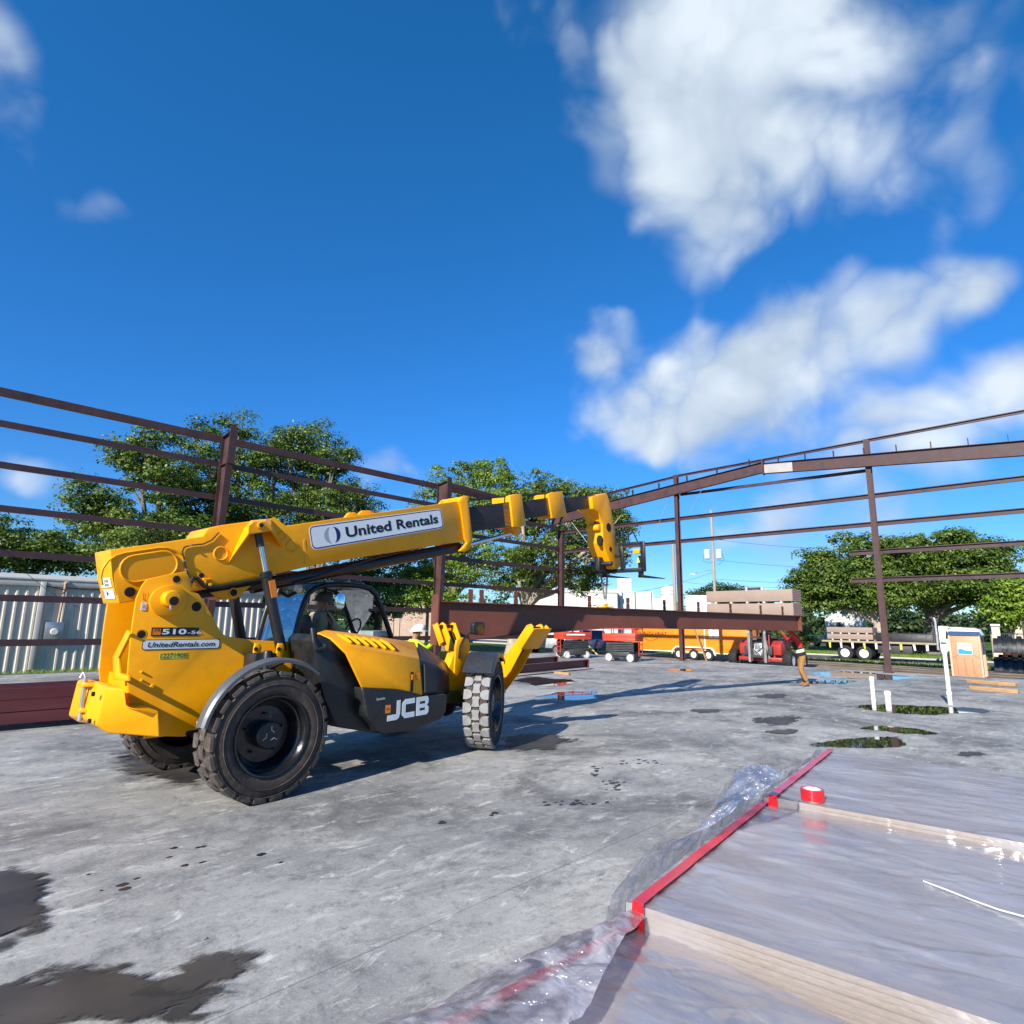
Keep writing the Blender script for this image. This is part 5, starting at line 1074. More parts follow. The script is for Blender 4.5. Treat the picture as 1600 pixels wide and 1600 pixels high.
    nn = [[V_['pelvis'], (.17, .13)], [V_['pelvis'].lerp(V_['waist'], .45), (.16, .12)]]; ee = [(0, 1)]
    for s_ in 'LR':
        k = len(nn); nn += [[V_['hip'+s_], .105], [V_['kn'+s_], .078], [V_['kn'+s_].lerp(V_['an'+s_], .9), .066]]; ee += [(0, k), (k, k+1), (k+1, k+2)]
    skin_mesh('trousers', nn, ee, trousers, body, 2)
    for s_ in 'LR':
        a, t_ = V_['an'+s_], V_['to'+s_]; skin_mesh('boot', [[a+Vector((0, 0, .06)), .062], [a, .06], [a.lerp(t_, .5)+Vector((0, 0, -.01)), (.055, .045)], [t_, (.05, .036)]], [(0, 1), (1, 2), (2, 3)], m_boot, body, 2)
    if vest is not None:
        for mm, z0, z1 in vest:
            a, c = V_['pelvis'].lerp(V_['chest'], z0), V_['pelvis'].lerp(V_['chest'], z1); b = MB(); ax = (c-a).normalized(); s2 = Vector((0, 1, 0)); f2 = s2.cross(ax).normalized(); rings = []
            for q, r in ((a, 1), (c, 1)): rings.append([q+s2*(.182*math.cos(k*.5236))+f2*(.148*math.sin(k*.5236)) for k in range(12)])
            b.loft(rings, cap=False); b.obj('vest_band', mm, body)
    if hat is not None:
        c = hd_+up_*.075; b = MB(); prof = [(.004, .135), (.06, .125), (.10, .09), (.118, .04), (.122, 0), (.15, -.012), (.15, -.02), (.118, -.012)]; rings = []
        for r, h in prof: rings.append([c+up_*h+fwd*(r*math.cos(k*2*math.pi/20)*1.12+(.04 if r > .14 and math.cos(k*2*math.pi/20) > .3 else 0))+sid*(r*math.sin(k*2*math.pi/20)) for k in range(20)])
        b.loft(rings); b.obj('hard_hat', hat, body, ang=50)
    return o
m_brown = mat('brown_canvas', (.30, .14, .035), .85, var=.15, scale=8); m_blkc = mat('black_cloth', (.014, .014, .016), .9, var=.2, scale=10)
m_redc = mat('red_cloth', (.5, .02, .02), .85, var=.15); m_hv = mat('hi_vis_yellow', (.55, .75, .02), .8, var=.1); m_tan = mat('tan_shirt', (.32, .29, .15), .85, var=.15, scale=9)
m_band = mat('reflective_band', (.55, .6, .42), .5); m_hatw = mat('hat_white', (.75, .75, .72), .35, coat=.2); m_hatg = mat('hat_grey', (.3, .31, .30), .4); m_jean = mat('dark_jeans', (.03, .04, .07), .85)
g0 = G(1256, 1072)
# guiding worker: leans towards the beam end, arms up to it; faces left in the picture
wr = math.atan2(.6, -.45)
person((g0.x, g0.y, 0), wr, dict(pelvis=(.02, 0, .93), waist=(.06, 0, 1.08), chest=(.13, 0, 1.33), neck=(.19, 0, 1.51), head=(.24, .0, 1.60), shL=(.14, .19, 1.42), shR=(.14, -.19, 1.42), elL=(.32, .24, 1.56), elR=(.30, -.26, 1.36), haL=(.44, .16, 1.78), haR=(.50, -.15, 1.62),
       hipL=(.0, .10, .88), hipR=(.0, -.10, .88), knL=(.10, .12, .50), knR=(.02, -.12, .48), anL=(-.08, .13, .10), anR=(-.10, -.12, .10), toL=(.08, .14, .035), toR=(.07, -.13, .035), face=(1, .1, .1)),
       'worker in black vest with red sleeves and brown trousers steadying the beam end', m_redc, m_brown, m_hatg, [(m_blkc, -.05, .2), (m_band, .2, .42), (m_blkc, .42, 1.0)])
# operator in the cab
so_ = th.matrix_basis @ Vector((1.60, .66, -.22))
person((so_.x, so_.y, so_.z), TPSI, dict(pelvis=(0, 0, 1.66), waist=(-.01, 0, 1.80), chest=(0.02, 0, 2.0), neck=(.03, 0, 2.14), head=(.05, 0, 2.22), shL=(.02, .19, 2.05), shR=(.02, -.19, 2.05), elL=(.18, .24, 1.85), elR=(.18, -.24, 1.85), haL=(.42, .16, 1.82), haR=(.45, -.15, 1.80),
       hipL=(.04, .1, 1.64), hipR=(.04, -.1, 1.64), knL=(.44, .13, 1.66), knR=(.44, -.13, 1.66), anL=(.52, .13, 1.58), anR=(.52, -.13, 1.58), toL=(.62, .13, 1.56), toR=(.62, -.13, 1.56)),
       'operator in tan shirt and hard hat sitting in the telehandler cab', m_tan, m_jean, mat('hat_dark', (.09, .09, .08), .5))
# worker in hi-vis at the near end of the beam
hp_ = atD(641, 1000, 11.75); 
person((hp_.x, hp_.y, 0), rad(-18), dict(pelvis=(0, 0, .90), waist=(.02, 0, 1.05), chest=(.06, 0, 1.28), neck=(.09, 0, 1.46), head=(.12, 0, 1.54), shL=(.06, .19, 1.38), shR=(.06, -.19, 1.38), elL=(.25, .22, 1.26), elR=(.25, -.22, 1.26), haL=(.48, .10, 1.40), haR=(.48, -.1, 1.42),
       hipL=(0, .1, .86), hipR=(0, -.1, .86), knL=(.04, .12, .48), knR=(.03, -.12, .48), anL=(-.03, .12, .09), anR=(-.06, -.12, .09), toL=(.12, .13, .035), toR=(.1, -.13, .035)),
       'worker in yellow-green shirt and white hard hat behind the telehandler', m_hv, m_jean, m_hatw)
# distant worker by the fence
q = G(1581, 1030, GZ); 
person((q.x, q.y, GZ+.01), rad(100), dict(pelvis=(0, 0, .80), waist=(.10, 0, .98), chest=(.28, 0, 1.14), neck=(.42, 0, 1.24), head=(.5, 0, 1.27), shL=(.3, .19, 1.2), shR=(.3, -.19, 1.2), elL=(.42, .22, .95), elR=(.42, -.22, .95), haL=(.58, .12, .82), haR=(.58, -.12, .82),
       hipL=(0, .1, .78), hipR=(0, -.1, .78), knL=(.1, .12, .44), knR=(.08, -.12, .44), anL=(0, .12, .09), anR=(0, -.12, .09), toL=(.15, .12, .035), toR=(.15, -.12, .035)),
       'far worker in a bright yellow shirt bending by the black stacks', m_hv, m_jean, m_hatw)
# ------------------------------------------------------------------ site vehicles and plant
m_red = mat('plant_red', (.36, .028, .022), .42, var=.12, dirt=.25, dirtcol=(.2, .12, .1)); m_dkg = mat('plant_dark_grey', (.035, .035, .037), .55, var=.2, dirt=.2, dirtcol=(.12, .11, .1))
m_org = mat('scissor_red', (.48, .05, .022), .42, var=.1, dirt=.2, dirtcol=(.3, .15, .1)); m_ltyre = mat('light_tyre', (.45, .43, .4), .8, var=.12); m_silv = mat('silver_steel', (.5, .5, .5), .35, metal=.6, var=.1)
m_tyre = mat('road_tyre', (.016, .015, .015), .8, var=.2); m_whub = mat('white_hub', (.7, .7, .68), .35, var=.06)
def road_wheel(parent, x, y, z, r, w, s_, hubm=m_whub, hr=.55, ty=None):
    wo2 = empty('wheel', (x, y, z)); wo2.parent = parent
    b = MB(); b.lathe([(r*.58, -w/2), (r*.9, -w/2), (r, -w*.35), (r, w*.35), (r*.9, w/2), (r*.58, w/2)], 28, cap=False); b.lathe([(r*.58, -w/2+.01), (r*.58, w/2-.01)], 28, cap=False); b.obj('tyre', ty or m_tyre, wo2)
    b = MB(); b.lathe([(r*hr, s_*w*.42), (r*hr*.92, s_*w*.30), (r*hr*.5, s_*w*.16), (r*.22, s_*w*.2), (r*.2, s_*w*.42), (r*.05, s_*w*.44)], 24); b.obj('hub', hubm, wo2); return wo2
def scissor_lift(px, py, rz, label):
    q = G(px, py); o = empty('scissor_lift', (q.x, q.y, 0), rz, label, 'scissor lift', 'scissor lifts beside the trailer'); L_, W2 = .92, .5
    for x in (-.62, .62):
        for s_ in (-1, 1): road_wheel(o, x, s_*(W2-.05), .2, .2, .14, s_, m_whub, .6, m_ltyre)
    b = MB(); b.box(-L_+.1, L_-.1, -.42, .42, .18, .42); b.box(-.6, .6, -.5, .5, .28, .5); b.obj('chassis', m_dkg, o, bevel=.03)
    b = MB(); b.box(-.52, .52, -.56, -.505, .22, .52); b.obj('battery_tray', m_dkg, o, bevel=.02)
    for k in range(4):
        z0 = .54+k*.12
        for s_ in (-1, 1):
            for a, c in ((z0, z0+.07), (z0+.07, z0)):
                b = MB(); b.bar((-.8, s_*(.36+.05*(a > c)), a), (.8, s_*(.36+.05*(a > c)), c), .045, .085); b.obj('scissor_arm', m_dkg, o)
    b = MB(); b.box(-.95, .95, -.52, .52, 1.06, 1.22); b.box(-.96, .96, -.535, -.505, 1.2201, 1.46); b.box(-.96, .96, .505, .535, 1.2201, 1.46); b.box(-.96, -.93, -.5049, .5049, 1.2201, 1.46); pf = b.obj('platform', m_org, o, bevel=.015)
    b = MB(); b.box(-.7, .5, -.545, -.536, 1.28, 1.36); b.obj('decal_strip', m_wdec, pf)
    for s_ in (-1, 1):
        b = MB()
        for z in (1.7, 2.0): b.bar((-.93, s_*.5, z), (.93, s_*.5, z), .04, .04)
        for x in (-.93, -.3, .3, .93): b.bar((x, s_*.5, 1.22), (x, s_*.5, 2.0), .04, .04)
        b.obj('guard_rail', m_org, o)
    for x in (-.93, .93):
        b = MB()
        for z in (1.7, 2.0): b.bar((x, -.5, z), (x, .5, z), .04, .04)
        b.obj('end_rail', m_org, o)
    b = MB()
    for y in (-.3, .12): b.bar((-.97, y, .3), (-.97, y, 1.06), .035, .035)
    for z in (.4, .65, .9): b.bar((-.97, -.3, z), (-.97, .12, z), .035, .035)
    b.obj('ladder', m_org, o)
    b = MB(); b.box(-.6, -.25, -.62, -.54, 1.5, 1.85); b.obj('control_box', m_org, o, bevel=.02); o.scale = (.9, .9, .9); return o
scissor_lift(895, 1028, rad(-22), 'orange and grey scissor lift on the left, beside the silver car'); scissor_lift(974, 1033, rad(98), 'orange and dark scissor lift standing right before the orange trailer')

# enclosed cargo trailer
m_tro = mat('trailer_orange', (.80, .225, .012), .35, var=.06, scale=1, coat=.3); m_wpaint = mat('white_paint', (.74, .74, .72), .4, var=.05, dirt=.1, dirtcol=(.45, .43, .4))
TXp = 37.0; ya, yb = onX(988, 1000, TXp).y, onX(1172, 1000, TXp).y
tr = empty('cargo_trailer', (TXp, ya, GZ), rad(-90), 'enclosed orange cargo trailer with three wheels behind the steel post', 'trailer'); TL = ya-yb
# local x runs to the picture's right, local y = +X world (away)
b = MB(); b.loft([[(0, -y_, z) for y_, z in ((0, .50), (0, 2.55))][:0] or [(.0, 0, .62), (.35, 0, .48), (TL, 0, .48), (TL, 0, 2.5), (.0, 0, 2.5)], [(.0, 2.3, .62), (.35, 2.3, .48), (TL, 2.3, .48), (TL, 2.3, 2.5), (.0, 2.3, 2.5)]]); bx_ = b.obj('trailer_box', m_tro, tr, bevel=.04)
b = MB(); b.box(-.01, TL+.01, -.025, -.002, .47, .53); b.box(-.01, TL+.01, -.025, 2.32, 2.47, 2.56); b.obj('trim_rail', m_wpaint, tr, bevel=.008)
wx = [onX(p, 1026, TXp).y for p in (1062, 1085, 1108)]
for i, y in enumerate(wx): road_wheel(tr, ya-y, -.02, .35, .35, .22, -1, m_whub, .55)
x0, x1 = ya-wx[0]-.45, ya-wx[2]+.45
b = MB(); P = [(x0, .35), (x0+.1, .62), (x0+.3, .78), (x1-.3, .78), (x1-.1, .62), (x1, .35), (x1+.06, .35), (x1-.05, .68), (x1-.26, .86), (x0+.26, .86), (x0+.05, .68), (x0-.06, .35)]; b.prism(P, -.16, .02); b.obj('wheel_arch', m_wpaint, tr, bevel=.01)
dx = ya-onX(1100, 1000, TXp).y
b = MB(); b.prism(rrect(.75, 1.75, .06), .004, .02, 'y'); dr = b.obj('side_door', m_tro, tr, bevel=.006); dr.location = (dx-.72, -.022, .62)
b = MB(); b.box(dx-.04, dx+.06, -.045, -.022, 1.45, 1.5); b.obj('door_latch', m_silv, tr)
b = MB(); b.box(dx+.04, dx+.10, -.03, -.003, .6, 2.4); b.obj('door_post', m_wpaint, tr)
for o_ in (0, .36):
    b = MB(); b.box(dx+.35+o_, dx+.66+o_, -.012, -.003, 1.45, 2.05); b.obj('notice', m_wdec, tr)
tx0, tx1 = ya-onX(992, 990, TXp).y, ya-onX(1042, 990, TXp).y
text_obj('lettering', 'CIVIL AUTO VAULT', m_kdec, tr, (tx0-.1, -.004, 1.56), (1, 0, 0), (0, 0, 1), tx1-tx0+.1, .2, .02, .15); text_obj('lettering', 'SINCE 2022', m_kdec, tr, (tx0+.35, -.004, 1.38), (1, 0, 0), (0, 0, 1), tx1-tx0-.7, .08, .01)
cxm = (tx0+tx1)/2
b = MB(); b.tube([(cxm-.95, -.006, 1.85), (cxm-1.0, -.006, 2.1), (cxm-.6, -.006, 2.25), (cxm+.6, -.006, 2.25), (cxm+1.0, -.006, 2.1), (cxm+.95, -.006, 1.85)], .016, 5); b.tube([(cxm-.62, -.006, 1.34), (cxm, -.006, 1.12), (cxm+.62, -.006, 1.34)], .014, 5)
b.tube([(cxm-.75, -.006, 1.88), (cxm-.7, -.006, 1.98), (cxm-.4, -.006, 2.02), (cxm-.2, -.006, 2.12), (cxm+.25, -.006, 2.12), (cxm+.45, -.006, 2.02), (cxm+.72, -.006, 1.97), (cxm+.75, -.006, 1.88)], .016, 5); b.obj('emblem', m_kdec, tr)
b = MB(); pp = onX(1128, 1031, 31.6); b.bar((0, 0, 0), (.75, .35, 2.0), .14, .04); o = b.obj('timber_plank', m_tim); o.location = (TXp-1.2, ya-dx-.75, GZ+.02); o.rotation_euler = (0, 0, rad(60)); tag(o, 'weathered plank leaning against the orange trailer', 'plank')

# rough-terrain forklift carrying two bundles
fq0, fq1 = G(1148, 1037, GZ), G(1236, 1042, GZ); fX = 33.2; fq0, fq1 = onX(1149, 1030, fX), onX(1234, 1030, fX); fY = (fq0.y+fq1.y)/2
fk = empty('rough_terrain_forklift', (fX, fY, GZ), rad(180), 'red rough terrain forklift with chevron tyres carrying tan panel bundles', 'forklift')
hw = abs(fq0.y-fq1.y)/2
def bigwheel(x, y, r, w, s_, nm='wheel'):
    wo2 = road_wheel(fk, x, y, r, r*.94, w, s_, m_whub, .6); b = MB()
    for k in range(16):
        for sg in (-1, 1):
            a = 2*math.pi*(k+(.5 if sg > 0 else 0))/16; b.loft([[(rr_*math.cos(a+da), yy, rr_*math.sin(a+da)) for rr_, da in ((r*.92, -.05+dd), (r, -.04+dd), (r, .04+dd), (r*.92, .05+dd))] for yy, dd in ((sg*.02, .22), (sg*w*.52, 0))])
    b.obj('tread', m_tyre, wo2, smooth=False)
for s_ in (-1, 1): bigwheel(0, s_*hw, .50, .42, s_); bigwheel(-2.1, s_*(hw-.1), .42, .34, s_)
b = MB(); b.box(-2.5, .1, -.75, .75, .45, .95); b.box(-.25, .25, -hw+.3, hw-.3, .42, .62); b.obj('chassis', m_red, fk, bevel=.04)
b = MB(); b.loft([[(-2.6, -.7, .95), (-.9, -.7, .95), (-.9, .7, .95), (-2.6, .7, .95)], [(-2.5, -.6, 1.6), (-1.0, -.6, 1.6), (-1.0, .6, 1.6), (-2.5, .6, 1.6)]]); b.obj('engine_hood', m_red, fk, bevel=.05)
for s_ in (-1, 1):
    b = MB(); b.prism([(-.5, .7), (.15, .75), (.2, 1.25), (-.2, 1.5), (-.6, 1.1)], s_*.6, s_*(hw-.35)); b.obj('mudguard', m_red, fk, bevel=.02)
    b = MB(); b.box(.42, .56, s_*.42-.06, s_*.42+.06, .35, 4.35); b.obj('mast_rail', m_silv, fk, bevel=.01)
    b = MB(); b.box(.40, .5, s_*.30-.04, s_*.30+.04, .4, 4.2); b.obj('inner_mast_rail', m_dkg, fk)
for z in (.6, 1.6, 4.2): 
    b = MB(); b.box(.43, .53, -.47, .47, z, z+.12); b.obj('mast_crossbar', m_dkg, fk)
b = MB(); b.box(.6, .68, -.8, .8, 2.45, 3.0); b.obj('carriage', m_dkg, fk)
b = MB(); b.box(.1, .4, -.34, .34, .7, 1.05); b.box(.15, .38, -.2, .25, 1.05, 1.35); b.tube([(.4, -.2, 1.3), (.5, -.15, 1.0), (.42, .1, .8), (.5, .2, .6)], .03, 6); b.tube([(.4, .25, 1.4), (.52, .2, 1.1), (.45, -.1, .85)], .03, 6); b.obj('hydraulic_pack', m_gal, fk, bevel=.02)
for s_ in (-1, 1):
    b = MB(); b.box(.25, .45, s_*.62-.12, s_*.62+.12, .75, 1.2); b.obj('tilt_ram_box', m_dkg, fk, bevel=.02); b = MB(); b.cyl((.3, s_*.55, .55), (.6, s_*.42, 1.9), .05); b.obj('tilt_ram', m_silv, fk)
for y in (-.55, .55):
    b = MB(); b.box(.66, 2.0, y-.07, y+.07, 2.52, 2.6); b.box(.66, .74, y-.07, y+.07, 2.5, 3.2); b.obj('fork', m_dkg, fk)
b = MB(); b.box(-.55, .2, -.45, .45, 1.3, 1.5); b.box(-.75, -.62, -.3, .3, 1.3, 1.9); b.obj('seat', m_dkg, fk, bevel=.03)
b = MB()
for x in (-.95, .25):
    for y in (-.55, .55): b.bar((x, y, 1.1), (x, y, 2.35), .06, .06)
b.box(-1.0, .3, -.6, .6, 2.33, 2.4); b.obj('overhead_guard', m_red, fk)
m_bund = mat('tan_panel', (.29, .215, .17), .75, var=.1, scale=1.5); m_bend = mat('panel_end', (.33, .22, .2), .8, var=.4, scale=9, stretch=(1, 1, 14))
def tan_bundle(cx, cy, z, W, L_, H, rz, label, n=1):
    o = empty('tan_panel_bundle', (cx, cy, z), rz, label, 'panel bundle', None)
    b = MB(); b.box(-W/2, W/2, -L_/2, L_/2, 0, H); b.obj('sheets', m_bund, o, bevel=.01)
    for y in (-L_/2-.006, L_/2+.006):
        for k in range(7):
            b = MB(); b.box(-W/2+.03, W/2-.03, y-.004, y+.004, H*(k+.12)/7, H*(k+.88)/7); b.obj('sheet_end', m_bend, o, smooth=False)
    for k in range(5):
        y = -L_/2+L_*(.12+.19*k); b = MB(); b.box(-W/2-.03, W/2+.03, y-.05, y+.05, -.085, -.004); b.obj('spacer', mat('spacer_white', (.6, .58, .5), .8), o)
    return o
bX = fX-1.35; byc = (onX(1110, 940, bX).y+onX(1247, 940, bX).y)/2; bL = onX(1110, 940, bX).y-onX(1247, 940, bX).y
tan_bundle(bX, byc, onX(1180, 962, bX-.5).z, 1.1, bL, onX(1180, 943, bX-.5).z-onX(1180, 962, bX-.5).z, rad(-3), 'lower tan panel bundle on the red forklift')
tan_bundle(bX, byc, onX(1180, 940, bX-.5).z, 1.1, bL, onX(1180, 922, bX-.5).z-onX(1180, 940, bX-.5).z, rad(-3), 'upper tan panel bundle on the red forklift')

# flatbed truck
tq = G(1328, 1031, GZ); kX = tq.x+.6; yr = onX(1293, 1000, kX).y; ycab = onX(1468, 1000, kX).y; yf = onX(1522, 1000, kX).y; KL = yr-ycab
fb = empty('flatbed_truck', (kX, yr, GZ), rad(-90), 'white-cabbed flatbed truck loaded with tan panel bundles on the road', 'truck')
b = MB(); b.box(0, KL, -1.2, 1.2, 1.18, 1.32); b.obj('bed', m_dkg, fb, bevel=.01); b = MB(); b.box(-.01, KL+.01, -1.23, -1.203, 1.22, 1.34); b.obj('bed_edge', mat('bed_edge_pale', (.33, .26, .16), .6), fb)
b = MB(); b.box(0, yr-yf-.4, -.45, .45, .75, 1.15); b.obj('chassis', m_dkg, fb); b = MB(); b.box(3.4, 5.4, -1.0, -.6, .55, 1.1); b.obj('tool_box', m_dkg, fb, bevel=.02)
for p in (1328, 1357): 
    x = yr-onX(p, 1020, kX).y
    for s_ in (-1, 1): road_wheel(fb, x, s_*1.0, .5, .5, .3, s_, m_whub, .58)
xf = yr-yf
for s_ in (-1, 1): road_wheel(fb, xf-.9, s_*1.0, .5, .5, .3, s_, m_whub, .58)
for k in range(9):
    x = .5+k*(KL-1)/8; b = MB(); b.loft([[(x-.07, -1.24, 1.2), (x+.07, -1.24, 1.2), (x+.07, -1.2, 1.2), (x-.07, -1.2, 1.2)], [(x-.03+.05*math.sin(k*3), -1.24, .82), (x+.06+.05*math.sin(k*3), -1.24, .82), (x+.06, -1.2, .82), (x-.03, -1.2, .82)]]); b.obj('ratchet_strap', [m_ydec, m_wdec, m_wdec][k % 3], fb)
xc = KL+.15
b = MB(); b.prism([(xc, .75), (xf, .75), (xf, 1.45), (xf-.9, 1.62), (xf-1.15, 2.25), (xf-1.4, 2.42), (xc, 2.42)], -1.05, 1.05); cbn = b.obj('cab', m_wpaint, fb, bevel=.06)
b = MB(); b.prism([(xc+.35, 1.62), (xf-1.0, 1.62), (xf-1.25, 2.2), (xc+.4, 2.2)], -1.062, -1.05); b.obj('side_window', mat('dark_glass', (.02, .025, .03), .08), cbn); b = MB(); b.box(xc+.05, xc+.35, -1.056, -1.05, 1.3, 1.4); b.obj('door_badge', m_dkg, cbn)
b = MB(); b.box(xf-1.3, xf-.4, -1.07, 1.07, 2.30, 2.36); b.obj('sun_visor', m_wpaint, cbn)
b = MB(); b.tube([(xc-.12, -1.0, .9), (xc-.12, -1.0, 2.75), (xc-.18, -1.0, 2.95)], .075, 12); b.obj('exhaust_stack', m_silv, fb)
b = MB(); b.box(xc-.3, xc-.2, -1.1, 1.1, 1.3, 2.3); b.obj('headboard', m_dkg, fb)
tb0 = kX-.6
tan_bundle(kX, yr-1.65, GZ+1.42, 1.3, 2.9, .36, 0, 'lower tan bundle at the rear of the flatbed'); tan_bundle(kX, yr-1.65, GZ+1.87, 1.3, 2.9, .38, 0, 'upper tan bundle at the rear of the flatbed')
b = MB(); b.loft([[(-.9, 0, 0), (.9, 0, 0), (.8, 0, .55), (-.8, 0, .6)], [(-.95, -2.0, 0), (.95, -2.0, 0), (.8, -2, .62), (-.8, -2, .58)], [(-.9, -4.0, 0), (.9, -4.0, 0), (.85, -4, .5), (-.8, -4, .55)]]); o = b.obj('tarped_load', mat('black_tarp', (.012, .012, .014), .5, bump=.5, bscale=4), bevel=.05); o.location = (kX, yr-3.3, GZ+1.325); tag(o, 'black tarped load on the flatbed behind the cab', 'load')

# parked cars
m_cgl = MATS['dark_glass']
def car(loc, rz, m, label, kind='suv', L_=4.7, name='parked_car'):
    o = empty(name, loc, rz, label, 'car'); hL = L_/2; W2 = .92
    if kind == 'pickup': P = [(-hL, .45), (-hL, 1.05), (-.55, 1.08), (-.50, 1.12), (-.35, 1.72), (.75, 1.74), (1.35, 1.18), (hL-.1, 1.02), (hL, .8), (hL, .45)]; Wn = [(-.25, 1.2), (-.18, 1.62), (.68, 1.63), (1.15, 1.2)]
    else: P = [(-hL, .45), (-hL, 1.0), (-hL+.15, 1.1), (-hL+.5, 1.62), (.5, 1.66), (1.25, 1.1), (hL-.15, .95), (hL, .75), (hL, .4)]; Wn = [(-hL+.38, 1.12), (-hL+.62, 1.54), (.45, 1.56), (1.05, 1.12)]
    b = MB(); b.loft([[(x, -W2*(.86 if z > 1.3 else 1), z) for x, z in P], [(x, W2*(.86 if z > 1.3 else 1), z) for x, z in P]]); body = b.obj('body', m, o, bevel=.06, seg=3)
    for s_ in (-1, 1):
        b = MB(); b.loft([[(x, s_*(W2*(.865 if z > 1.3 else .985)+.012), z) for x, z in Wn], [(x, s_*(W2*(.865 if z > 1.3 else .985)+.002), z) for x, z in Wn]]); b.obj('side_window', m_cgl, o)
        for x in (-hL+.9, hL-.95): road_wheel(o, x, s_*.82, .36, .36, .24, s_, mat('alloy', (.35, .36, .37), .3, metal=.7), .62)
        b = MB(); b.box(hL-.05, hL+.012, s_*.62-.18, s_*.62+.18, .72, .88); b.obj('headlight', m_lens, o, bevel=.02)
        b = MB(); b.box(-hL-.012, -hL+.05, s_*.72-.1, s_*.72+.1, .75, 1.0); b.obj('tail_light', m_red, o, bevel=.02)
    return o
q = G(852, 1021, GZ); car((q.x, q.y, GZ), rad(100), mat('car_silver', (.42, .46, .50), .3, metal=.5), 'silver car half hidden behind the beam, left of the lifts')
q = G(931, 1021, GZ); car((q.x+.5, q.y+.6, GZ), rad(60), mat('car_navy', (.02, .035, .09), .25, coat=.4), 'dark blue pickup between the two scissor lifts', 'pickup', 5.2)
q = G(1285, 1012, GZ); car((q.x+3, q.y, GZ+.0), rad(-90), mat('car_charcoal', (.02, .025, .03), .3, coat=.3), 'charcoal pickup parked beyond the flatbed under the tree', 'pickup', 5.2)
q = atD(570, 990, 33); car((q.x, q.y, GZ), rad(20), mat('car_pale_green', (.5, .58, .56), .3), 'pale pickup seen through the telehandler cab', 'pickup', 5.3)
b = MB(); q = G(942, 1022, GZ); b.bar((0, 0, 0), (.5, 1.9, 1.15), .12, .03); o = b.obj('yellow_ramp', mat('ramp_yellow', (.6, .48, .2), .6)); o.location = (q.x-2.5, q.y-1.4, GZ+.02); tag(o, 'narrow yellow ramp rail leaning between the scissor lifts', 'ramp')

# portable toilet
m_ptan = mat('toilet_tan', (.47, .25, .135), .5, var=.06); m_ptrim = mat('toilet_trim', (.55, .40, .27), .5)
pX = 32.0; y0, y1 = onX(1484, 1020, pX).y, onX(1534, 1020, pX).y; PW = y0-y1
pt = empty('portable_toilet', (pX, y0, GZ), rad(-90), 'tan portable toilet with white roof at the slab edge', 'portable toilet')
b = MB(); b.box(0, PW, 0, 1.2, .12, 2.0); b.obj('cabin', m_ptan, pt, bevel=.03)
b = MB(); b.loft([[(-.04, -.05, 2.0), (PW+.04, -.05, 2.0), (PW+.04, 1.25, 2.0), (-.04, 1.25, 2.0)], [(.05, .15, 2.26), (PW-.05, .15, 2.26), (PW-.05, 1.05, 2.26), (.05, 1.05, 2.26)], [(.25, .35, 2.32), (PW-.25, .35, 2.32), (PW-.25, .85, 2.32), (.25, .85, 2.32)]]); b.obj('roof', m_wpaint, pt, bevel=.02)
b = MB(); b.box(.08, PW-.08, -.02, -.002, .2, 1.94); dr = b.obj('door', m_ptan, pt, bevel=.01)
for k in range(3):
    x = PW*(.25+.25*k); b = MB(); b.tube([(x-.06, -.022, 1.05), (x-.04, -.022, .35), (x+.05, -.022, .33)], .012, 5); b.obj('door_rib', mat('toilet_groove', (.35, .19, .09), .6), dr)
b = MB(); b.tube([(.1, -.022, 1.05), (PW*.3, -.022, 1.22), (PW*.7, -.022, 1.22), (PW-.1, -.022, 1.08)], .012, 5); b.obj('door_rib', MATS['toilet_groove'], dr)
b = MB(); b.box(PW*.27, PW*.72, -.03, -.022, 1.2, 1.68); sg = b.obj('door_sign', m_wdec, dr); b = MB(); b.prism([(PW*.28, 1.22), (PW*.71, 1.22), (PW*.71, 1.36), (PW*.5, 1.38), (PW*.4, 1.44), (PW*.28, 1.42)], -.033, -.031); b.obj('sign_wave', mat('wave_blue', (.02, .28, .5), .4), sg)
for zz, ww in ((1.57, .2), (1.5, .16)):
    b = MB(); b.box(PW*.39, PW*(.39+ww), -.032, -.0305, zz, zz+.035); b.obj('sign_line', mat('sign_teal', (.1, .35, .4), .4), sg)
for x, w_ in ((.0, .07), (PW-.07, .07)):
    b = MB(); b.box(x, x+w_, -.03, -.001, .12, 2.0); b.obj('door_jamb', m_ptrim, pt)
for k in range(5):
    b = MB(); b.box(PW+.002, PW+.02, .2+k*.18, .26+k*.18, .3, 1.2); b.obj('side_rib', m_ptrim, pt)
b = MB(); b.box(PW+.002, PW+.015, .35, .75, 1.25, 1.65); b.obj('side_sign', m_bdec, pt)
b = MB(); b.box(PW+.002, PW+.012, .2, 1.0, 1.72, 1.92); b.obj('side_vent', m_dkg, pt)
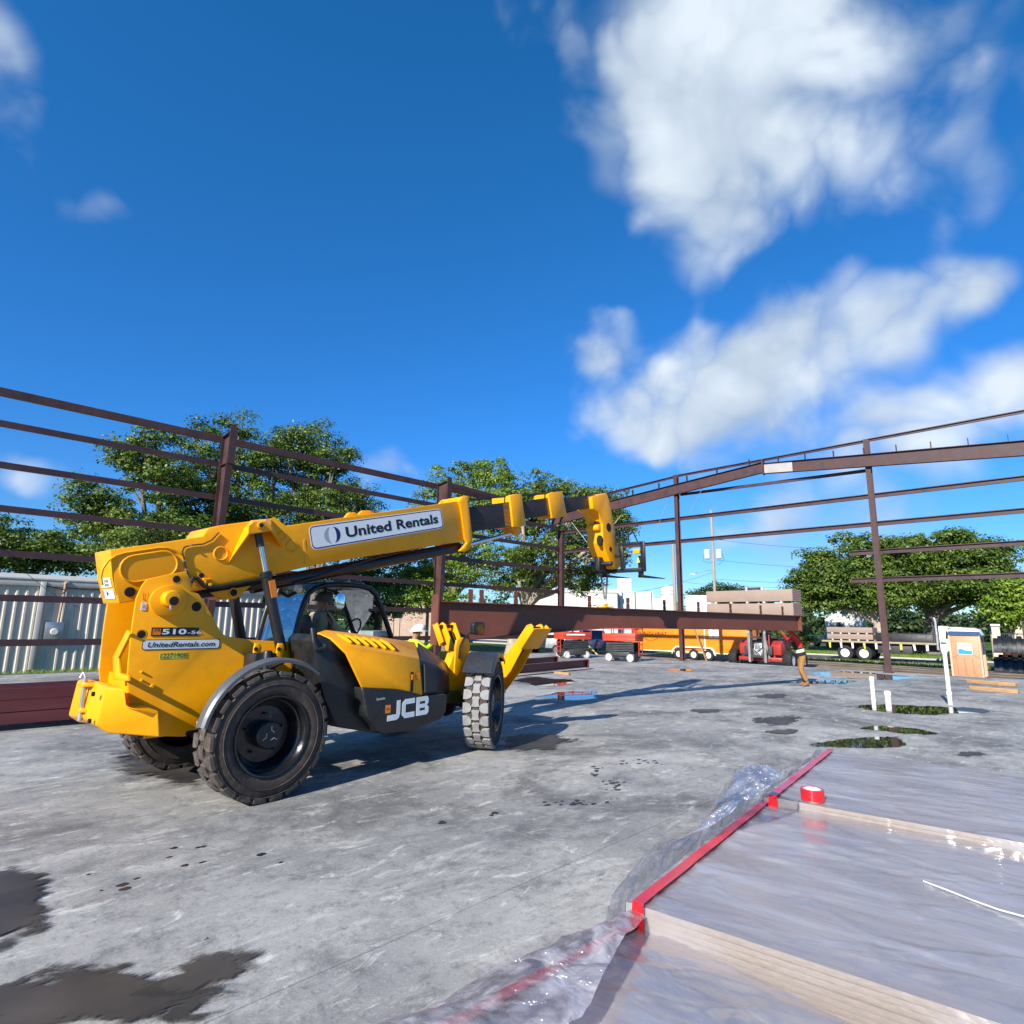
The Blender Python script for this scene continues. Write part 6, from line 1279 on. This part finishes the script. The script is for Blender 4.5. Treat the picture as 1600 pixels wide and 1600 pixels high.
# black ribbed plastic chambers in stacks
m_cham = mat('black_hdpe', (.014, .015, .016), .35, var=.2)
for lab, px, zz in (('lower stack of black ribbed plastic chambers by the fence', 1590, 0), ('upper stack of black ribbed plastic chambers by the fence', 1592, 1.0)):
    q = G(px, 1051, GZ); o = empty('plastic_chamber', (q.x, q.y-.6, GZ+zz+.02), rad(-90), lab, 'plastic chamber', 'black chambers by the fence')
    for k in range(15):
        b = MB(); pr = [(.62*math.cos(rad(a)), .9*math.sin(rad(a))*(1.0 if k % 2 else .86)) for a in range(0, 181, 15)]; pr2 = [(u*.9, v*.92) for u, v in pr[::-1]]; r1 = 1 if k % 2 else .84
        b.prism([(u*r1, v) for u, v in pr+pr2], -1.5+k*.2, -1.5+k*.2+.195, 'x'); b.obj('rib', m_cham, o)
    b = MB(); b.box(-1.5, 1.5, -.78, -.6, 0, .05); b.box(-1.5, 1.5, .6, .78, 0, .05); b.obj('foot_flange', m_cham, o)

# ------------------------------------------------------------------ buildings and street furniture beyond
m_shed = mat('shed_metal', (.62, .56, .48), .55, var=.1, scale=1.2, dirt=.35, dirtcol=(.30, .27, .24), stretch=(1, 1, .25)); m_shedt = mat('shed_trim', (.5, .48, .44), .5, var=.08)
sy = 30.0; s0, s1 = -9.0, 13.0; st_ = onY(60, 905, sy).z
sh = empty('metal_shed', (0, sy, GZ), 0, 'grey ribbed metal shed behind the left wall frame', 'shed'); hh = st_-GZ
b = MB(); b.box(s0, s1, .0, 8, 0, hh-.02); wl_ = b.obj('wall', m_shed, sh, smooth=False)
x = s0+.2
while x < s1:
    b = MB(); b.prism([(x-.055, 0), (x+.055, 0), (x+.03, -.045), (x-.03, -.045)], .06, hh-.3, 'z'); b.obj('wall_rib', m_shed, wl_, smooth=False); x += .305
b = MB(); b.box(s0-.1, s1+.1, -.12, .02, hh-.28, hh-.02); b.obj('gutter', m_shedt, sh, bevel=.02)
b = MB(); b.loft([[(s0-.1, -.15, hh-.02), (s1+.1, -.15, hh-.02), (s1+.1, 4, hh+.35), (s0-.1, 4, hh+.35)], [(s0-.1, -.15, hh+.03), (s1+.1, -.15, hh+.03), (s1+.1, 4, hh+.4), (s0-.1, 4, hh+.4)]]); b.obj('roof', m_shedt, sh)
xd = onY(62, 950, sy).x
b = MB(); b.box(xd-.09, xd+.09, -.16, -.05, .2, hh-.1); b.obj('downpipe', m_shedt, sh, bevel=.01)
xm = onY(83, 987, sy).x; zm = onY(83, 987, sy).z-GZ
b = MB(); b.box(xm-.3, xm+.3, -.2, -.05, zm-.38, zm+.38); mb_ = b.obj('meter_box', m_gal, sh, bevel=.02); b = MB(); b.lathe([(.11, -.28), (.13, -.26), (.13, -.2)], 18, (xm, 0, zm)); b.obj('meter_dial', m_lens, mb_)
b = MB(); b.cyl((xm+.1, -.12, zm+.38), (xm+.16, -.12, hh-.15), .045); b.cyl((xm+.16, -.12, hh-.15), (xm+.2, -.2, hh-.05), .07); b.obj('service_conduit', mat('conduit_rust', (.42, .3, .2), .7), sh)
b = MB(); a_ = Vector((xm+.2, -.2, hh-.3)); b.tube([a_, a_+Vector((.8, -.1, -.05)), a_+Vector((1.8, -.1, .1)), a_+Vector((3.5, -.1, .12))], .02, 5); b.tube([a_+Vector((0, 0, -.1)), a_+Vector((-.7, -.05, .05))], .02, 5); b.obj('service_cable', m_blk, sh)

m_whb = mat('white_render', (.62, .60, .56), .8, var=.05, scale=.3, dirt=.12, dirtcol=(.6, .58, .54)); m_greyb = mat('pale_blue_cladding', (.42, .48, .54), .6, var=.06)
def bx_at(px0, px1, ptop, D, depth, m, name, par, zb=GZ):
    """box standing across the view at horizontal distance D, between two picture columns"""
    a, c = atD(px0, 960, D), atD(px1, 960, D); t = atD((px0+px1)/2, ptop, D).z; v = Vector((c.x-a.x, c.y-a.y, 0)); L_ = v.length; v.normalize(); n = Vector((-v.y, v.x, 0))
    if n.dot(Vector((a.x, a.y, 0))) < 0: n = -n
    b = MB(); P = [a, c, c+n*depth, a+n*depth]; b.loft([[(p.x, p.y, zb) for p in P], [(p.x, p.y, t) for p in P]]); return b.obj(name, m, par, smooth=False), a, v, n, t
wb = empty('white_warehouse', (0, 0, 0), 0, 'white flat-roofed warehouse far behind the beam', 'building')
bx_at(828, 965, 921, 78, 18, m_whb, 'wall_block', wb); bx_at(965, 1022, 924, 80, 16, m_greyb, 'recessed_wall', wb)
for p in (970, 990, 1016): bx_at(p, p+2.2, 924, 79.6, .5, m_whb, 'pilaster', wb)
bx_at(1020, 1056, 935, 77, 12, m_whb, 'wall_block', wb); bx_at(1072, 1112, 930, 79, 14, m_whb, 'wall_block', wb)
bx_at(828, 966, 919.8, 77.9, .6, m_shedt, 'parapet', wb, 5.6)
aq = atD(975, 914, 84); b = MB(); b.box(-.9, .9, -.8, .8, -1.2, .6); ac = b.obj('air_conditioner', m_wpaint, bevel=.04); ac.location = (aq.x, aq.y, aq.z+.25); ac.rotation_euler = (0, 0, rad(-50)); tag(ac, 'white air conditioning unit on the warehouse roof', 'air conditioner')
tk = atD(1044, 925, 84); t_ = empty('water_tank', (tk.x, tk.y, tk.z-1.2), 0, 'white round roof tank left of the wooden pole', 'tank'); b = MB(); b.lathe([(.95, 0), (1.0, .5), (1.0, 1.5), (.9, 1.8), (.3, 2.1)], 24, ax='z'); b.obj('tank_shell', m_whb, t_)
for k in range(3):
    b = MB(); b.lathe([(1.03, .3+k*.5), (1.03, .36+k*.5)], 24, ax='z'); b.obj('tank_hoop', m_gal, t_)
ho = empty('pink_house', (0, 0, 0), 0, 'low pinkish building with small red panel seen beyond the cab', 'building'); bx_at(598, 690, 941, 62, 8, mat('pink_stucco', (.5, .36, .28), .85), 'wall', ho); bx_at(614, 628, 948, 61.6, .3, mat('shop_red', (.3, .03, .05), .5), 'red_panel', ho, atD(620, 956, 61.6).z); bx_at(596, 692, 937, 61.5, 9, m_whb, 'roof_edge', ho, 1.8+2.0)
sgn = empty('sign_post', (0, 0, 0), 0, 'white sign on two posts before the pink building', 'sign'); D = 48
a = atD(614, 963, D); 
for p in (615.5, 625): bx_at(p, p+1, 962, D, .08, m_gal, 'post', sgn)
bx_at(612, 629, 958, D-.1, .06, m_wdec, 'sign_board', sgn, atD(620, 966, D).z)
wh = empty('white_cottage', (0, 0, 0), 0, 'white gabled building under the right-hand tree', 'building')
o1, a, v, n, t = bx_at(1288, 1352, 968, 74, 8, m_whb, 'wall', wh); L_ = (atD(1352, 960, 74)-atD(1288, 960, 74)).length
b = MB(); P0 = [a+Vector((0, 0, t-a.z)), a+v*L_+Vector((0, 0, t-a.z)), a+v*(L_*.55)+Vector((0, 0, t-a.z+1.3))]; b.loft([P0, [p+n*8 for p in P0]]); b.obj('gable_roof', m_whb, wh)
bx_at(1307, 1314, 972, 73.9, .2, m_dkg, 'door', wh)
bb = empty('beige_building', (0, 0, 0), 0, 'beige building with arch at the right edge', 'building'); bx_at(1573, 1640, 938, 70, 10, mat('beige_render', (.6, .49, .36), .85, var=.06), 'wall', bb); bx_at(1572, 1641, 936, 69.9, 10.2, mat('blue_trim', (.12, .25, .42), .6), 'roof_edge', bb, atD(1600, 938.2, 70).z); bx_at(1594, 1612, 962, 69.95, .2, m_dkg, 'archway', bb)
gp_ = empty('gate_pillar', (0, 0, 0), 0, 'beige gate pillar behind the portable toilet', 'pillar'); bx_at(1546, 1559, 976, 52, .8, MATS['beige_render'], 'shaft', gp_); bx_at(1545, 1560, 975, 51.9, .95, m_whb, 'cap', gp_, atD(1550, 978, 52).z)
fn = empty('iron_fence', (0, 0, 0), 0, 'dark iron picket fence right of the gate pillar', 'fence')
for k in range(14): bx_at(1562+k*3, 1562.5+k*3, 988, 53, .03, m_dkg, 'picket', fn)
bx_at(1560, 1603, 990, 53.05, .03, m_dkg, 'rail', fn, atD(1580, 991.2, 53).z); bx_at(1560, 1603, 1006, 53.05, .03, m_dkg, 'rail', fn, atD(1580, 1007.5, 53).z)

# utility poles and wires
m_pole = mat('weathered_pole', (.33, .28, .22), .9, var=.25, scale=3, stretch=(1, 1, .1))
def pole(px, ptop, D, label, arm=None, tr=False, lamp=False, r=.15):
    q = atD(px, 980, D); top = atD(px, ptop, D).z; o = empty('utility_pole', (q.x, q.y, GZ), math.atan2(q.y, q.x)-math.pi/2, label, 'utility pole', None); h = top-GZ
    b = MB(); b.lathe([(r, 0), (r*.72, h)], 14, ax='z'); b.obj('post', m_pole, o)
    if arm:
        z = atD(px, arm, D).z-GZ; b = MB(); b.box(-.95, .95, -.2, -.1, z-.06, z+.06); b.obj('crossarm', m_pole, o)
        for x in (-.85, -.4, .85):
            b = MB(); b.lathe([(.03, z+.06), (.07, z+.12), (.05, z+.2), (.02, z+.25)], 10, (x, -.15, 0), 'z'); b.obj('insulator', m_gal, o)
    if tr:
        z = atD(px, 873, D).z-GZ
        for x in (-.52, .52):
            b = MB(); b.lathe([(.05, z-.05), (.28, z), (.3, z+.8), (.24, z+.86), (.05, z+.9)], 18, (x, -.1, 0), 'z'); t2 = b.obj('transformer', mat('transformer_grey', (.5, .55, .58), .4), o)
            b = MB(); b.lathe([(.05, z+.9), (.06, z+1.0), (.03, z+1.15)], 8, (x, -.1, 0), 'z'); b.obj('bushing', m_gal, t2)
        b = MB(); b.tube([(-.8, -.1, z+.5), (-.9, -.1, z-.2), (-.3, -.1, z-.4), (0, -.1, z-.3)], .015, 5); b.tube([(.8, -.1, z+.5), (.95, -.1, z-.1), (.4, -.1, z-.6)], .015, 5); b.obj('drop_lead', m_blk, o)
    if lamp:
        z = atD(px, 890, D).z-GZ; b = MB(); b.tube([(0, 0, z), (-.8, -.2, z-.1), (-1.7, -.4, z-.35)], .035, 8); b.box(-2.1, -1.6, -.5, -.3, z-.48, z-.38); b.obj('street_light_arm', m_gal, o)
    return o
pole(1056, 850, 60, 'plain wooden utility pole just left of the brown post', None, r=.19); pole(1119.5, 797, 58, 'wooden utility pole with two grey transformers', 843, True, True)
pole(414, 785, 40, 'wooden pole between the trees behind the boom', None); pole(1548, 950, 60, 'pale thin pole behind the gate pillar', None, r=.1)
def wire(a, c, sag, label, r=.012):
    b = MB(); P = [a.lerp(c, k/12)+Vector((0, 0, -sag*4*(k/12)*(1-k/12))) for k in range(13)]; b.tube(P, r, 5); o = b.obj('overhead_wire', m_blk); tag(o, label, 'wire', 'overhead wires'); return o
wire(atD(1119, 875, 58), atD(1760, 873, 55), .8, 'upper overhead wire running right from the transformer pole'); wire(atD(1119, 905, 58), atD(1760, 893, 55), .6, 'lower overhead wire running right from the transformer pole')
wire(atD(1119, 893, 58), atD(900, 935, 75), .6, 'overhead wire sloping from the transformer pole to the warehouse'); wire(atD(1056, 905, 60), atD(1119, 912, 58), .2, 'short low wire between the two wooden poles', .01); wire(atD(1056, 913, 60), atD(930, 928, 76), .3, 'low wire from the plain pole to the warehouse', .01)
wire(atD(-40, 812, 22), atD(125, 950, 30), .3, 'thin wire dropping to the grey metal shed', .009)
wire(atD(1119, 912, 58), atD(1300, 914, 70), .3, 'low wire running right behind the panel bundles', .01)
wire(atD(1119, 843, 58), atD(1760, 835, 55), 1.0, 'topmost overhead wire from the crossarm to the right')
# ------------------------------------------------------------------ trees
def leaf_mat(name, c0, c1, c2):
    m = bpy.data.materials.new(name); m.use_nodes = True; t = m.node_tree; L = t.links.new; t.nodes.clear(); out = t.nodes.new('ShaderNodeOutputMaterial')
    ge = t.nodes.new('ShaderNodeNewGeometry'); tc = t.nodes.new('ShaderNodeTexCoord'); n = t.nodes.new('ShaderNodeTexNoise'); n.inputs['Scale'].default_value = .55; n.inputs['Detail'].default_value = 3; L(tc.outputs['Object'], n.inputs['Vector'])
    a = t.nodes.new('ShaderNodeMath'); a.operation = 'MULTIPLY_ADD'; L(ge.outputs['Random Per Island'], a.inputs[0]); a.inputs[1].default_value = .55
    s = t.nodes.new('ShaderNodeMath'); s.operation = 'MULTIPLY_ADD'; L(n.outputs['Fac'], s.inputs[0]); s.inputs[1].default_value = 1.3; s.inputs[2].default_value = -.40; L(s.outputs[0], a.inputs[2])
    r = t.nodes.new('ShaderNodeValToRGB'); L(a.outputs[0], r.inputs[0]); e = r.color_ramp.elements; e[0].color = (*c0, 1); e[0].position = .15; e[1].color = (*c2, 1); e[1].position = .95; x = e.new(.55); x.color = (*c1, 1)
    p = t.nodes.new('ShaderNodeBsdfPrincipled'); L(r.outputs[0], p.inputs['Base Color']); p.inputs['Roughness'].default_value = .45; p.inputs['Specular IOR Level'].default_value = .4
    tl = t.nodes.new('ShaderNodeBsdfTranslucent'); L(r.outputs[0], tl.inputs[0]); mx = t.nodes.new('ShaderNodeMixShader'); mx.inputs[0].default_value = .3; L(p.outputs[0], mx.inputs[1]); L(tl.outputs[0], mx.inputs[2]); L(mx.outputs[0], out.inputs[0]); return m
lm_oak = leaf_mat('oak_leaves', (.033, .066, .010), (.10, .165, .02), (.23, .29, .045)); lm_light = leaf_mat('light_leaves', (.065, .115, .012), (.17, .27, .024), (.32, .41, .05)); lm_right = leaf_mat('broad_leaves', (.035, .07, .010), (.10, .17, .02), (.21, .27, .045)); lm_far = leaf_mat('far_leaves', (.03, .055, .018), (.05, .085, .025), (.08, .12, .035))
m_bark = mat('bark', (.17, .14, .115), .95, var=.35, scale=3, bump=.6, bscale=14, stretch=(1, 1, .25)); m_barkp = mat('bark_pale', (.34, .29, .23), .95, var=.3, scale=3, bump=.5, bscale=14)
def leaves(name, C, Rr, n, size, m, parent, seed, per=120, flat=.62, cl=.75, hole=.0):
    """C: (k,3) ellipsoid centres, Rr: (k,3) radii; leaf quads in clumps spread through the crown"""
    g = np.random.default_rng(seed); C, Rr = np.array(C), np.array(Rr); vol = Rr.prod(1)**.72; size = size*.70; k = int(n*1.45)//per
    ci = g.choice(len(C), k, p=vol/vol.sum()); d = g.normal(size=(k, 3)); d /= np.linalg.norm(d, axis=1)[:, None]; r = g.uniform(0.02, 1, k)**.40
    cc = C[ci]+d*r[:, None]*Rr[ci]*g.uniform(.75, 1.2, (k, 1)); cr = cl*g.uniform(.45, 1.35, k)
    # every clump is a shallow dome of leaves, so it takes light on top and shade beneath
    q = g.normal(size=(k*per, 3)); q /= np.linalg.norm(q, axis=1)[:, None]; q[:, 2] = np.where(g.uniform(size=k*per) < .72, np.abs(q[:, 2]), q[:, 2]); rad_ = g.uniform(.25, 1, k*per)**.5*g.uniform(.8, 1.25, k*per)
    pos = np.repeat(cc, per, 0)+q*rad_[:, None]*np.repeat(cr, per)[:, None]*np.array([1.0, 1.0, flat])
    nrm = q*np.array([1, 1, 1.4])+g.normal(size=(k*per, 3))*.42+np.array([0, 0, .25]); nrm /= np.linalg.norm(nrm, axis=1)[:, None]
    t = np.cross(nrm, g.normal(size=(k*per, 3))); t /= np.linalg.norm(t, axis=1)[:, None]; bt = np.cross(nrm, t); s = (size*g.uniform(.6, 1.35, k*per))[:, None]
    v = np.stack([pos-t*s*.5, pos+bt*s*.3+nrm*s*.06, pos+t*s*.5, pos-bt*s*.3+nrm*s*.06], 1).reshape(-1, 3)
    return np_mesh(name, v, np.arange(len(v)).reshape(-1, 4), m, parent), cc
def tree(label, D, base_px, blobs, n, size, m, seed, trunk=.28, bark=None, lean=(0, 0), clump=.75, name='tree', depth=.9, tilt_base=960, group=None, flat=.62):
    bq = atD(base_px, tilt_base, D); B = Vector((bq.x, bq.y, GZ)); o = empty(name, B, 0, label, 'tree', group); rs = random.Random(seed)
    C, Rr = [], []
    for i, (px, py, rx, ry) in enumerate(blobs):
        dd = D+rs.uniform(-1, 1)*depth*rx*D/930*.5; c = atD(px, py, dd)-B; k = (CAMP-Vector((c+B))).length/math.sqrt(1+((px-800)/930)**2)/930
        C.append(tuple(c)); Rr.append((rx*k, rx*k, ry*k))
    cr, cc = leaves('crown', C, Rr, n, size, m, o, seed, cl=clump, flat=flat)
    top = max(c[2]+r[2] for c, r in zip(C, Rr)); ctr = Vector((sum(c[0] for c in C)/len(C)+lean[0], sum(c[1] for c in C)/len(C)+lean[1], 0)); fork = Vector((lean[0]*.4, lean[1]*.4, max(1.2, top*.26)))
    b = MB(); b.tube([(0, 0, 0), (lean[0]*.1, lean[1]*.1, fork.z*.4), tuple(fork)], [trunk*1.35, trunk*1.05, trunk*.9], 12); tk = b.obj('trunk', bark or m_bark, o)
    for i, (c, r) in enumerate(zip(C, Rr)):
        c = Vector(c); mid = fork.lerp(c, .5)+Vector((rs.uniform(-.5, .5), rs.uniform(-.5, .5), rs.uniform(-.1, .6))); b = MB(); b.tube([tuple(fork+Vector((0, 0, -.2))), tuple(fork.lerp(mid, .5)+Vector((rs.uniform(-.25, .25), 0, .15))), tuple(mid), tuple(mid.lerp(c, .6)), tuple(c+Vector((0, 0, r[2]*.5)))], [trunk*.6, trunk*.5, trunk*.36, trunk*.24, .03], 8); b.obj('limb', bark or m_bark, o)
        for j in range(3):
            e = c+Vector((rs.uniform(-1, 1)*r[0]*.8, rs.uniform(-1, 1)*r[1]*.8, rs.uniform(-.3, .8)*r[2])); b = MB(); s0_ = mid.lerp(c, rs.uniform(.1, .7)); b.tube([tuple(s0_), tuple(s0_.lerp(e, .5)+Vector((0, 0, rs.uniform(-.3, .4)))), tuple(e)], [trunk*.2, trunk*.13, .02], 6); b.obj('branch', bark or m_bark, o)
    return o
TG = 'trees beyond the building frame'
tree('dark low tree at the far left above the shed roof', 44, 40, [(20, 850, 70, 34), (95, 862, 52, 32), (-60, 850, 70, 50), (50, 880, 80, 22), (130, 880, 40, 20)], 20000, .26, lm_oak, 21, .25, group=TG)
tree('spreading oak behind the grey shed and the left steel column', 37, 235, [(150, 785, 46, 30), (215, 715, 42, 30), (255, 745, 60, 40), (190, 820, 80, 34), (300, 790, 60, 50), (270, 850, 90, 34), (200, 870, 60, 20), (240, 690, 34, 22)], 34000, .23, lm_oak, 22, .36, group=TG)
tree('tallest oak directly behind the left steel column', 39, 385, [(372, 672, 30, 30), (318, 690, 36, 32), (345, 735, 60, 44), (425, 735, 50, 44), (385, 800, 80, 50), (330, 840, 70, 40), (420, 850, 60, 36), (375, 890, 70, 28)], 36000, .23, lm_oak, 23, .38, group=TG)
tree('leafy oak above the boom sign, left of the open sky', 38, 490, [(486, 688, 34, 30), (446, 690, 26, 24), (522, 715, 36, 30), (478, 740, 56, 40), (545, 775, 40, 22), (500, 800, 70, 40), (560, 800, 30, 18), (470, 850, 60, 36)], 32000, .22, lm_oak, 24, .3, group=TG)
tree('light green tree behind the middle steel column', 43, 700, [(770, 742, 44, 24), (720, 752, 44, 26), (695, 790, 44, 36), (780, 780, 56, 34), (730, 820, 70, 40), (650, 890, 52, 40), (640, 935, 40, 30), (700, 890, 60, 44), (755, 880, 60, 44), (690, 935, 50, 26)], 40000, .24, lm_light, 25, .32, group=TG)
tree('big dark tree behind the boom tip with a leaning pale trunk', 42, 800, [(850, 765, 40, 26), (815, 780, 36, 24), (905, 775, 40, 22), (945, 795, 40, 32), (965, 820, 28, 24), (880, 820, 72, 44), (930, 860, 50, 46), (840, 870, 60, 50), (900, 905, 56, 26), (800, 900, 50, 36), (955, 850, 30, 40)], 44000, .24, lm_oak, 26, .4, m_barkp, (2.0, -1.2), group=TG)
tree('bushy tree seen under the boom behind the cab', 47, 590, [(560, 890, 60, 44), (600, 850, 46, 30), (520, 920, 60, 30), (610, 920, 44, 34), (565, 950, 60, 18)], 20000, .26, lm_oak, 27, .25, group=TG)
tree('dark bushy tree seen between the rams and the tower', 50, 365, [(360, 925, 40, 28), (405, 920, 44, 28), (335, 950, 40, 18), (440, 930, 40, 26)], 14000, .27, lm_oak, 28, .2, group=TG)
tree('spreading pale-barked tree right of the forklift load', 62, 1372, [(1282, 872, 34, 18), (1330, 850, 34, 18), (1262, 912, 30, 28), (1300, 915, 46, 34), (1350, 900, 50, 34), (1400, 875, 40, 32), (1390, 925, 56, 34), (1325, 940, 46, 16), (1270, 945, 26, 16), (1415, 930, 34, 14)], 40000, .36, lm_right, 29, .5, m_barkp, clump=1.1, group=TG)
tree('dense rounded tree behind the flatbed truck cab', 66, 1452, [(1440, 865, 44, 24), (1490, 848, 26, 18), (1525, 868, 40, 24), (1460, 900, 60, 34), (1540, 900, 44, 28), (1500, 920, 60, 24), (1555, 925, 30, 20), (1450, 932, 44, 16), (1578, 860, 12, 8)], 40000, .38, lm_right, 30, .5, clump=1.1, group=TG)
tree('low green tree at the right edge by the beige building', 60, 1575, [(1572, 955, 26, 26), (1590, 925, 26, 20), (1610, 950, 30, 30)], 9000, .36, lm_light, 31, .2, group=TG)
tree('small far tree beside the transformer pole', 120, 1128, [(1125, 926, 26, 10), (1150, 930, 22, 9), (1100, 932, 18, 8)], 8000, .6, lm_far, 32, .3, group=TG, clump=1.6)
tree('small leafless-looking pale tree top left of the middle column', 46, 668, [(662, 785, 16, 22), (668, 760, 8, 14), (655, 820, 20, 20)], 1500, .2, lm_light, 33, .12, m_barkp, group=TG)
# far-off wood along the horizon
g = np.random.default_rng(77); C, Rr = [], []
for k in range(90):
    px = -500+k*29+g.uniform(-12, 12); D = g.uniform(135, 190); c = atD(px, 972, D); h = g.uniform(4, 9); C.append((c.x, c.y, GZ+h*.45)); Rr.append((6, 6, h*.55))
wood, _ = leaves('distant_wood', C, Rr, 60000, 1.5, lm_far, None, 78, per=40, cl=2.4); tag(wood, 'far-off band of trees along the horizon', kind='stuff')
# grass along the slab, shed and road verge
def grass(name, polys, n, m, label, h=.22, seed=5):
    g = np.random.default_rng(seed); P = []
    for (x0, x1, y0, y1, w_) in polys: k = int(n*w_); P.append(np.stack([g.uniform(x0, x1, k), g.uniform(y0, y1, k), np.full(k, GZ)], 1))
    P = np.concatenate(P); k = len(P); a = g.uniform(0, 6.28, k); hh = (h*g.uniform(.4, 1.3, k)); t = np.stack([np.cos(a), np.sin(a), a*0], 1); ln = g.normal(size=(k, 3))*np.array([.35, .35, 0])
    v = np.stack([P-t*.02, P+t*.02, P+(ln+np.array([0, 0, 1]))*hh[:, None]], 1).reshape(-1, 3); o = np_mesh(name, v, np.arange(k*3).reshape(-1, 3), m); tag(o, label, kind='stuff'); return o
grass('verge_grass', [(-8, 26, 27.2, 29.9, .35), (52.9, 58, -10, 34, .45), (43.6, 44.9, -10, 34, .2)], 60000, lm_light, 'rough grass along the shed and the road verges')
# low hedge-like shrubs under the far trees
for i, (px, D, w_, hgt, lab) in enumerate(((1240, 66, 34, 16, 'round shrub right behind the forklift'), (545, 40, 40, 14, 'low shrub behind the pale pickup'), (1425, 68, 40, 8, 'low hedge behind the flatbed truck'), (1590, 58, 18, 6, 'reddish low shrub by the iron fence'))):
    q = atD(px, 985, D); o = empty('shrub', (q.x, q.y, GZ), 0, lab, 'shrub'); k = D/930; leaves('foliage', [(0, 0, hgt*k*.8)], [(w_*k, w_*k*.6, hgt*k)], 5000, .3, lm_right if i != 3 else leaf_mat('red_leaves', (.08, .015, .015), (.16, .03, .03), (.2, .08, .04)), o, 40+i)
    b = MB(); b.tube([(0, 0, 0), (0, 0, hgt*k*.8)], .08, 6); b.obj('stem', m_bark, o)
